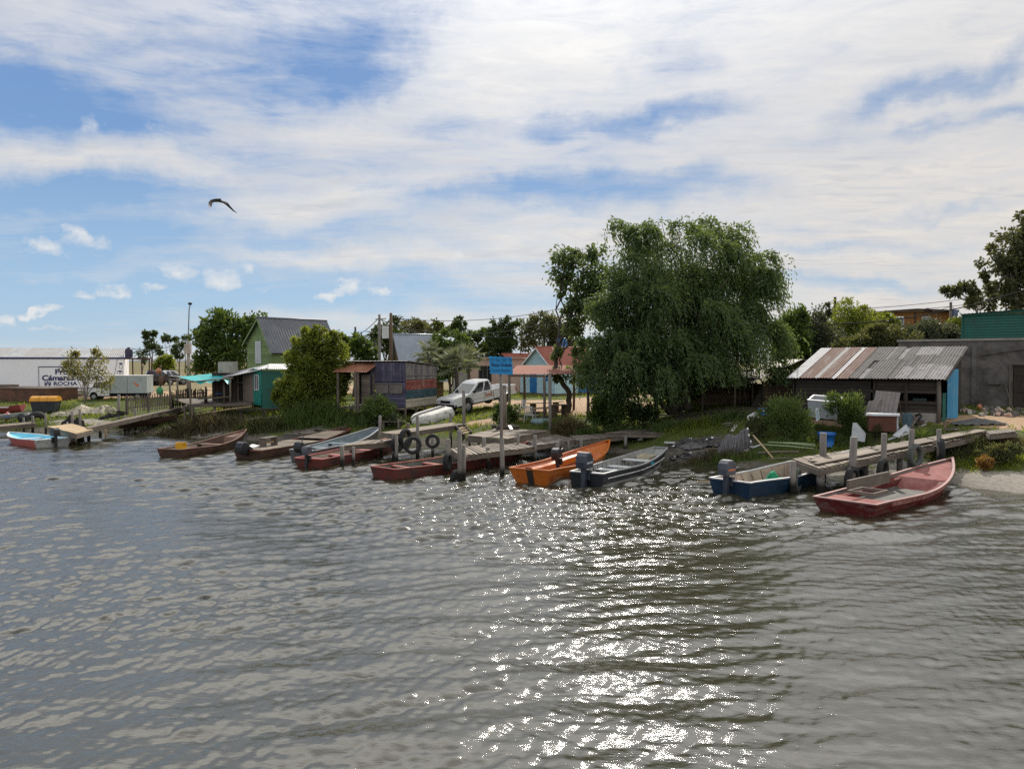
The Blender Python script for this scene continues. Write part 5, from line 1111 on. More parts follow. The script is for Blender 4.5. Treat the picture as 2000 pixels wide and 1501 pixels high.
def wire(label, a, b, sag, r=.022, name='overhead_wire'):
    a, b = Vector(a), Vector(b); n = 14; pts = [a.lerp(b, i/n)-Z1*(sag*4*(i/n)*(1-i/n)) for i in range(n+1)]; o = MB(); o.tube(pts, r, 5); q = o.build(name, BLACKM); tag(q, label, 'wire', 'overhead wires')
wire('upper wire running right from the bare pole to the leaning tree', t2-Z1*.35, P(1090,603,60), .5)
wire('lower level wire running right from the bare pole above the tree tops', t2-Z1*.9, P(1090,622,64), .9)
wire('sagging cable behind the cabin roof peak', t1-Z1*.3, P(900,655,66), .5, .03)
wire('wire crossing in front of the cypress', P(900,650,66), P(1105,624,58), .8, .025)
wire('upper wire dropping left from the transformer pole', t1-Z1*.2, P(676,656,85), .5, .028)
wire('lower wire dropping left from the transformer pole', t1-Z1*.5, P(690,668,85), .5, .028)
wire('short wire joining the transformer pole to the bare pole', t1-Z1*.2, t2-Z1*1.0, .12, .03)
wire('wire from the street lamp pole left to the water tank', t5-Z1*.2, P(256,680,66), .6, .03)
wire('wire from the street lamp pole right into the bushy tree', t5-Z1*.2, P(410,665,70), .1, .03)
wire('wire left of the dark pole top above the willow edge', t6-Z1*.2, P(1510,622,60), .3, .025)
wire('second wire left of the dark pole top, meeting the willow lower down', t6-Z1*.4, P(1500,632,60), .3, .025)
wire('thick lowest cable sweeping up to the right across the eucalyptus', P(1500,628,58), P(2030,556,54), 1.1, .04)
wire('thin top wire of the right hand span', P(1640,605,62), P(2030,560,66), .3, .022)
wire('second thin wire of the right hand span', P(1640,610,62), P(2030,572,66), .4, .022)
wire('wire from the weathered pole left to the log house', t7-Z1*.3, P(1815,608,66), .1, .022)
wire('wire from the weathered pole right to the eucalyptus', t7-Z1*.3, P(1960,640,60), .4, .022)
# ------------------------------------------------------------------ boats
def lerp3(t, a, m, b, tm=.45):
    if t < tm: u = t/tm; return a+(m-a)*(u*u*(3-2*u))
    u = (t-tm)/(1-tm); return m+(b-m)*u**1.7
def outboard(parent, x, z, col, tilt=0.0, s=1.0, y=0.0, cow=None, stripe=None):
    """outboard motor clamped to the transom; x aft is negative"""
    M = Matrix.Translation((x, y, z)) @ Matrix.Rotation(-tilt, 4, 'Y') @ Matrix.Scale(s, 4)
    def tr(mb): mb.v = [tuple(M @ Vector(p)) for p in mb.v]; return mb
    mb = MB(); mb.box(-.04,-.13,-.22,.10,.13,.04); mb.box(-.20,-.055,-.62,-.06,.055,.10); mb.box(-.24,-.10,-.62,-.02,.10,-.585)
    mb.lathe([(.02,-.16),(.055,-.1),(.06,.04),(.045,.14),(.01,.2)], 10, (-.16,0,-.78), axis='x'); mb.box(-.19,-.03,-.75,-.09,.03,-.60); mb.prism([(-.16,-.012,-.82),(-.08,-.012,-.82),(-.13,-.012,-.97),(-.17,-.012,-.97)], (0,.024,0))
    mb.tube([(.0,.0,.18),(.25,.0,.22),(.52,.02,.24)], [.03,.025,.028], 6)
    o = tr(mb).build('outboard_motor', col, parent, bevel=.012)
    c = MB(); pr = [(-.30,.10),(-.32,.26),(-.30,.42),(-.20,.50),(-.02,.50),(.10,.42),(.13,.28),(.12,.10)]
    n = len(pr); rows = []
    for yy, k in ((-.155,.86),(-.13,1.0),(.13,1.0),(.155,.86)):
        rows.append([(-.09+(px+.09)*k, yy, .30+(pz-.30)*k) for px, pz in pr])
    for a, b in zip(rows[:-1], rows[1:]):
        for i in range(n): c.face([a[i], a[(i+1)%n], b[(i+1)%n], b[i]], sm=True)
    c.face(rows[0]); c.face(rows[-1][::-1]); tr(c).build('cowling', cow or col, o)
    if stripe:
        q = MB(); q.box(-.27,-.162,.22,.06,.162,.27); tr(q).build('stripe', stripe, o)
    p = MB()
    for k in range(3):
        a = k*2.094; p.obox((-.40, .085*math.cos(a), -.78+.085*math.sin(a)), (.012,.02*math.sin(a),-.02*math.cos(a)), (0,.075*math.cos(a),.075*math.sin(a)), (.0,-.04*math.sin(a),.04*math.cos(a)))
    p.lathe([(.035,-.44),(.04,-.34)], 8, (0,0,-.78), axis='x'); tr(p).build('propeller', GALV, o)
    return o
def boat(name, label, stern, bow, bs, bm, zs, zm, zb, mats, flare=.78, rake=.35, bw=0.0, floor=.13, seats=(), fore=None, aft=None, motor=None, side=None, z0=0.0, zbow=0.0, trake=.12, roll=0.0, group='boats moored along the bank', rail=.05, ribs=0, L=None, cat='boat', trans=0):
    """mats: hull, rail, inside"""
    A, B = G(*stern, z0), G(*bow, zbow); d = B-A; L = L or math.hypot(d.x, d.y); rz = math.atan2(d.y, d.x)
    r = thing(name, label, cat, A, group=group); pit = -math.atan2(zbow-z0, L); r.rotation_euler = (roll, pit, rz)
    N = 22; T = [i/N for i in range(N+1)]
    def hb(t): return lerp3(t, bs, bm, bw) if bw == 0 else lerp3(t, bs, bm, bw, .5)
    if bw == 0:
        def hb(t): return lerp3(t, bs, bm, bm) if t < .45 else bm*max(0, 1-((t-.45)/.55)**2.3)
    def sh(t): return lerp3(t, zs, zm, zb, .40)
    def gx(t): return t*L+rake*t**3-trake*(1-t)**6
    def cx(t): return t*L*.985
    def zk(t): return -.16+.14*max(0, (t-.55)/.45)**2.2
    def cw(t): return hb(t)*flare*(1-.25*max(0,(t-.6)/.4)**2)
    def sect(t):
        b, c, k, s = hb(t), cw(t), zk(t), sh(t); g, x = gx(t), cx(t)
        return [(x,-0.0,k-.02),(x,-c,k+.02),(x+(g-x)*.4,-(c+(b-c)*.5),k+(s-k)*.42),(x+(g-x)*.72,-(c+(b-c)*.80),k+(s-k)*.72),(g,-b,s)]
    mb = MB()
    secs = [sect(t) for t in T]
    for i in range(N):
        for j in range(4):
            a, b, c, e = secs[i][j], secs[i+1][j], secs[i+1][j+1], secs[i][j+1]
            m = 1 if (side and side[0] <= (T[i]+T[i+1])/2 <= side[1] and j >= side[2]) else 0
            uv = [(a[0], j*.2),(b[0], j*.2),(c[0], j*.2+.2),(e[0], j*.2+.2)]
            mb.face([a, b, c, e], uv, m, j > 0); f = lambda p: (p[0], -p[1], p[2]); mb.face([f(e), f(c), f(b), f(a)], uv[::-1], m, j > 0)
    s0 = secs[0]; mb.face([s0[0],s0[1],s0[2],s0[3],s0[4]]+[(p[0],-p[1],p[2]) for p in s0[:0:-1]], [(p[1], p[2]) for p in s0]+[(-p[1], p[2]) for p in s0[:0:-1]], trans)
    if bw > 0:
        s1 = secs[-1]; mb.face(([s1[0],s1[1],s1[2],s1[3],s1[4]]+[(p[0],-p[1],p[2]) for p in s1[:0:-1]])[::-1], None)
    hull = mb.build('hull', [mats[0], side[3]] if side else mats[0], r)
    # inside lining
    mb = MB(); w = .045; t1 = (fore or 1.0)
    def ins(t):
        b = max(hb(t)-w, .005); c = max(min(cw(t), b)-.03, .004)*1.0; s = sh(t); g = gx(t) if t > .02 else gx(t)+w; fl = min(floor+max(0,(t-.8))*1.0, s-.06)
        return [(g, -b, s-.005), (cx(t)+(g-cx(t))*.55 if t > .02 else cx(t)+w, -(c+(b-c)*.45), fl+(s-fl)*.45), (cx(t) if t > .02 else cx(t)+w, -c, fl), (cx(t) if t > .02 else cx(t)+w, 0, fl)]
    I = [ins(t) for t in T]
    for i in range(N):
        for j in range(3):
            a, b, c, e = I[i][j], I[i+1][j], I[i+1][j+1], I[i][j+1]; uv = [(a[0], j*.3),(b[0], j*.3),(c[0], j*.3+.3),(e[0], j*.3+.3)]
            mb.face([a,b,c,e], uv); f = lambda p: (p[0], -p[1], p[2]); mb.face([f(e),f(c),f(b),f(a)], uv[::-1])
    mb.face(I[0]+[(p[0],-p[1],p[2]) for p in I[0][-2::-1]])
    if bw > 0: mb.face((I[-1]+[(p[0],-p[1],p[2]) for p in I[-1][-2::-1]])[::-1])
    mb.build('lining', mats[2], r)
    # gunwale rail all round
    mb = MB()
    for sg in (-1, 1):
        pts = [(gx(t), sg*(hb(t)-w*.45), sh(t)+.012) for t in T]
        for a, b in zip(pts[:-1], pts[1:]):
            if (Vector(a)-Vector(b)).length > .01: mb.beam(a, b, rail*1.5, rail*.7)
    mb.beam((gx(0)+w*.4,-bs,zs+.014),(gx(0)+w*.4,bs,zs+.014), rail*1.6, rail*.8)
    if bw > 0: mb.beam((gx(1)-.02,-bw,zb+.014),(gx(1)-.02,bw,zb+.014), rail*1.6, rail*.8)
    mb.build('gunwale', mats[1], r)
    for (t, dz, wd) in seats:
        mb = MB(); y = hb(t)-.06; mb.box(cx(t)-wd/2,-y,sh(t)-dz-.035,cx(t)+wd/2,y,sh(t)-dz); mb.build('seat', mats[3] if len(mats) > 3 else mats[1], r)
    def deckp(ta, tb, name, m, dz=.05):
        mb = MB(); st = [ta+(tb-ta)*i/8 for i in range(9)]
        for a, b in zip(st[:-1], st[1:]):
            ya, yb = max(hb(a)-.05, .004), max(hb(b)-.05, .004)
            q = [(gx(a),-ya,sh(a)-dz),(gx(b),-yb,sh(b)-dz),(gx(b),yb,sh(b)-dz),(gx(a),ya,sh(a)-dz)]; mb.face(q, [(p[1], p[0]) for p in q])
        y = hb(ta)-.05; e = tb if ta < .3 else ta; ye = max(hb(e)-.05, .01)
        q = [(gx(e),-ye,sh(e)-dz),(gx(e),ye,sh(e)-dz),(cx(e),cw(e)*.9,floor-.02),(cx(e),-cw(e)*.9,floor-.02)]; mb.face(q, [(p[1], p[2]) for p in q]); return mb.build(name, m, r)
    if fore: deckp(fore, .985, 'foredeck', mats[4] if len(mats) > 4 else mats[1])
    if aft: deckp(.02, aft, 'aft_deck', mats[4] if len(mats) > 4 else mats[1])
    if ribs:
        mb = MB()
        for k in range(ribs):
            t = .1+.72*k/(ribs-1)
            for sg in (-1, 1): a, b = ins(t)[0], ins(t)[2]; mb.beam((a[0], sg*a[1]*.97, a[2]-.03), (b[0], sg*b[1]*.95, b[2]+.02), .035, .05)
        mb.build('ribs', mats[2], r)
    if motor: outboard(r, gx(0)-.02, zs+motor.get('dz', .02), motor['mat'], motor.get('tilt', 0), motor.get('s', 1.0), motor.get('y', 0), motor.get('cow'), motor.get('stripe'))
    r['L'] = L
    return r, L, hb, sh, gx, cx
HULL_BROWN = wood('old brown hull', (.034,.020,.015), (.105,.062,.043), worn=(.15,.05,.04), wornamt=.05, grain=18)
HULL_DKRED = wood('flaking dark red hull', (.11,.020,.016), (.21,.050,.038), worn=(.06,.045,.04), wornamt=.12, grain=14)
HULL_RED = surf('rose red hull', (.088,.010,.010), (.155,.026,.022), 3, .8, 0, .15, dirt=(.15,.11,.095), dirtamt=.62, stretch=(.5,1,2.5))
HULL_ROSE = surf('faded rose inside', (.20,.072,.062), (.33,.16,.14), 4, .85, 0, .12, dirt=(.22,.06,.055), dirtamt=.65)
HULL_ORANGE = surf('orange gloss hull', (.46,.115,.010), (.57,.155,.020), 2, .30, 0, .5, .05, dirt=(.25,.06,.025), dirtamt=.55, dscale=4, coat=.2)
HULL_NAVY = surf('navy blue hull', (.006,.022,.050), (.011,.040,.080), 2.5, .45, dirt=(.03,.05,.07), dirtamt=.4)
ALU = surf('bare aluminium', (.27,.275,.27), (.40,.405,.39), 2, .5, .2, .5, .04, dirt=(.25,.24,.22), dirtamt=.4)
ALU_IN = surf('grey inside paint', (.19,.195,.18), (.30,.305,.285), 2.5, .6, .1, .4, .05, dirt=(.16,.15,.13), dirtamt=.5)
BLUEGREY = surf('blue grey paint', (.095,.13,.15), (.17,.215,.235), 2.5, .55, dirt=(.14,.15,.15), dirtamt=.4)
BLACKHULL = plain('black hull band', (.012,.014,.020), .35)
CYAN = surf('sky blue inside', (.13,.50,.66), (.20,.62,.76), 2, .5, dirt=(.30,.45,.48), dirtamt=.3)
REDBAND = surf('faded red band', (.38,.085,.07), (.48,.14,.11), 2, .55)
GREYHULL = surf('pale grey hull', (.36,.37,.36), (.50,.51,.49), 2, .55, dirt=(.16,.15,.13), dirtamt=.5)
MOTOR_BLK = surf('black motor', (.012,.013,.015), (.03,.032,.036), 4, .4)
MOTOR_GREY = surf('grey motor cowl', (.055,.058,.070), (.095,.10,.12), 3, .4)
MOTOR_NAVY = surf('blue black motor', (.022,.028,.040), (.05,.058,.078), 3, .38)
TAN = surf('sandy inside', (.28,.22,.165), (.42,.34,.26), 5, .8, dirt=(.16,.13,.10), dirtamt=.6)
def fleet():
    boat('dinghy', 'small dinghy with sky blue inside and red side at the far left', (104,873), (20,861), .80, .82, .40, .36, .46, (GREYHULL, P_GREYW, CYAN, P_GREYW), seats=((.30,.06,.3),(.62,.10,.3)), motor=dict(mat=MOTOR_BLK, s=1.0, dz=.06), side=(.05,1,1,REDBAND), rake=.5, L=4.6)
    b, L, hb, sh, gx, cx = boat('wooden_boat', 'long empty brown wooden boat with a yellow crate in its stern', (334,893), (474,869), .62, .80, .36, .32, .78, (HULL_BROWN, wood('worn rim', (.13,.08,.06), (.26,.17,.12), worn=(.25,.06,.05), wornamt=.03), HULL_BROWN), seats=((.28,.08,.25),(.55,.05,.25)), fore=.80)
    c = thing('yellow_crate', 'yellow plastic crate standing in the stern of the brown wooden boat', 'crate', b.matrix_basis @ Vector((L*.13, .02, .28)), b.rotation_euler.z+.2); mb = MB(); Yc = plain('yellow plastic', (.62,.33,.012), .45)
    for q in ((-.2,-.16,0,.2,-.14,.3),(-.2,.14,0,.2,.16,.3),(-.2,-.14,0,-.18,.14,.3),(.18,-.14,0,.2,.14,.3),(-.18,-.14,0,.18,.14,.02)): mb.box(*q)
    mb.build('shell', Yc, c); mb = MB(); mb.box(-.22,-.18,.27,.22,-.162,.31); mb.box(-.22,.162,.27,.22,.18,.31); mb.build('rim', Yc, c)
    # decked boat with bench
    b, L, hb, sh, gx, cx = boat('decked_boat', 'brown plank decked boat with a wooden bench and tilted black motor', (486,896), (668,861), .68, .85, .36, .34, .62, (HULL_BROWN, HULL_DKRED, HULL_BROWN), bw=.35, motor=dict(mat=MOTOR_BLK, tilt=R(58), s=1.15, dz=.1), rake=.4)
    mb = MB(); x = .05
    while x < L*.92:
        t = x/L; y = hb(t)+.02; dz = sh(t)+.035; w = .19
        if not (.52 < t < .62): mb.obox((x+w/2, random.uniform(-.03,.03), dz), (w/2-.008,0,0), (0,y,0), (0,0,.014))
        x += w
    mb.build('deck_planks', WOOD_DECK, b)
    n = thing('wooden_bench', 'small grey wooden bench on the deck of the plank decked boat', 'bench', b.matrix_basis @ Vector((L*.20, .1, sh(.2)+.05)), b.rotation_euler.z); mb = MB(); mb.box(-.5,-.17,.36,.5,.17,.40); mb.build('seat', WOOD_GREY, n)
    for x in (-.42,.42): mb = MB(); mb.box(x-.04,-.16,0,x+.04,.16,.36); mb.build('leg', WOOD_GREY, n)
    mb = MB(); mb.box(-.4,-.02,.12,.4,.02,.2); mb.build('stretcher', WOOD_NEW, n)
    o = MB(); o.grid(lambda u, v: (b.matrix_basis @ Vector((L*.10+u*.9, .35+v*.5, sh(.1)+.06+.06*math.sin(u*7)*math.sin(v*5)))), 8, 6); q = o.build('white_sheet', P_WHITE); tag(q, 'crumpled pale sheet lying beside the bench on the decked boat', 'sheet')
    boat('beached_boat', 'weathered grey wooden boat drawn up behind the plank decked boat', (572,864), (706,836), .55, .72, .42, .40, .85, (wood('grey hull planks', (.10,.095,.085), (.24,.22,.20)), WOOD_GREY, wood('grey hull planks', (1,1,1), (1,1,1)), WOOD_GREY, WOOD_DECK), fore=.72, seats=((.2,.05,.3),(.45,.05,.3)), z0=.05, zbow=.30, rake=.4)
    boat('aluminium_boat', 'blue grey metal boat between the decked boat and the red stern boat', (592,901), (726,868), .62, .78, .48, .46, .80, (surf('dull blue grey hull', (.07,.07,.072), (.12,.12,.122), 2.5, .6, dirt=(.05,.04,.035), dirtamt=.5), surf('dull rim', (.17,.18,.19), (.27,.28,.285), 2, .6), BLUEGREY, BLUEGREY), seats=((.3,.1,.35),(.55,.1,.3)), bw=.25, motor=dict(mat=MOTOR_BLK, tilt=R(50), s=.95, dz=.08), rake=.5, trake=.05)
    boat('red_stern_boat', 'narrow dark boat with a red stern and grey motor beside the low plank deck', (606,913), (772,877), .66, .78, .36, .34, .6, (HULL_DKRED, surf('red rim', (.30,.06,.05), (.40,.12,.10), 4, .55), wood('brown inside', (.07,.045,.035), (.18,.12,.09))), aft=.10, seats=((.35,.1,.3),(.6,.1,.3)), motor=dict(mat=MOTOR_BLK, cow=MOTOR_GREY, s=.85, dz=.10), rake=.4)
    boat('dark_red_boat', 'long flaking dark red wooden boat lying under the plank pier', (752,935), (1018,895), .68, .85, .40, .36, .70, (HULL_DKRED, wood('red rim wood', (.22,.05,.04), (.36,.12,.09), worn=(.34,.27,.22), wornamt=.06), wood('green grey inside', (.055,.055,.045), (.14,.135,.11))), seats=((.12,.04,.16),(.34,.08,.25),(.6,.06,.3)), rake=.55)
    b, L, hb, sh, gx, cx = boat('orange_boat', 'glossy orange wooden boat with a dark patch on its stern', (1040,945), (1175,905), .78, .92, .53, .46, .90, (HULL_ORANGE, HULL_ORANGE, surf('dark red inside', (.20,.05,.02), (.34,.09,.03), 3, .5)), flare=.66, rake=.85, fore=.74, trake=.25, L=6.1)
    mb = MB(); mb.prism([(-.26,-.13,.60),(-.26,.13,.60),(-.02,.12,-.05),(-.02,-.12,-.05)], (-.02,0,0)); mb.build('motor_pad', WOOD_DARK, b)
    for sg in (-1, 1):
        mb = MB()
        for i in range(10):
            t0, t1 = .03+.071*i, .03+.071*(i+1); q = [(gx(t0), sg*(hb(t0)-.05), sh(t0)-.10),(gx(t1), sg*(hb(t1)-.05), sh(t1)-.10),(gx(t1), sg*(hb(t1)-.36), sh(t1)-.13),(gx(t0), sg*(hb(t0)-.36), sh(t0)-.13)]
            mb.face(q if sg < 0 else q[::-1], sm=True); q2 = [q[3], q[2], (q[2][0], q[2][1], q[2][2]-.22), (q[3][0], q[3][1], q[3][2]-.22)]; mb.face(q2 if sg < 0 else q2[::-1], sm=True)
        mb.build('side_deck', HULL_ORANGE, b)
    m = outboard(b, L*.34, .62, MOTOR_BLK, R(18), .95, .02); m.name = 'spare_motor'
    b, L, hb, sh, gx, cx = boat('black_boat', 'flat aluminium boat with a black band and a big dark motor beside the orange boat', (1146,951), (1290,906), .62, .78, .48, .46, .68, (surf('dull hull metal', (.20,.205,.20), (.31,.315,.30), 2, .5, .2, .4, .04), ALU, ALU_IN, P_GREYW), bw=.30, flare=.88, seats=((.16,.12,.4),(.36,.14,.4),(.52,.16,.4),(.72,.10,.35)), motor=dict(mat=MOTOR_NAVY, s=1.3, dz=.06, stripe=surf('motor stripe', (.30,.31,.33), (.40,.41,.43), 20, .5)), side=(0,1,2,BLACKHULL), rake=.55, ribs=12, trake=.04, L=6.3, trans=1)
    mb = MB()
    for sg in (-1,):
        for i in range(14):
            t0, t1 = .06+.06*i, .06+.06*(i+1); mb.beam((gx(t0), sg*(hb(t0)*.955+.012), sh(t0)*.62), (gx(t1), sg*(hb(t1)*.955+.012), sh(t1)*.62), .012, .03)
    mb.build('side_line', P_WHITE, b); mb = MB(); t0 = .62; x0_, y0_, z0_ = gx(t0), -(hb(t0)*.975+.02), sh(t0)*.80; mb.prism([(x0_-.20,y0_,z0_),(x0_-.05,y0_,z0_+.06),(x0_+.12,y0_+.01,z0_+.02),(x0_+.22,y0_+.02,z0_+.08),(x0_+.20,y0_+.02,z0_-.05),(x0_+.10,y0_+.01,z0_-.02),(x0_-.06,y0_,z0_-.06)], (0,-.008,0)); mb.build('fish_mark', plain('cyan print', (.02,.30,.45), .5), b)
    c = thing('cream_cooler', 'cream plastic tray lying in the bow of the black banded boat', 'tray', b.matrix_basis @ Vector((L*.84, 0, .30)), b.rotation_euler.z); mb = MB()
    for q in ((-.36,-.25,0,.36,-.22,.22),(-.36,.22,0,.36,.25,.22),(-.36,-.22,0,-.33,.22,.22),(.33,-.22,0,.36,.22,.22),(-.33,-.22,0,.33,.22,.03)): mb.box(*q)
    mb.build('shell', plain('cream plastic', (.52,.47,.33), .6), c); mb = MB(); mb.box(-.39,-.275,.19,.39,-.252,.23); mb.box(-.39,.252,.19,.39,.275,.23); mb.build('rim', plain('cream plastic', (1,1,1)), c)
    b, L, hb, sh, gx, cx = boat('blue_boat', 'navy blue boat with sandy inside and grey motor left of the right pier', (1428,970), (1640,925), .72, .88, .52, .48, .82, (HULL_NAVY, P_GREYW, TAN), ribs=8, motor=dict(mat=MOTOR_NAVY, cow=MOTOR_GREY, s=1.15, dz=.08, stripe=plain('orange stripe', (.55,.18,.08))), rake=.5, L=6.0)
    o = MB(); O = b.matrix_basis @ Vector((L*.42, -.15, .16))
    o.grid(lambda u, v: (O.x+(u-.5)*1.0*(1-.3*v), O.y+(v-.5)*.8, O.z+.02+.42*math.exp(-((u-.3)**2/.05+(v-.5)**2/.12))+.16*math.exp(-((u-.75)**2/.06+(v-.5)**2/.1))+.03*math.sin(u*23+v*9)), 24, 16)
    q = o.build('green_cloth', surf('green cloth', (.01,.17,.075), (.02,.27,.13), 6, .8, 0, .2, .2)); tag(q, 'crumpled green cloth heaped in the middle of the navy blue boat', 'cloth')
    p0, p1 = P(1418,936,24.5), P(1362,941,24.2); o = MB(); o.tube([p0, p1], .022, 6); q = o.build('wooden_oar', WOOD_NEW); tag(q, 'pale pole sticking out behind the navy blue boat', 'pole')
    b, L, hb, sh, gx, cx = boat('rose_boat', 'large faded rose red wooden boat in front of the right hand pier', (1652,1003), (1838,951), .88, 1.02, .37, .35, .90, (HULL_RED, surf('pale rose rim', (.21,.085,.075), (.35,.19,.165), 4, .6), wood('grey slat inside', (.05,.05,.045), (.15,.14,.12)), WOOD_GREY, HULL_ROSE), flare=.72, rake=.95, fore=.70, aft=.16, trake=.15, side=(.12,.98,3,surf('patchy pale band', (.42,.16,.13), (.50,.28,.23), 1.6, .6, dirt=(.18,.03,.028), dirtamt=.8)), L=6.9)
    for sg in (-1, 1):
        mb = MB()
        for i in range(9):
            t0, t1 = .16+.06*i, .16+.06*(i+1); q = [(gx(t0), sg*(hb(t0)-.05), sh(t0)-.06),(gx(t1), sg*(hb(t1)-.05), sh(t1)-.06),(gx(t1), sg*(hb(t1)-.30), sh(t1)-.09),(gx(t0), sg*(hb(t0)-.30), sh(t0)-.09)]
            mb.face(q if sg < 0 else q[::-1]); q2 = [q[3], q[2], (q[2][0], q[2][1], q[2][2]-.2), (q[3][0], q[3][1], q[3][2]-.2)]; mb.face(q2 if sg < 0 else q2[::-1])
        mb.build('side_deck', HULL_RED, b)
    mb = MB(); mb.box(.55,-.55,.50,1.35,-.50,.58); mb.box(.55,.15,.50,1.35,.20,.58); mb.box(.50,-.55,.50,.55,.2,.58); mb.box(1.35,-.55,.50,1.40,.2,.58); mb.build('hatch_coaming', WOOD_GREY, b)
    mb = MB(); mb.box(1.5,.62,.34,4.3,.70,.70); mb.build('side_plank', WOOD_GREY, b)
    o = MB(); o.tube([P(1632,968,23.4)+Z1*.3, P(1610,935,24.3), P(1602,915,24.9)], .014, 5); q = o.build('mooring_rope', WOOD_GREY); tag(q, 'mooring rope running from the rose boat stern to the pier post', 'rope')
    # overturned white boat on the grass
    A, B = gp(808,826), gp(880,812); d = B-A; r = thing('overturned_boat', 'white fibreglass boat lying upside down on the grass beside the pickup', 'boat', A+Z1*.0, math.atan2(d.y, d.x), group=None); L = 2.75; mb = MB()
    def fn(u, v):
        x = -.2+u*L; w = .74*(1-max(0, (.42-u)/.42)**2.2*.92); h = .66*(.62+.38*u)*(1-max(0, (.25-u)/.25)**2*.4); a = (v-.5)*2
        return (x, w*max(-1, min(1, a*1.25))*(1 if abs(a) > .6 else 1), h*(1-max(0, (abs(a)-.55)/.45)**1.4)-.05+.05*math.exp(-(a/.05)**2))
    mb.grid(fn, 20, 24); e = [fn(1, j/24) for j in range(25)]; mb.face(e); mb.build('hull', surf('chalky white hull', (.50,.49,.45), (.64,.63,.59), 3, .7, dirt=(.22,.21,.19), dirtamt=.6), r)
    mb = MB(); 
    for i in range(20): mb.beam(Vector(fn(i/20,.5))+Z1*.01, Vector(fn((i+1)/20,.5))+Z1*.01, .05, .05)
    mb.build('keel', plain('dark keel', (.10,.095,.09), .8), r)
    r.rotation_euler = (R(4), R(-5), math.atan2(d.y, d.x))
    A = gp(22, 826); r = thing('grey_skiff', 'small grey skiff lying on the shore at the far left edge', 'boat', A+Z1*.25, R(20)); mb = MB(); mb.grid(lambda u, v: (-1.0+2.0*u, .42*(v*2-1)*(1-.75*u*u), .30*abs(v*2-1)**2+.18*u*u), 12, 10); mb.build('hull', GREYHULL, r); mb = MB(); mb.box(-.3,-.3,.16,0,.3,.2); mb.build('seat', P_BLUE, r)
    A = gp(290, 836); r = thing('wrecked_skiff', 'broken dark skiff half sunk below the long walkway', 'boat', A+Z1*.05, R(28)); mb = MB(); mb.grid(lambda u, v: (-1.6+3.2*u, .65*(v*2-1)*(1-.8*max(0, u-.4)**1.5), .42*abs(v*2-1)**2.2+.35*u*u), 14, 10); mb.build('hull', HULL_BROWN, r); mb = MB(); mb.obox((-.9,0,.36),(.4,0,.0),(0,.55,.0),(0,0,.015)); mb.build('seat', WOOD_BROWN, r); mb = MB(); mb.obox((.9,0,.55),(.5,.0,.1),(0,.3,0),(0,0,.015)); mb.build('foredeck', WOOD_GREY, r)
fleet()
# ------------------------------------------------------------------ piers
def deck(name, label, n0, n1, f1, f0, planks, mat, along=False, th=.045, frame=.14, posts=(), gap=.12, group=None, cat='pier', jit=.04):
    """plank deck with near edge n0-n1 and far edge f0-f1 (world points on the deck top)"""
    n0, n1, f1, f0 = [Vector(p) for p in (n0, n1, f1, f0)]; O = (n0+n1+f1+f0)/4; r = thing(name, label, cat, (O.x, O.y, 0)); O = Vector((O.x, O.y, 0))
    q = [p-O for p in (n0, n1, f1, f0)]; mb = MB()
    if along: q = [q[0], q[3], q[2], q[1]]     # planks run parallel to the near edge
    a, b, c, d = q
    for k in range(planks):
        u0, u1 = k/planks, (k+1-gap*random.uniform(.6,1.5))/planks; e0, e1 = random.uniform(-jit, jit), random.uniform(-jit, jit); dz = random.uniform(-.008, .008)
        p = [a.lerp(b, u0), a.lerp(b, u1), d.lerp(c, u1), d.lerp(c, u0)]; dv = (p[3]-p[0]).normalized(); p = [p[0]+dv*e0, p[1]+dv*e0, p[2]+dv*e1, p[3]+dv*e1]; p = [x+Z1*dz for x in p]
        hexa(mb, [x-Z1*th for x in p]+p)
    mb.build('planks', mat, r)
    mb = MB(); q = [p-O-Z1*(th+.02+frame/2) for p in (n0, n1, f1, f0)]
    for s, e in ((0,1),(2,3),(1,2),(3,0)): mb.beam(q[s], q[e], .07, frame)
    mb.beam((q[0]+q[3])/2, (q[1]+q[2])/2, .07, frame); mb.build('frame', WOOD_GREY, r)
    for p in posts: post(r, O, *p)
    return r
def post(r, O, px, ytop, base, Y=None, rad=.085, square=False, mat=None, lean=0.0):
    """post standing at pixel column px; base is the pixel row where it enters the water or a world z tuple"""
    B = G(px, base, 0) if Y is None else None
    if B is None: B = P(px, 700, Y); B.z = tzf(B.x, B.y)
    T = P(px+lean, ytop, B.y); z0 = min(-.7, B.z-.4) if Y is None else B.z-.3
    rad *= .86; a = Vector((B.x, B.y, z0))-O; b = T-O; mb = MB()
    if square: mb.beam(a, b, rad*1.8, rad*1.8, Y1)
    else: mb.tube([a, a.lerp(b, .5)+X1*random.uniform(-.02,.02), b], [rad*1.05, rad, rad*.95], 9)
    mb.build('post', mat or WET, r)
def wetwood():
    m = wood('pier post', (.085,.075,.066), (.25,.225,.195), grain=30); t = NT(m)
    bs = [n for n in t.n if n.type == 'BSDF_PRINCIPLED'][0]; src = bs.inputs['Base Color'].links[0].from_socket; g = t('NewGeometry').outputs['Position']
    f = t.ramp(t.math('ADD', t('SeparateXYZ', {0: g}).outputs[2], t.math('MULTIPLY', t.noise(g, 3, 3), .25)), [(.36, 1), (.56, 0)])
    t.l.new(t.mix(f, src, (.013, .012, .010)), bs.inputs['Base Color']); return m
WET = wetwood()     # soaked and algae dark up to the high water line
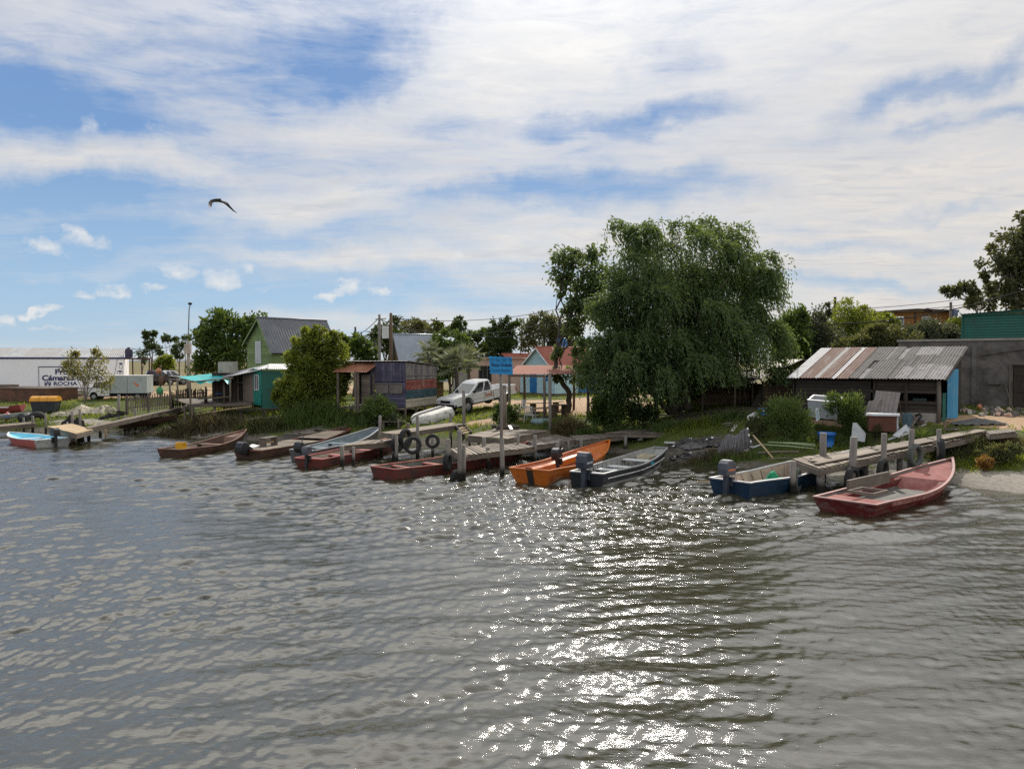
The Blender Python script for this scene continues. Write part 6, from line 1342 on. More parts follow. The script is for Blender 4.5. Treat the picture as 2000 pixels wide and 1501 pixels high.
def tyre(label, c, rad, rz, tilt=0.0, mat=None, wid=.10):
    r = thing('tyre_fender', label, 'tyre', c, rz, group='old tyres hung as fenders'); r.rotation_euler = (tilt, 0, rz); mb = MB()
    def fn(u, v):
        a, b = u*2*math.pi, v*2*math.pi; rr = rad-.065+.075*math.copysign(abs(math.cos(b))**.7, math.cos(b)); return (rr*math.cos(a), wid*math.copysign(abs(math.sin(b))**.75, math.sin(b)), rr*math.sin(a))
    mb.grid(fn, 26, 12); mb.build('tread', mat or TYRE, r); mb = MB()
    for k in range(30): a = k/30*2*math.pi; mb.obox(((rad+.008)*math.cos(a),0,(rad+.008)*math.sin(a)), (.008*math.cos(a),0,.008*math.sin(a)), (0,wid*.7,0), (-.014*math.sin(a),0,.014*math.cos(a)))
    mb.build('tread_blocks', mat or TYRE, r)
TYRE = surf('old tyre rubber', (.016,.016,.017), (.045,.044,.043), 5, .8, 0, .25, .2)
TYRE_G = surf('algae tyre', (.055,.062,.055), (.12,.13,.115), 5, .85, 0, .2, .2)
def piers():
    z = 1.15
    deck('plank_walkway', 'high narrow plank walkway on tall posts ending by the overturned boat', G(773,847.5,z), G(905,828,z), G(879,824.5,z), G(742,843.5,z), 5, WOOD_DECK, along=True, th=.05,
         posts=[(815,811,897,None,.09),(845,848,893,None,.08),(880,806,868,None,.085),(905.5,762,867,None,.10),(768,849,900,None,.075),(742,811,880,None,.08)], jit=.0)
    z = .74
    deck('low_deck', 'small low plank deck above the red stern boat', G(664,870,z), G(776,862,z), G(772,856,z), G(708,860,z), 9, WOOD_DECK, posts=[(668,870,911,None,.10),(690,872,909,None,.07),(745,858,893,None,.08),(774,850,905,None,.08)])
    z = .74
    r = deck('plank_pier', 'low plank pier with wide gaps between boards beside the blue sign post', G(899,889.5,z), G(1047,872,z), G(1003,860,z), G(880,876,z), 17, WOOD_DECK, gap=.22, jit=.05,
         posts=[(897,840,938,None,.10),(905,868,936,None,.11),(876,857,918,None,.09),(953,873,916,None,.10),(980,854,932,None,.10),(945,853,905,None,.10),(1012,846,900,None,.07),(1045,850,906,None,.09),(1040,868,901,None,.08)])
    for px, Y, w in ((898, 28.6, .13), (906, 28.1, .13)): pass
    z = .95
    deck('upper_platform', 'square upper plank platform behind the low plank pier', G(911,850,z), G(991,856.5,z), G(1073,840,z), G(967,836.5,z), 13, WOOD_DECK, along=True, gap=.06, frame=.2,
         posts=[(1074,728,868,None,.10),(989,752,872,None,.115,False,WOOD_GREY,-4),(917,856,878,None,.07,True),(935,857,880,None,.07,True)])
    z = .72
    deck('grey_walkway', 'grey weathered plank walkway joining the plank pier to the bank', G(1046,869,z), G(1127,858,z), G(1087,848,z), G(1016,854.5,z), 13, WOOD_GREY, gap=.1,
         posts=[(1089,862,899,None,.10),(1110,860,893,None,.07)])
    deck('grey_walkway', 'long grey plank walkway behind the orange boat under the willow', G(1128,859.5,z), G(1221,850,z), G(1178,846.5,z), G(1113,850.5,z), 15, WOOD_GREY, gap=.08, posts=[(1135,858,891,None,.10),(1222,850,882,None,.09),(1180,852,884,None,.07)])
    deck('grey_walkway', 'last grey plank walkway resting on the bank at the foot of the willow', G(1182,845,.85), G(1300,846,.85), G(1322,840,.85), G(1238,836,.85), 16, WOOD_GREY, gap=.05)
    o = MB(); o.beam(G(1048,877.5,.06), G(1092,873,.06), .8, .06); q = o.build('floating_plank', WOOD_DECK); tag(q, 'wide board lying at water level behind the orange boat', 'plank')
    # sign on its pole
    B = G(980, 932, 0); o = thing('blue_sign', 'hand painted blue sign with wavy edges on a tall pole at the pier', 'sign', B); T = P(978, 706, B.y)-B; mb = MB(); mb.tube([(0,0,-.6), T*.5, T], .055, 8); mb.build('pole', WET, o)
    c, w, h = P(978.5, 713.5, B.y)-B, .415, .315; pts = []
    n = 60
    for i in range(n):
        a = i/n*4; s = int(a); f = a-s; wv = .014*math.sin(i*1.9)
        x, zz = [(-1+2*f, 1),(1, 1-2*f),(1-2*f, -1),(-1, -1+2*f)][s]; pts.append(c+Vector((x*w+(wv if s % 2 else 0)-.02*zz, -.09, zz*h+(wv if s % 2 == 0 else 0)-.02*x)))
    mb = MB(); mb.prism(pts, (0,.025,0)); SB = surf('sign blue', (.010,.20,.46), (.02,.27,.55), 3, .5); bd = mb.build('board', SB, o); ink = plain('sign ink', (.012,.045,.16), .6); rt = (R(90), 0, 0)
    text('27 06 20 78', .17, c+Vector((.0,-.10,.19)), rt, plain('faded ink', (.015,.13,.32), .6), bd); text('Pisca Guiada', .17, c+Vector((.02,-.10,.02)), rt, ink, bd, bold=.004, sx=.86); text('Carmo Rayito', .15, c+Vector((-.02,-.10,-.17)), rt, plain('faded ink', (1,1,1)), bd, sx=.86)
    # right hand pier
    z0, z1 = .82, 1.52
    deck('right_pier', 'long sloping plank pier on thick posts at the right', G(1600,914,z0), G(1940,843,z1), G(1912,839,z1), G(1548,895,z0), 46, WOOD_DECK, gap=.16, jit=.06, frame=.17,
         posts=[(1603,914,962,None,.15),(1549,900,962,None,.12),(1606,845,942,None,.135,False,None,2),(1660,853,957,None,.14,False,None,8),(1723,846,950,None,.11,False,None,4),(1775,838,943,None,.11,False,None,6),(1834,838,936,None,.10),(1690,905,945,None,.12),(1757,884,940,None,.12)])
    mb = MB(); a0, a1, b0, b1 = G(1592,905.5,z0+.06), G(1925,840,z1+.06), G(1575,896,z0+.06), G(1908,838,z1+.06)
    for k in range(4):
        for s in range(3):
            u0, u1 = s/3+.02*(k % 2), (s+1)/3-.006; mb.beam((a0.lerp(b0, k/3.6)).lerp(a1.lerp(b1, k/3.6), u0), (a0.lerp(b0, k/3.6)).lerp(a1.lerp(b1, k/3.6), u1), .20, .045)
    o = mb.build('long_boards', WOOD_DECK); tag(o, 'pale long boards laid lengthwise along the top of the right pier', 'boards')
    deck('plank_path', 'short plank path on the bank continuing the right pier', G(1934,847,1.54), G(1986,842,1.6), G(1976,837.5,1.6), G(1920,840.5,1.54), 8, WOOD_GREY, along=False)
    mb = MB(); mb.tube([G(1630,887,z0+.1), P(1664,878,27.2), P(1666,882,27.0)], .02, 6); o = mb.build('white_pipe', P_WHITE); tag(o, 'bent white pipe lying on the right pier', 'pipe')
    # left piers
    z = .62
    deck('new_wood_platform', 'square platform of fresh pale timber in the shallows at the left', G(148,846,z+.1), G(181,838.5,z+.1), G(140,826.5,z+.1), G(93,832.5,z+.1), 9, WOOD_NEW, frame=.2, posts=[(173,838,861,None,.10),(158,842,862,None,.2),(144,845,858,None,.07),(100,836,850,None,.08),(119,838,852,None,.07),(125,838,855,None,.08),(141,803,850,None,.08),(156,799,850,None,.08),(89,806,846,None,.07)])
    deck('left_walkway', 'long narrow walkway sloping from the fresh platform up to the porch', G(172,836,.78), G(372,792,1.3), G(366,790,1.3), G(168,833.3,.78), 3, WOOD_DECK, along=True, frame=.16, posts=[(196,826,853,None,.10),(206,824,854,None,.07,False,WOOD_NEW),(244,812,842,None,.09),(250,812,842,None,.06),(264,797,842,None,.09),(281,808,838,None,.12),(313,800,836,None,.085,False,WOOD_NEW),(303,803,834,None,.09),(232,770,835,None,.10)], jit=0)
    deck('old_walkway', 'old grey walkway behind the blue dinghy at the left edge', G(-40,836,.6), G(70,826,.6), G(64,823,.6), G(-40,832,.6), 3, WOOD_DECK, along=True, frame=.16, posts=[(46,815,842,None,.07),(64,812,845,None,.085),(32,830,840,None,.06),(64,813,846,None,.08)], jit=0)
    # lone mooring posts
    for px, yt, bs, lab in ((713,798,846,'tall mooring post between the beached boat and the weed bush'),(516,800,0,None),(783,818,0,None),(800,805,0,None),(853,800,0,None)):
        if lab: o = thing('mooring_post', lab, 'post', G(px, bs, 0)); post(o, Vector(o.location), px, yt, bs, None, .085)
    b = gp(765, 838); o = thing('small_bench', 'low grey plank bench on the grass left of the overturned boat', 'bench', b); mb = MB(); mb.beam((-.75,0,.42),(.75,.05,.42),.28,.05); mb.build('seat', WOOD_GREY, o)
    for x in (-.45,.45): mb = MB(); mb.beam((x,0,-.1),(x,0,.39),.12,.1,Y1); mb.build('leg', WOOD_GREY, o)
    for px, py, h, lab in ((779,838,.5,'short stump post beside the small bench'),(797,840,.4,'short stump post in front of the overturned boat'),(830,825,.45,'thin stake standing in front of the overturned boat')):
        b = gp(px, py); mb = MB(); mb.tube([(0,0,-.2),(0,0,h)], .09 if h != .45 else .05, 8); o = mb.build('stump_post', WOOD_GREY); o.location = b; tag(o, lab, 'post')
    T_ = [((845,861),32.6,.30,0,'tyre hanging flat on a post of the high narrow walkway'),((806,869),31.6,.36,.35,'large dark tyre facing the river at the right end of the low deck'),((792,856),32.4,.40,1.1,'tyre seen edge on just behind the large dark tyre'),((775,868),32,.30,.9,'dark tyre half hidden in the shade under the low deck'),
          ((874,902),28.3,.33,1.35,'narrow tyre hanging at the left corner of the plank pier'),((892,934),27.6,.30,1.0,'tyre half sunk at the foot of the double post of the plank pier'),((1556,938),24.9,.42,1.05,'algae grey tyre hung beside the front post of the right pier'),((1664,937),24.8,.42,.75,'tyre hung on the thick leaning post of the right pier'),((1676,933),25.4,.40,.7,'second tyre close behind the leaning post of the right pier'),
          ((1724,920),25.3,.42,.85,'tyre low under the middle of the right pier'),((1788,890),26.2,.40,.6,'tyre standing upright against the right pier deck edge'),((1838,880),27.0,.42,1.15,'dark tyre hanging edge on near the bank end of the right pier')]
    for (px, py), Y, rad, rz, lab in T_: tyre(lab, P(px, py, Y), rad, rz, mat=TYRE_G if 'algae' in lab or 'upright' in lab else TYRE)
piers()
# ------------------------------------------------------------------ vehicles
CARW = surf('white car paint', (.62,.63,.63), (.74,.75,.75), 1.2, .32, 0, .5, 0, dirt=(.45,.42,.38), dirtamt=.35, coat=.4)
CARGLASS = surf('car glass', (.02,.026,.03), (.05,.06,.066), 2, .08, 0, .6, 0)
CARDARK = surf('dark maroon paint', (.020,.012,.016), (.035,.022,.028), 2, .3, 0, .5, 0)
RIM = plain('steel rim', (.32,.33,.33), .45, .3)
LAMP = plain('clear lamp', (.62,.64,.66), .15)
REDL = plain('red lamp', (.42,.03,.02), .3)
def wheel(parent, x, y, z, r, w=.2):
    mb = MB(); mb.lathe([(r*.62,-w/2),(r*.94,-w/2),(r,-w*.36),(r,w*.36),(r*.94,w/2),(r*.62,w/2)], 22, (x,y,z), axis='y', cap=False); o = mb.build('wheel', BLACKM, parent)
    mb = MB(); s = 1 if y > 0 else -1; mb.lathe([(r*.64,s*w*.30),(r*.58,s*w*.44),(r*.30,s*w*.30),(r*.22,s*w*.42),(.01,s*w*.44)], 16, (x,y,z), axis='y', cap=False); mb.build('rim', RIM, o)
def arch_side(x0, x1, zb, top, wheels, r, n=9):
    """side outline with wheel arches, counter clockwise from lower left"""
    pts = [(x0, zb)]
    for wx in wheels:
        for k in range(n+1): a = math.pi-math.pi*k/n; pts.append((wx+r*math.cos(a), zb+max(0, r*math.sin(a))*1.0))
    pts.append((x1, zb)); return pts+top
def pickup(name, label, loc, rz, paint, pitch=0.0, detail=True, canopy=False, word=None, s=1.0):
    r = thing(name, label, 'pickup', loc, rz); r.rotation_euler = (0, pitch, rz); r.scale = (s, s, s)
    W = .84; zb = .50; cx0 = -.62
    front = arch_side(cx0, 2.42, zb, [(2.46,.62),(2.44,.86),(2.36,.97),(1.2,1.07),(cx0,1.07)], [1.42], .43)
    mb = MB()
    def slab(poly, y0, y1):
        a = [(x, y0, z) for x, z in poly]; b = [(x, y1, z) for x, z in poly]; n = len(poly)
        mb.face(a); mb.face(b[::-1])
        for i in range(n): mb.face([a[(i+1)%n], a[i], b[i], b[(i+1)%n]])
    slab(front, -W, W)
    rear = arch_side(-2.48, cx0-.03, zb+.03, [(cx0-.03,1.10),(-2.50,1.10)], [-1.48], .43)
    for y in (-1, 1): slab(rear, y*W-.04, y*W+.04) if False else slab(rear, (W-.08)*y if y > 0 else -W, W if y > 0 else -(W-.08))
    mb.box(-2.50,-W+.082,.60,-2.42,W-.082,1.10); mb.box(-2.42,-W+.082,.60,cx0-.02,W-.082,.66); mb.box(cx0-.10,-W+.082,.66,cx0-.035,W-.082,1.09)
    body = mb.build('body', paint, r, bevel=.025)
    # cabin: lofted rings
    mb = MB(); rings = [(1.07,-.60,1.22,.80),(1.36,-.57,.82,.755),(1.66,-.50,.42,.68),(1.735,-.40,.26,.60)]
    R_ = [[(x0,-w,z),(x1,-w,z),(x1,w,z),(x0,w,z)] for z, x0, x1, w in rings]
    for a, b in zip(R_[:-1], R_[1:]):
        for i in range(4): mb.face([a[i], a[(i+1)%4], b[(i+1)%4], b[i]])
    mb.face(R_[-1]); cab = mb.build('cabin', paint, r, bevel=.03)
    def onside(u0, u1, z0, z1, y):
        def at(z):
            for (za,xa,xb,w),(zc,xc,xd,w2) in zip(rings[:-1], rings[1:]):
                if za <= z <= zc+1e-6: f = (z-za)/(zc-za); return xa+(xc-xa)*f, xb+(xd-xb)*f, w+(w2-w)*f
        q = []
        for z, us in ((z0, (u0, u1)), (z1, (u1, u0))):
            xa, xb, w = at(z)
            for u in us: q.append((xa+(xb-xa)*u, y*(w+.008), z))
        return q
    for y in (-1, 1):
        for u0, u1 in ((.09,.40),(.46,.90)):
            mb = MB(); q0, q1 = onside(u0, u1, 1.10, 1.36, y), onside(u0+.01, u1-.03, 1.36, 1.62, y); mb.prism(q0, (0,-.004*y,0)); mb.prism(q1, (0,-.004*y,0)); mb.build('side_window', CARGLASS, r)
    mb = MB()
    for (a, b) in ((rings[0], rings[1]), (rings[1], rings[2])):
        mb.face([(a[2]+.008-.04*(a is rings[0]),-a[3]*.9,a[0]+.03*(a is rings[0])),(a[2]+.008-.04*(a is rings[0]),a[3]*.9,a[0]+.03*(a is rings[0])),(b[2]+.008+.03*(b is rings[2]),b[3]*.9,b[0]-.03*(b is rings[2])),(b[2]+.008+.03*(b is rings[2]),-b[3]*.9,b[0]-.03*(b is rings[2]))])
    mb.build('windscreen', CARGLASS, r)
    mb = MB(); a, b = rings[0], rings[2]; mb.face([(a[1]-.008,-.62,1.14),(b[1]-.012,-.55,1.6),(b[1]-.012,.55,1.6),(a[1]-.008,.62,1.14)]); mb.build('rear_window', CARGLASS, r)
    for wx in (1.42,-1.48):
        for y in (-1, 1): wheel(r, wx, y*(W-.12), .36, .36)
    mb = MB(); mb.box(2.40,-.80,.42,2.56,.80,.64); mb.box(2.30,-.86,.44,2.42,-.80,.62); mb.box(2.30,.80,.44,2.42,.86,.62); mb.build('front_bumper', BLACKM, r, bevel=.03)
    mb = MB(); mb.box(2.415,-.46,.70,2.462,.46,.86); mb.build('grille', BLACKM, r)
    for y in (-1, 1):
        mb = MB(); mb.obox((2.40, y*.65, .78), (.05,0,0), (0,.15,0), (0,0,.075)); mb.build('headlight', LAMP, r, bevel=.02)
        mb = MB(); mb.box(-2.515, y*.77-.06, .72, -2.44, y*.77+.075, .98); mb.build('tail_light', REDL, r)
        mb = MB(); mb.obox((.92, y*.93, 1.18), (.05,0,0), (0,.09,0), (0,0,.07)); mb.build('mirror', BLACKM, r, bevel=.02)
        for x in (.02,-.44): mb = MB(); mb.box(x-.08, y*W-.012, .93, x+.08, y*W+.012, .965); mb.build('door_handle', BLACKM, r)
    mb = MB(); mb.box(-2.62,-.75,.48,-2.51,.75,.60); mb.build('rear_bumper', GALV, r, bevel=.02)
    mb = MB(); mb.box(-2.3,-.5,.36,2.2,.5,.52); mb.build('chassis', BLACKM, r)
    mb = MB()
    for y in (-1, 1):
        for x in (1.0,.14,-.6): mb.box(x-.006, y*W-.006, .56, x+.006, y*W+.006, 1.05)
        mb.box(-.58, y*W-.006, .70, 1.0, y*W+.006, .715)
    mb.build('door_seam', plain('seam grey', (.12,.12,.12), .6), body)
    if word:
        om = plain('orange lettering', (.55,.12,.03), .5)
        text(word, .19, (-.22,-W-.012,.82), (R(90), 0, 0), om, body, bold=.006, sx=1.2); text(word, .19, (-.22,W+.012,.82), (R(90), 0, R(180)), om, body, bold=.006, sx=1.2)
    if canopy:
        mb = MB(); mb.box(-2.4,-.75,1.14,-.7,.75,1.62); mb.build('canopy', paint, r, bevel=.06); mb = MB(); mb.beam((-2.2,-.7,1.72),(1.0,-.6,1.78),.05,.05); mb.beam((-2.2,.7,1.72),(1.0,.6,1.78),.05,.05); mb.build('roof_rack', BLACKM, r)
    return r
b = P(934, 803, 47.6); b.z = tzf(b.x, b.y)
pickup('pickup_truck', 'white double cab pickup parked nose down beside the overturned boat', b+Z1*.10, R(180+43), CARW, R(7.5), word='APRO', s=1.02)
b = on(330, 90); pickup('pickup_truck', 'white pickup with a canopy parked on the far dirt road behind the fence', b, R(38), CARW, canopy=True)
b = on(303, 88); pickup('pickup_truck', 'dark maroon pickup parked behind the steel frame', b, R(60), CARDARK)
def box_truck():
    Yt = 60.0; A = P(290, 790, Yt); zg = tzf(P(235,790,Yt).x, Yt); r = thing('box_truck', 'small white truck with a grey cargo box facing left by the painted sign', 'truck', (P(246,790,Yt).x, Yt, zg-.12), R(188)); W = .9; r.scale = (.8, .8, .8)
    # x forward (to the left in view)
    mb = MB(); mb.box(-2.25,-1.0,.68,1.15,1.0,2.35); box_ = mb.build('cargo_box', surf('cargo paint', (.33,.37,.37), (.42,.46,.455), 1.0, .55, 0, .4, .05, dirt=(.15,.16,.16), dirtamt=.4), r, bevel=.02)
    mb = MB(); mb.box(-2.28,-1.03,2.352,-.50,1.03,2.42); mb.box(-.46,-1.03,2.352,1.18,1.03,2.42); mb.build('box_roof', P_WHITE, box_)
    mb = MB(); mb.box(-.50,1.0,.7,-.47,1.012,2.34); mb.box(-.50,-1.012,.7,-.47,-1.0,2.34)
    for z in range(14): mb.box(.98,1.001,.75+z*.11,1.12,1.006,.80+z*.11)
    mb.build('box_seam', GALV_DARK, box_)
    for y in (-1, 1):
        mb = MB(); mb.prism([(x, y*1.012, z) for x, z in [(-1.05,1.85),(-1.30,1.62),(-1.52,1.50),(-1.55,1.32),(-1.36,1.34),(-1.22,1.52),(-1.10,1.60)]], (0,-.008*y,0)); mb.build('orange_mark', plain('orange print', (.70,.20,.11), .6), box_)
    prof = arch_side(1.2, 3.42, .45, [(3.46,.62),(3.42,.92),(2.86,1.16),(2.36,1.80),(2.1,1.88),(1.2,1.90)], [2.62], .38); mb = MB()
    a = [(x,-W,z) for x, z in prof]; c = [(x,W,z) for x, z in prof]; n = len(prof); mb.face(a); mb.face(c[::-1])
    for i in range(n): mb.face([a[(i+1)%n], a[i], c[i], c[(i+1)%n]])
    cab = mb.build('cab', CARW, r, bevel=.04)
    for y in (-1, 1):
        mb = MB(); mb.prism([(x, y*(W+.006), z) for x, z in [(1.5,1.22),(2.55,1.22),(2.30,1.72),(1.5,1.76)]], (0,.004*-y,0)); mb.build('side_window', CARGLASS, r)
        mb = MB(); mb.obox((2.50,y*1.05,1.40),(.03,0,0),(0,.09,0),(0,0,.16)); mb.build('mirror', BLACKM, r)
        mb = MB(); mb.obox((3.40,y*.70,.80),(.05,0,.0),(0,.15,0),(0,0,.09)); mb.build('headlight', LAMP, r, bevel=.02)
        wheel(r, 2.62, y*.78, .34, .34); wheel(r, -1.35, y*.78, .34, .34)
    mb = MB(); mb.face([(2.84,-.8,1.18),(2.84,.8,1.18),(2.38,.72,1.79),(2.38,-.72,1.79)]); mb.build('windscreen', CARGLASS, r)
    mb = MB(); mb.box(3.36,-.88,.40,3.52,.88,.62); mb.build('front_bumper', BLACKM, r, bevel=.03); mb = MB(); mb.box(-2.2,-.5,.36,3.2,.5,.68); mb.build('chassis', BLACKM, r)
    mb = MB(); mb.box(1.16,-.7,.7,1.19,.7,1.7); mb.build('dark_gap', BLACKM, r)
box_truck()
# ------------------------------------------------------------------ left bank things
def dumpster():
    b = gp(90, 806); r = thing('dumpster', 'black rubbish container with a domed yellow lid on the left bank', 'container', b, R(10)); w, d, h = .78, .5, .78
    mb = MB(); lo = [(-w*.86,-d*.8,.12),(w*.86,-d*.8,.12),(w*.86,d*.8,.12),(-w*.86,d*.8,.12)]; hi = [(-w,-d,h),(w,-d,h),(w,d,h),(-w,d,h)]
    mb.face(lo[::-1])
    for i in range(4): mb.face([lo[i], lo[(i+1)%4], hi[(i+1)%4], hi[i]])
    mb.face(hi); bd = mb.build('bin', surf('black plastic bin', (.018,.022,.026), (.035,.042,.046), 3, .5), r, bevel=.03)
    mb = MB(); mb.grid(lambda u, v: ((u*2-1)*(w+.03), -(d+.03)*math.cos(v*math.pi), h+.02+.34*math.sin(v*math.pi)**.8), 10, 12)
    for s in (-1, 1): mb.face([(s*(w+.03), -(d+.03)*math.cos(k/12*math.pi), h+.02+.34*math.sin(k/12*math.pi)**.8) for k in range(13)][::s])
    mb.build('lid', plain('yellow lid', (.60,.27,.015), .45), r); mb = MB()
    for x in (-.25,.27): mb.grid(lambda u, v: (x+(u-.5)*.05, -(d+.045)*math.cos(v*math.pi), h+.02+.36*math.sin(v*math.pi)**.8), 1, 12)
    mb.build('lid_rib', plain('yellow rib', (.50,.22,.012), .5), r)
    for x in (-.6,.6):
        mb = MB(); mb.lathe([(.10,-.04),(.10,.04)], 10, (x,-.3,.06), axis='y'); mb.build('wheel', BLACKM, r)
    mb = MB(); mb.box(-w-.10,-.35,.55,-w-.0,-.28,.72); mb.box(-w-.10,.28,.55,-w,.35,.72); mb.build('lifting_pin', plain('yellow lid', (1,1,1)), r)
dumpster()
def mound(name, label, cat, pts, h, w, mat, strands=0, smat=None, floats=0):
    """heap of netting along a line of ground pixels"""
    P_ = [gp(*q) if len(q) == 2 else P(q[0], q[1], q[2]) for q in pts]; o = P_[0]; r = thing(name, label, cat, o); mb = MB()
    def c(u):
        u = u*(len(P_)-1); i = min(int(u), len(P_)-2); return P_[i].lerp(P_[i+1], u-i)
    def fn(u, v):
        p = c(u); a = v*2-1; e = math.sin(min(max(u,.0),1)*math.pi)**.45; hh = h*e*(.7+.3*math.sin(u*17+1))*(1-abs(a)**2.2)
        return (p.x-o.x+.10*math.sin(u*23+a*3), p.y-o.y+a*w*e, p.z-o.z-.05+hh+.05*h*math.sin(u*61+v*17)+.04*h*math.sin(v*41+u*13))
    mb.grid(fn, 60, 16); mb.build('heap', mat, r)
    if strands:
        mb = MB()
        for k in range(strands):
            u0, v0 = random.random(), random.random(); pts2 = []
            for s in range(7):
                u, v = min(max(u0+.012*s*random.choice((1,-1)), 0), 1), min(max(v0+.06*(s-3)+random.uniform(-.04,.04), 0), 1); p = fn(u, v); pts2.append((p[0]+random.uniform(-.05,.05), p[1], p[2]+random.uniform(0,.05)))
            mb.tube(pts2, random.uniform(.008,.018), 4, cap=False)
        mb.build('strands', smat or mat, r)
    for k in range(floats):
        p = fn(random.random(), random.uniform(.1,.6)); mb = MB(); mb.lathe([(.01,-.06),(.035,-.04),(.045,0),(.035,.04),(.01,.06)], 8, (p[0],p[1],p[2]+.03), axis='x'); mb.build('float', P_WHITE, r)
    return r
NETW = surf('pale netting', (.40,.36,.27), (.58,.54,.44), 14, .95, 0, .1, .7, dirt=(.25,.21,.15), dirtamt=.5)
NETD = surf('dark netting', (.020,.019,.018), (.055,.050,.046), 16, .95, 0, .1, .8)
NETG = surf('grey netting', (.085,.080,.078), (.19,.18,.172), 18, .95, 0, .1, .9, dirt=(.04,.04,.045), dirtamt=.5)
mound('net_heap', 'long heap of pale cream fishing net laid on the left bank', 'fishing net', [(100,813),(140,810),(170,805),(205,806),(236,803)], .62, .7, NETW, 60)
mound('net_heap', 'black fishing net heap piled on the fresh timber platform', 'fishing net', [(124,829,45.2),(140,829,45.0),(166,834,44.6)], .62, .55, NETD, 50, floats=1)
mound('net_heap', 'dark net draped along the left walkway', 'fishing net', [(196,818,46.5),(216,814,46.8),(250,806,47.2)], .34, .35, NETD, 40)
mound('net_heap', 'grey net heap spread on the bank near the bow of the black banded boat', 'fishing net', [(1290,880),(1335,870),(1380,864),(1425,868)], .34, 1.0, NETG, 90, floats=7)
mound('net_heap', 'flat dark net spilling toward the water left of the hanging nets', 'fishing net', [(1310,893),(1350,890),(1390,886)], .2, .45, NETG, 50, floats=3)
def hung_net():
    b = gp(1432, 886); r = thing('hanging_net', 'grey fishing nets hung over a low rail like a curtain', 'fishing net', b); mb = MB(); a0, a1 = P(1408,862,b.y)-b, P(1460,842,b.y+.6)-b
    mb.tube([a0+Vector((-.5,0,-.02)), a0, a1, a1+Vector((.1,0,0))], .03, 6); 
    for p in (a0, a1): mb.tube([(p.x,p.y,-.3), p], .035, 6)
    mb.build('rail', WOOD_GREY, r); mb = MB()
    def fn(u, v):
        p = a0.lerp(a1, u); bul = .18*math.sin(v*math.pi)*math.sin(u*math.pi); return (p.x-.35*v*(1-u)+.02*math.sin(u*60), p.y-.10-.35*v-bul+.035*math.sin(u*47+v*2), max(p.z*(1-v)+.16*math.sin(u*3.14)*(1-v), -.02)+.12*(1-v)*math.sin(u*9))
    mb.grid(fn, 80, 14); mb.grid(lambda u, v: (fn(u,v)[0]+.1, fn(u,v)[1]+.25+.6*v, fn(u,v)[2]), 60, 10); mb.build('net', NETG, r); mb = MB()
    for k in range(70):
        u = random.random(); l = random.uniform(.6,1); mb.tube([Vector(fn(u+.012*math.sin(j*.9+k), j/6*l))+Vector((0,-.03-random.random()*.03,0)) for j in range(7)], .010, 4, cap=False)
    mb.build('cords', surf('net cords', (.13,.125,.13), (.24,.23,.235), 12, .95), r)
    for k in range(3):
        p = fn(.90+.03*k, k/4); mb = MB(); mb.lathe([(.01,-.06),(.04,-.03),(.045,0),(.04,.03),(.01,.06)], 8, (p[0]+.06,p[1]-.08,p[2]), axis='z'); mb.build('float', P_WHITE, r)
hung_net()
def fence(label, pts, h, n, mat):
    P_ = [gp(*q) if len(q) == 2 else P(*q) for q in pts]; O = P_[0]; r = thing('picket_fence', label, 'fence', O); mb = MB(); d = P_[-1]-O
    for k in range(n):
        f = k/(n-1); p = d*f; hh = h*random.uniform(.88,1.04); mb.obox(p+Z1*(hh/2-.02)+X1*random.uniform(-.02,.02), (.036,0,0), (0,.012,0), Vector((random.uniform(-.03,.03),0,hh/2)))
    mb.build('pickets', mat, r); mb = MB(); dn = d.normalized(); nn = Vector((-dn.y, dn.x, 0))*.04
    for z in (.28, h*.72): mb.beam(Z1*z+nn, d+Z1*z+nn, .04, .08)
    mb.build('rail', mat, r)
    for f in (0,.5,1): mb = MB(); p = d*f+nn*2; mb.beam(p-Z1*.3, p+Z1*(h+.05), .09, .09, Y1); mb.build('post', mat, r)
fence('grey weathered picket fence along the left walkway', [(246,805,49.5),(331,797,48.5)], 1.05, 19, WOOD_GREY)
fence('darker picket fence behind the tarpaulin porch posts', [(334,800,49.5),(404,792,52)], 1.25, 24, WOOD_DARK)
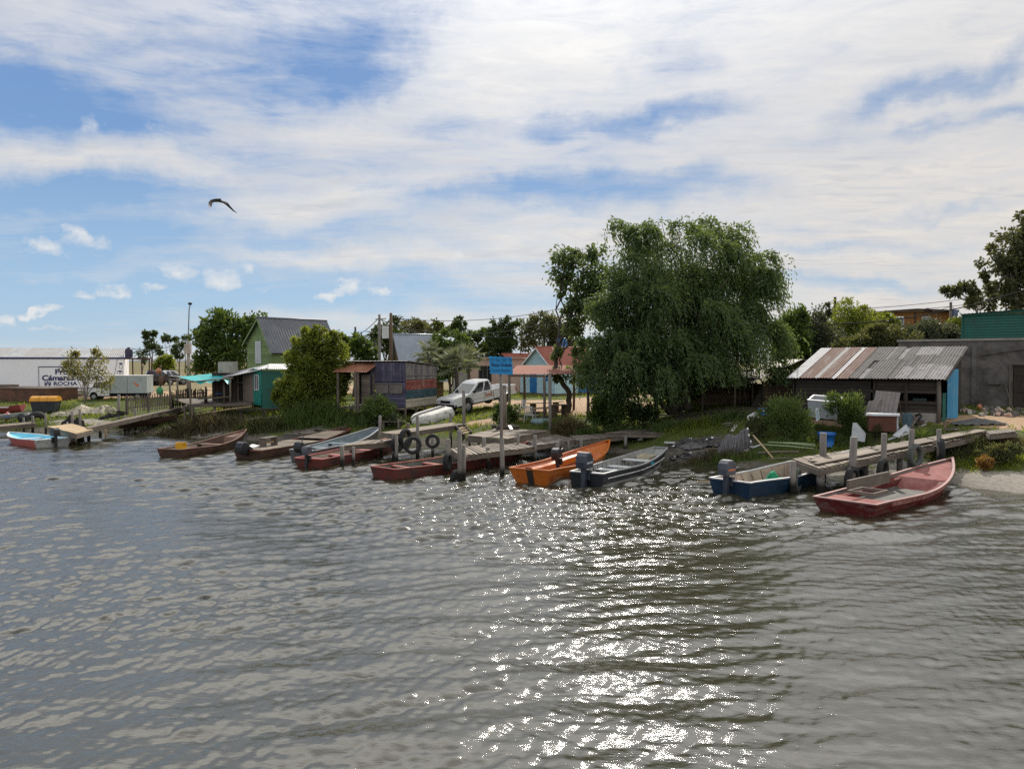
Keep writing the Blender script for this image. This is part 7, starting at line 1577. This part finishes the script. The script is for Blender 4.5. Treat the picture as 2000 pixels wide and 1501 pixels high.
def small_left():
    b = P(72, 815, 49); b.z = tzf(b.x, b.y)-.22; r = thing('tractor_tyre_ring', 'big black tyre half sunk in the weeds below the yellow lidded container', 'tyre', b, R(30)); mb = MB()
    mb.grid(lambda u, v: ((.42+.2*math.cos(v*6.283))*math.cos(u*6.283), .22*math.sin(v*6.283), (.42+.2*math.cos(v*6.283))*math.sin(u*6.283)+.2), 30, 14); mb.build('tread', TYRE, r); mb = MB(); mb.lathe([(.30,-.1),(.24,0),(.30,.1)], 20, (0,0,.2), axis='y', cap=False); mb.build('rim', RIM, r)
    b = gp(52, 822); r = thing('black_drum', 'black rounded drum lying left of the big tyre', 'drum', b+Z1*.25, R(80)); mb = MB(); mb.lathe([(.02,-.5),(.25,-.48),(.30,-.4),(.30,.4),(.25,.48),(.02,.5)], 18, axis='x'); mb.build('shell', surf('black drum', (.02,.021,.023), (.04,.042,.045), 4, .6), r); mb = MB(); mb.lathe([(.315,-.2),(.315,-.16)], 18, axis='x'); mb.lathe([(.315,.16),(.315,.2)], 18, axis='x'); mb.build('hoop', BLACKM, r)
    b = gp(14, 822); r = thing('red_buoy', 'round pinkish red buoy at the far left edge', 'buoy', b+Z1*.30); mb = MB(); mb.lathe([(.02,-.24),(.16,-.19),(.24,0),(.16,.19),(.05,.24),(.05,.30)], 16); mb.build('float', plain('pink red float', (.55,.10,.10), .45), r); mb = MB(); mb.tube([(0,0,.29),(.1,0,.36),(.3,0,.05)], .015, 5); mb.build('cord', WOOD_GREY, r)
    b = gp(8, 811); r = thing('red_boat', 'red hulled boat drawn up at the far left edge behind the buoy', 'boat', b+Z1*.05, R(5)); mb = MB(); mb.grid(lambda u, v: (-1.4+2.6*u, .6*(v*2-1)*(1-.7*max(0,u-.5)**1.2), .5*abs(v*2-1)**2+.2*u*u), 12, 10); mb.build('hull', plain('faded red hull', (.35,.08,.07), .6), r); mb = MB(); mb.box(-1.4,-.62,.5,.6,-.54,.56); mb.build('gunwale', CARW, r)
    # net marker: post with an orange flag, green crate below
    b = on(313, 60); r = thing('flag_post', 'wrapped post with an orange float and a green sack behind the fence', 'post', b); mb = MB(); mb.tube([(0,0,-.2),(0,0,2.0),(.02,0,2.6)], .06, 6); mb.build('pole', WOOD_BROWN, r); mb = MB(); mb.lathe([(.02,-.22),(.20,-.1),(.22,.1),(.02,.24)], 10, (-.1,-.08,2.1)); mb.build('orange_float', plain('orange float', (1,1,1)), r)
    mb = MB(); mb.lathe([(.03,-.3),(.24,-.25),(.26,.1),(.12,.3),(.02,.34)], 10, (.0,-.12,.55)); mb.build('green_sack', plain('green sack', (.05,.28,.12), .7), r); mb = MB(); mb.lathe([(.03,-.4),(.16,-.3),(.18,.3),(.02,.4)], 10, (.1,-.05,1.35)); mb.build('brown_wrap', plain('brown wrap', (.14,.08,.05), .8), r)
small_left()
# ------------------------------------------------------------------ middle: tables, chairs, steps
def picnic():
    def bench(name, label, cat, pa, pb, Y0, Y1_, h, w, mat, legs=2):
        a, b = P(*pa, Y0), P(*pb, Y1_); a.z = b.z = (a.z+b.z)/2; g = tzf((a.x+b.x)/2, (a.y+b.y)/2); h = max(a.z-g, .3); O = Vector(((a.x+b.x)/2, (a.y+b.y)/2, g)); d = b-a; r = thing(name, label, cat, O, math.atan2(d.y, d.x)); L = d.length; mb = MB()
        n = max(int(w/.16), 1)
        for k in range(n): mb.box(-L/2, -w/2+k*w/n, h-.05, L/2, -w/2+(k+.93)*w/n, h)
        mb.build('top', mat, r)
        for x in (-L*.36, L*.36): mb = MB(); mb.box(x-.06,-w*.35,-.1,x+.06,w*.35,h-.052); mb.build('leg', WOOD_BROWN, r)
        mb = MB(); mb.box(-L*.36+.062,-.03,h*.35,L*.36-.062,.03,h*.35+.1); mb.build('stretcher', WOOD_BROWN, r)
    bench('picnic_table', 'long pale plank table under the picnic shelter', 'table', (1032,791), (1094,779), 44.5, 46.5, .7, .55, WOOD_NEW)
    bench('wooden_bench', 'short pale bench between the plastic chairs and the shelter posts', 'bench', (1040,796), (1070,796), 43, 43, .45, .35, WOOD_NEW)
    bench('picnic_table', 'smaller grey plank table beside the leaning tree trunk', 'table', (1078,792), (1106,787), 42.5, 43, .7, .6, WOOD_DECK)
    for px, py, rz, lab in ((1035,826,R(160),'white plastic armchair nearest the picnic bench'),(1014,812,R(-60),'white plastic armchair behind, half hidden by the broad bush')):
        b = gp(px, py); r = thing('plastic_chair', lab, 'chair', b, rz, 'white plastic chairs'); mb = MB(); mb.box(-.24,-.22,.42,.24,.22,.45); M_ = surf('garden plastic', (.42,.42,.40), (.56,.56,.53), 3, .5); mb.build('seat', M_, r); mb = MB()
        for x in (-.2,-.1,0,.1,.2): mb.beam((x,.22,.44),(x*1.05,.32,.88),.05,.015,Y1)
        mb.beam((-.24,.32,.88),(.24,.32,.88),.03,.06); mb.build('backrest', M_, r)
        for x in (-1, 1):
            mb = MB(); mb.tube([(x*.25,-.20,.43),(x*.27,-.18,.66),(x*.26,.2,.68)], .018, 5); mb.build('armrest', M_, r)
            for y in (-.2,.2): mb = MB(); mb.beam((x*.23,y,.42),(x*.26,y*1.2,0),.04,.04,Y1); mb.build('leg', M_, r)
    b = gp(1056, 827); r = thing('tyre_planter', 'pale blue painted tyre lying flat as a planter below the shelter', 'planter', b+Z1*.10); mb = MB(); mb.grid(lambda u, v: ((.42+.14*math.cos(v*6.283))*math.cos(u*6.283), (.42+.14*math.cos(v*6.283))*math.sin(u*6.283), .16*math.sin(v*6.283)), 26, 12); mb.build('tread', surf('pale blue tyre', (.13,.20,.21), (.22,.30,.31), 4, .7), r); mb = MB(); mb.lathe([(.01,.05),(.33,.04)], 14, cap=False); mb.build('soil', plain('soil', (.05,.04,.03), .95), r)
    # steps up to the high walkway
    r = thing('wooden_steps', 'short wooden steps at the bank end of the high walkway', 'steps', G(915,846,.6)); O = Vector(r.location); mb = MB(); a, b = P(890,833,36.6)-O, P(905,851,35.8)-O; c, d = P(906,830,36.8)-O, P(921,846,36.2)-O
    mb.beam(a, b, .06, .18); mb.beam(c, d, .06, .18); mb.build('stringer', WOOD_DARK, r); mb = MB()
    for f in (.25,.5,.75): mb.beam(a.lerp(b, f), c.lerp(d, f), .22, .04)
    mb.build('tread', WOOD_NEW, r)
    # steps under the willow
    b = gp(1307, 815); r = thing('bank_stairs', 'dim grey board stairs climbing the bank under the willow', 'stairs', b, R(-6)); mb = MB()
    for k in range(8): mb.box(-.45,.10+k*.22,.08+k*.16,.45,.36+k*.22,.13+k*.16)
    mb.build('tread', WOOD_GREY, r)
    for x in (-.52,.52): mb = MB(); mb.beam((x,-.05,0),(x,2.0,1.35),.06,.16); mb.build('stringer', WOOD_DARK, r)
    for x in (-.7,.62): mb = MB(); mb.tube([(x,0,-.2),(x,0,1.3)], .06, 6); mb.build('post', WOOD_DARK, r)
    # timbers and a scrap on the platform
    for (pa, pb, Y, lab) in (((961,833),(1005,831.5),37.5,'dark timber beam lying across the back of the upper platform'),((969,836),(1014,834),36.8,'second dark timber beam on the upper platform')):
        mb = MB(); mb.beam(P(*pa, Y), P(*pb, Y), .18, .16); o = mb.build('timber_beam', WOOD_DARK); tag(o, lab, 'beam')
    mb = MB(); mb.beam(P(995,831,36.4), P(999,838,35.9), .14, .04); o = mb.build('white_board', P_WHITE); tag(o, 'short whitewashed board lying on the upper platform', 'board')
    mb = MB(); B = G(987.5, 800, 1.0); B = P(985, 838, 33.4); mb.tube([P(981,760,35.5), P(983,800,35.4), P(985,836,35.2)], [.09,.10,.10], 8); o = mb.build('thick_post', WOOD_GREY); tag(o, 'thick rough post just right of the sign pole', 'post')
    b = gp(1326, 868); o = MB(); o.grid(lambda u, v: (b.x+(u-.5)*.6, b.y+(v-.5)*.3, b.z+.05+.22*math.exp(-((u-.4)**2/.08+(v-.5)**2/.1))+.02*math.sin(u*30+v*11)), 14, 10); q = o.build('white_bag', P_WHITE); b2 = G(1255,866,.3); q.location = Vector((b2.x-b.x, b2.y-b.y, b2.z-b.z+.1)); tag(q, 'white plastic bag at the end of the grey walkway', 'bag')
picnic()
# ------------------------------------------------------------------ right bank clutter
def clutter():
    ENAM = surf('chipped white enamel', (.38,.40,.41), (.52,.54,.55), 2, .4, 0, .5, .04, dirt=(.30,.24,.19), dirtamt=.35)
    b = P(1612, 812, 33.6); r = thing('chest_freezer', 'open white chest freezer shell standing among the bushes', 'freezer', b, R(-40)); r.rotation_euler = (R(14), R(3), R(-40)); w, d, h, t_ = .62, .38, .78, .06; mb = MB()
    for q in ((-w,-d,0,w,-d+t_,h),(-w,d-t_,0,w,d,h),(-w,-d+t_,0,-w+t_,d-t_,h),(w-t_,-d+t_,0,w,d-t_,h),(-w+t_,-d+t_,.0,w-t_,d-t_,.15)): mb.box(*q)
    mb.build('shell', ENAM, r); mb = MB(); mb.box(-w-.02,-d-.02,h+.002,w+.02,-d+.05,h+.03); mb.box(-w-.02,d-.05,h+.002,w+.02,d+.02,h+.03); mb.box(-w-.02,-d+.052,h+.002,-w+.05,d-.052,h+.03); mb.box(w-.05,-d+.052,h+.002,w+.02,d-.052,h+.03); mb.build('rim', P_GREYW, r); mb = MB(); mb.beam((-.3,.2,.2),(.25,-.1,.74),.3,.02); mb.build('inner_board', WOOD_BROWN, r)
    b = P(1722, 850, 31.5); b.z = tzf(b.x, b.y); r = thing('white_table', 'old white enamel topped cabinet with a rusty brown side', 'cabinet', b, R(-18)); r.scale = (.86, .9, .86); h = .86; mb = MB(); mb.prism([(-.75,-.35,h),(.72,-.35,h),(.80,.32,h),(-.62,.34,h)], (0,0,.10)); mb.build('top', surf('chipped table top', (.55,.57,.59), (.68,.70,.72), 3, .4, dirt=(.28,.10,.05), dirtamt=.45), r, bevel=.04)
    mb = MB(); mb.box(-.60,-.26,.12,.60,-.22,h-.002); mb.box(-.60,-.22,.12,-.56,.25,h-.002); mb.build('rusty_side', surf('rust brown side', (.075,.025,.016), (.14,.055,.035), 3, .8), r); mb = MB(); mb.box(.605,-.26,.0,.67,.26,h-.002); mb.build('white_side', ENAM, r)
    b = P(1722, 812, 32.2); r = thing('corrugated_scrap', 'broken grey corrugated sheets leaning upright against the shed', 'sheet', b, R(-36)); mb = MB(); mb.corr((-.42,0,0), (.95,-.0,-.06), (.12,.35,1.05), .16, .03); mb.build('sheet', surf('grey fibre sheet', (.19,.165,.15), (.30,.265,.245), 3, .9), r); mb = MB(); mb.corr((-.75,-.06,-.1), (.5,0,.1), (.2,.25,.7), .16, .03); mb.build('back_sheet', surf('grey fibre sheet', (1,1,1), (1,1,1)), r)
    def panel(label, pts, Y, mat=ENAM, th=.03):
        p = [P(a, b_, Y+dy) for a, b_, dy in pts]; c = sum(p, Vector())/len(p); r = thing('metal_scrap', label, 'panel', c); mb = MB(); mb.prism([q-c for q in p], (.0,th,.008)); mb.build('sheet', mat, r, bevel=.006); mb = MB(); q = [x-c for x in p]
        for i in range(len(q)): mb.beam(q[i]+Vector((0,-.012,0)), q[(i+1)%len(q)]+Vector((0,-.012,0)), .02, .02)
        mb.build('edge', P_GREYW, r)
    panel('curved white shell scrap left of the rusty cabinet', [(1663,858,0),(1666,826,0),(1673,826,0),(1690,846,-.1),(1688,862,-.1)], 30.2)
    panel('tilted white appliance door lying right of the rusty cabinet', [(1744,850,0),(1770,829,.3),(1780,842,.2),(1765,857,-.1)], 30.6)
    panel('white appliance side panel leaning on the right of the cabinet', [(1738,824,.2),(1752,822,.4),(1757,843,0),(1741,849,0)], 31.4)
    panel('pale flat sheet on the ground near the blue door', [(1822,832,0),(1856,831,.3),(1854,841,-.2),(1835,842,-.3)], 32.0)
    panel('small white panel leaning beside the open freezer', [(1593,800,0),(1597,797,0),(1600,818,0),(1594,822,0)], 32.2, plain('pale blue scrap', (.30,.40,.46), .6))
    b = gp(1614, 872); r = thing('blue_bin', 'bright blue plastic tub standing behind the front post of the right pier', 'tub', b); mb = MB(); PB = surf('blue plastic', (.010,.10,.36), (.018,.145,.46), 3, .4); mb.lathe([(.27,0),(.34,.55),(.36,.55),(.36,.60),(.33,.60),(.27,.08),(.02,.08)], 20); mb.build('tub', PB, r); mb = MB(); mb.lathe([(.365,.50),(.375,.53),(.365,.56)], 20, cap=False); mb.build('rim', PB, r)
    b = gp(1491, 812); r = thing('blue_basin', 'blue basin with a white mark below the plank shack', 'basin', b); mb = MB(); mb.lathe([(.14,0),(.27,.34),(.29,.34),(.29,.37),(.26,.37),(.13,.05),(.02,.05)], 18); mb.build('tub', PB, r); mb = MB(); mb.box(-.1,-.262,.22,.1,-.225,.30); mb.build('label', P_WHITE, r)
    b = gp(1470, 822); r = thing('white_bucket', 'ribbed white plastic bucket lying on its side near the blue basin', 'bucket', b+Z1*.18, R(30)); r.rotation_euler = (R(70), R(20), R(30)); mb = MB(); mb.lathe([(.15,-.2),(.19,.2),(.17,.2),(.14,-.17),(.01,-.17)], 16); mb.build('shell', P_GREYW, r); mb = MB(); mb.lathe([(.185,.08),(.20,.1),(.19,.12)], 16, cap=False); mb.build('rim', P_WHITE, r)
    r = thing('tangled_scrap', 'tangle of rusty rods, tubes and a blue cloth right of the cabinet', 'scrap', gp(1790, 850)); O = Vector(r.location)
    for (a, b_, Y) in (((1745,812),(1765,850),31.6),((1784,812),(1798,850),31.2),((1775,806),(1812,842),31.8),((1795,848),(1808,838),30.6),((1770,850),(1790,815),31),((1730,811),(1762,809),32.4),((1788,856),(1782,830),30.4),((1800,862),(1794,838),30.4),((1755,778),(1758,812),33),((1762,785),(1764,815),33)):
        mb = MB(); mb.tube([P(*a, Y)-O, P((a[0]+b_[0])/2+2, (a[1]+b_[1])/2-2, Y)-O, P(*b_, Y)-O], .026, 5); mb.build('rod', WOOD_BROWN, r)
    mb = MB(); mb.tube([P(1788,830,31.2)-O, P(1800,812,31.3)-O, P(1797,808,31.4)-O, P(1788,812,31.4)-O], .05, 6); mb.build('hose', BLACKM, r)
    c = P(1774, 818, 31.4)-O; mb = MB(); mb.grid(lambda u, v: (c.x+(u-.5)*.5, c.y-.2*math.sin(u*3.1)+.04*math.sin(u*19+v*7), c.z+.18-.75*v+.1*math.sin(u*5)), 14, 10); mb.build('blue_cloth', surf('faded blue cloth', (.05,.085,.11), (.11,.16,.19), 8, .9), r)
    for i, (pa, pb, Ya, Yb, m, rad) in enumerate((((1471,850),(1510,895),31.2,29.4,WOOD_NEW,.035),((1500,863),(1592,871),30.8,30.6,leafm('bamboo', (.20,.25,.13), (.30,.36,.20), .05),.03),((1490,868),(1590,876),30.6,30.4,leafm('bamboo', (.2,.2,.1), (.2,.2,.1)),.03),((1530,864),(1592,868),31,30.9,leafm('bamboo', (.2,.2,.1), (.2,.2,.1)),.028),((1480,884),(1560,882),30,30,WOOD_GREY,.04),((1500,897),(1548,894),29.4,29.4,WOOD_GREY,.03))):
        a, b = P(*pa, Ya), P(*pb, Yb)
        if i: a.z = max(a.z, tzf(a.x, a.y)+.05); b.z = max(b.z, tzf(b.x, b.y)+.05)
        mb = MB(); mb.tube([a, a.lerp(b, .5)+Z1*.02, b], rad, 7); o = mb.build('long_pole', m); tag(o, ['pale pole slanting from the hanging nets to the water edge','topmost green bamboo pole lying on the bank','middle green bamboo pole lying on the bank','short green bamboo pole by the blue tub','grey log lying flat below the bamboo poles','thin grey stick at the water edge near the right pier'][i], 'pole')
    mb = MB(); mb.tube([P(1862,912,28.2), P(1885,900,28.8), P(1912,888,29.5)], [.10,.12,.10], 9); o = mb.build('driftwood_log', WOOD_GREY); tag(o, 'grey driftwood log on the bank right of the rose boat', 'log')
    b = P(1886, 858, 31.5); mb = MB(); mb.grid(lambda u, v: (b.x-.5+2.0*u, b.y-.4+.9*v, tzf(b.x-.5+2.0*u, b.y-.4+.9*v)+.05+.16*math.sin(u*3.1)*math.sin(v*3.1)+.03*math.sin(u*31+v*9)), 16, 10); o = mb.build('dark_sheet', surf('dark ground sheet', (.05,.05,.05), (.12,.118,.11), 6, .9)); tag(o, 'dark rumpled sheet on the bank below the plank path', 'sheet')
    for (px, py, Y) in ((1505,808,34.5),):
        r = thing('sack_pile', 'pale brown sacks lying in front of the plank shack', 'sacks', gp(1522, 812)); mb = MB(); mb.grid(lambda u, v: (-.7+1.4*u, -.3+.6*v, .02+.38*math.sin(u*3.14)**.6*math.sin(v*3.14)**.6+.05*math.sin(u*17+v*9)), 18, 10); mb.build('sacking', surf('sacking', (.24,.19,.14), (.40,.33,.26), 7, .95), r)
clutter()
def litter():
    mats = [WOOD_GREY, WOOD_BROWN, WOOD_DARK, CONC_L, P_GREYW, WOOD_DECK]; q = random.Random(3)
    spots = [(1680+q.random()*190, 822+q.random()*40) for _ in range(26)]+[(1290+q.random()*200, 818+q.random()*60) for _ in range(16)]+[(180+q.random()*160, 828+q.random()*16) for _ in range(12)]+[(1000+q.random()*150, 800+q.random()*25) for _ in range(6)]
    for i, (px, py) in enumerate(spots):
        b = gp(px, py); L = q.uniform(.12,.55); a = q.uniform(-1.2,1.2); mb = MB(); d = Vector((math.cos(a), math.sin(a), q.uniform(-.1,.5)))*L; n_ = Vector((-math.sin(a), math.cos(a), 0))*q.uniform(.03,.09)
        mb.obox((0,0,.05), d, n_, Vector((0,0,q.uniform(.012,.035)))); o = mb.build('board_scrap', mats[i % 6]); o.location = b
        tag(o, 'one of the loose scraps of board scattered on the bank', 'scrap', 'scraps of board on the bank')
litter()
# ------------------------------------------------------------------ gull
def gull():
    Y = 30.0; c = P(431, 395, Y); r = thing('gull', 'gull gliding with drooped wings high in the left of the sky', 'bird', c); k = Y/F
    def q(px, py, dy=0.0): return P(px, py, Y+dy)-c
    spine = [q(421,391.5,-.10), q(426,391.8,-.02), q(431,393,.05), q(436,394.4,.12), q(441,395.5,.2)]; up = [(.012),(.045),(.055),(.04),(.012)]
    mb = MB(); mb.tube(spine, up, 10); WHITE_B = surf('gull white', (.42,.43,.46), (.58,.59,.62), 8, .7); GREY_B = surf('gull grey', (.085,.09,.105), (.15,.155,.17), 8, .7)
    def wing(lead, trail, th=.012):
        n = len(lead); L_ = [q(*p) for p in lead]; T_ = [q(*p) for p in trail]
        for s, f in ((1, 0), (-1, 1)):
            for i in range(n-1):
                a = [L_[i], L_[i+1], T_[i+1], T_[i]]; a = [p+Z1*th*s*(1-.7*(i+j)/n) for p, j in zip(a, (0,1,1,0))]; mb.face(a[::-1] if f else a, None, 0, True)
    # near left wing: bends down at the wrist; right wing: long and drooped
    wing([(432,388.4,-.15),(420,388.6,-.55),(411,391,-.85),(406.6,396,-1.0),(407.0,401,-1.05),(410.5,408.5,-1.1)], [(430,394.5,.12),(420,394.2,-.2),(415,395.6,-.45),(414,400,-.6),(413,404,-.75),(410.8,408.9,-1.05)])
    wing([(430,391,-.12),(437,393,.25),(444,395.2,.5),(450,403,.75),(457,411,.95),(463,416,1.05)], [(432,395.5,.2),(436,396.4,.5),(440,399,.75),(447,405,.9),(455,412,1.0),(462.8,416.3,1.05)])
    mb.build('body', GREY_B, r); m2 = MB(); m2.tube([q(419.5,391.6,-.16), q(421.5,391.4,-.10), q(424,391.6,-.04)], [.015,.035,.03], 8); m2.build('head', WHITE_B, r); m3 = MB(); m3.tube([q(418,392.2,-.22), q(419.8,391.7,-.16)], [.003,.011], 6); m3.build('beak', plain('beak yellow', (.4,.25,.05), .5), r)
    m4 = MB(); m4.prism([q(440,394.8,.18), q(445,396,.32), q(444,398,.32), q(439,396.6,.18)], (0,0,.012)); m4.build('tail', WHITE_B, r)
gull()

for o in bpy.data.objects:
    if o.get('category') and not o.get('kind'): o['kind'] = 'thing'
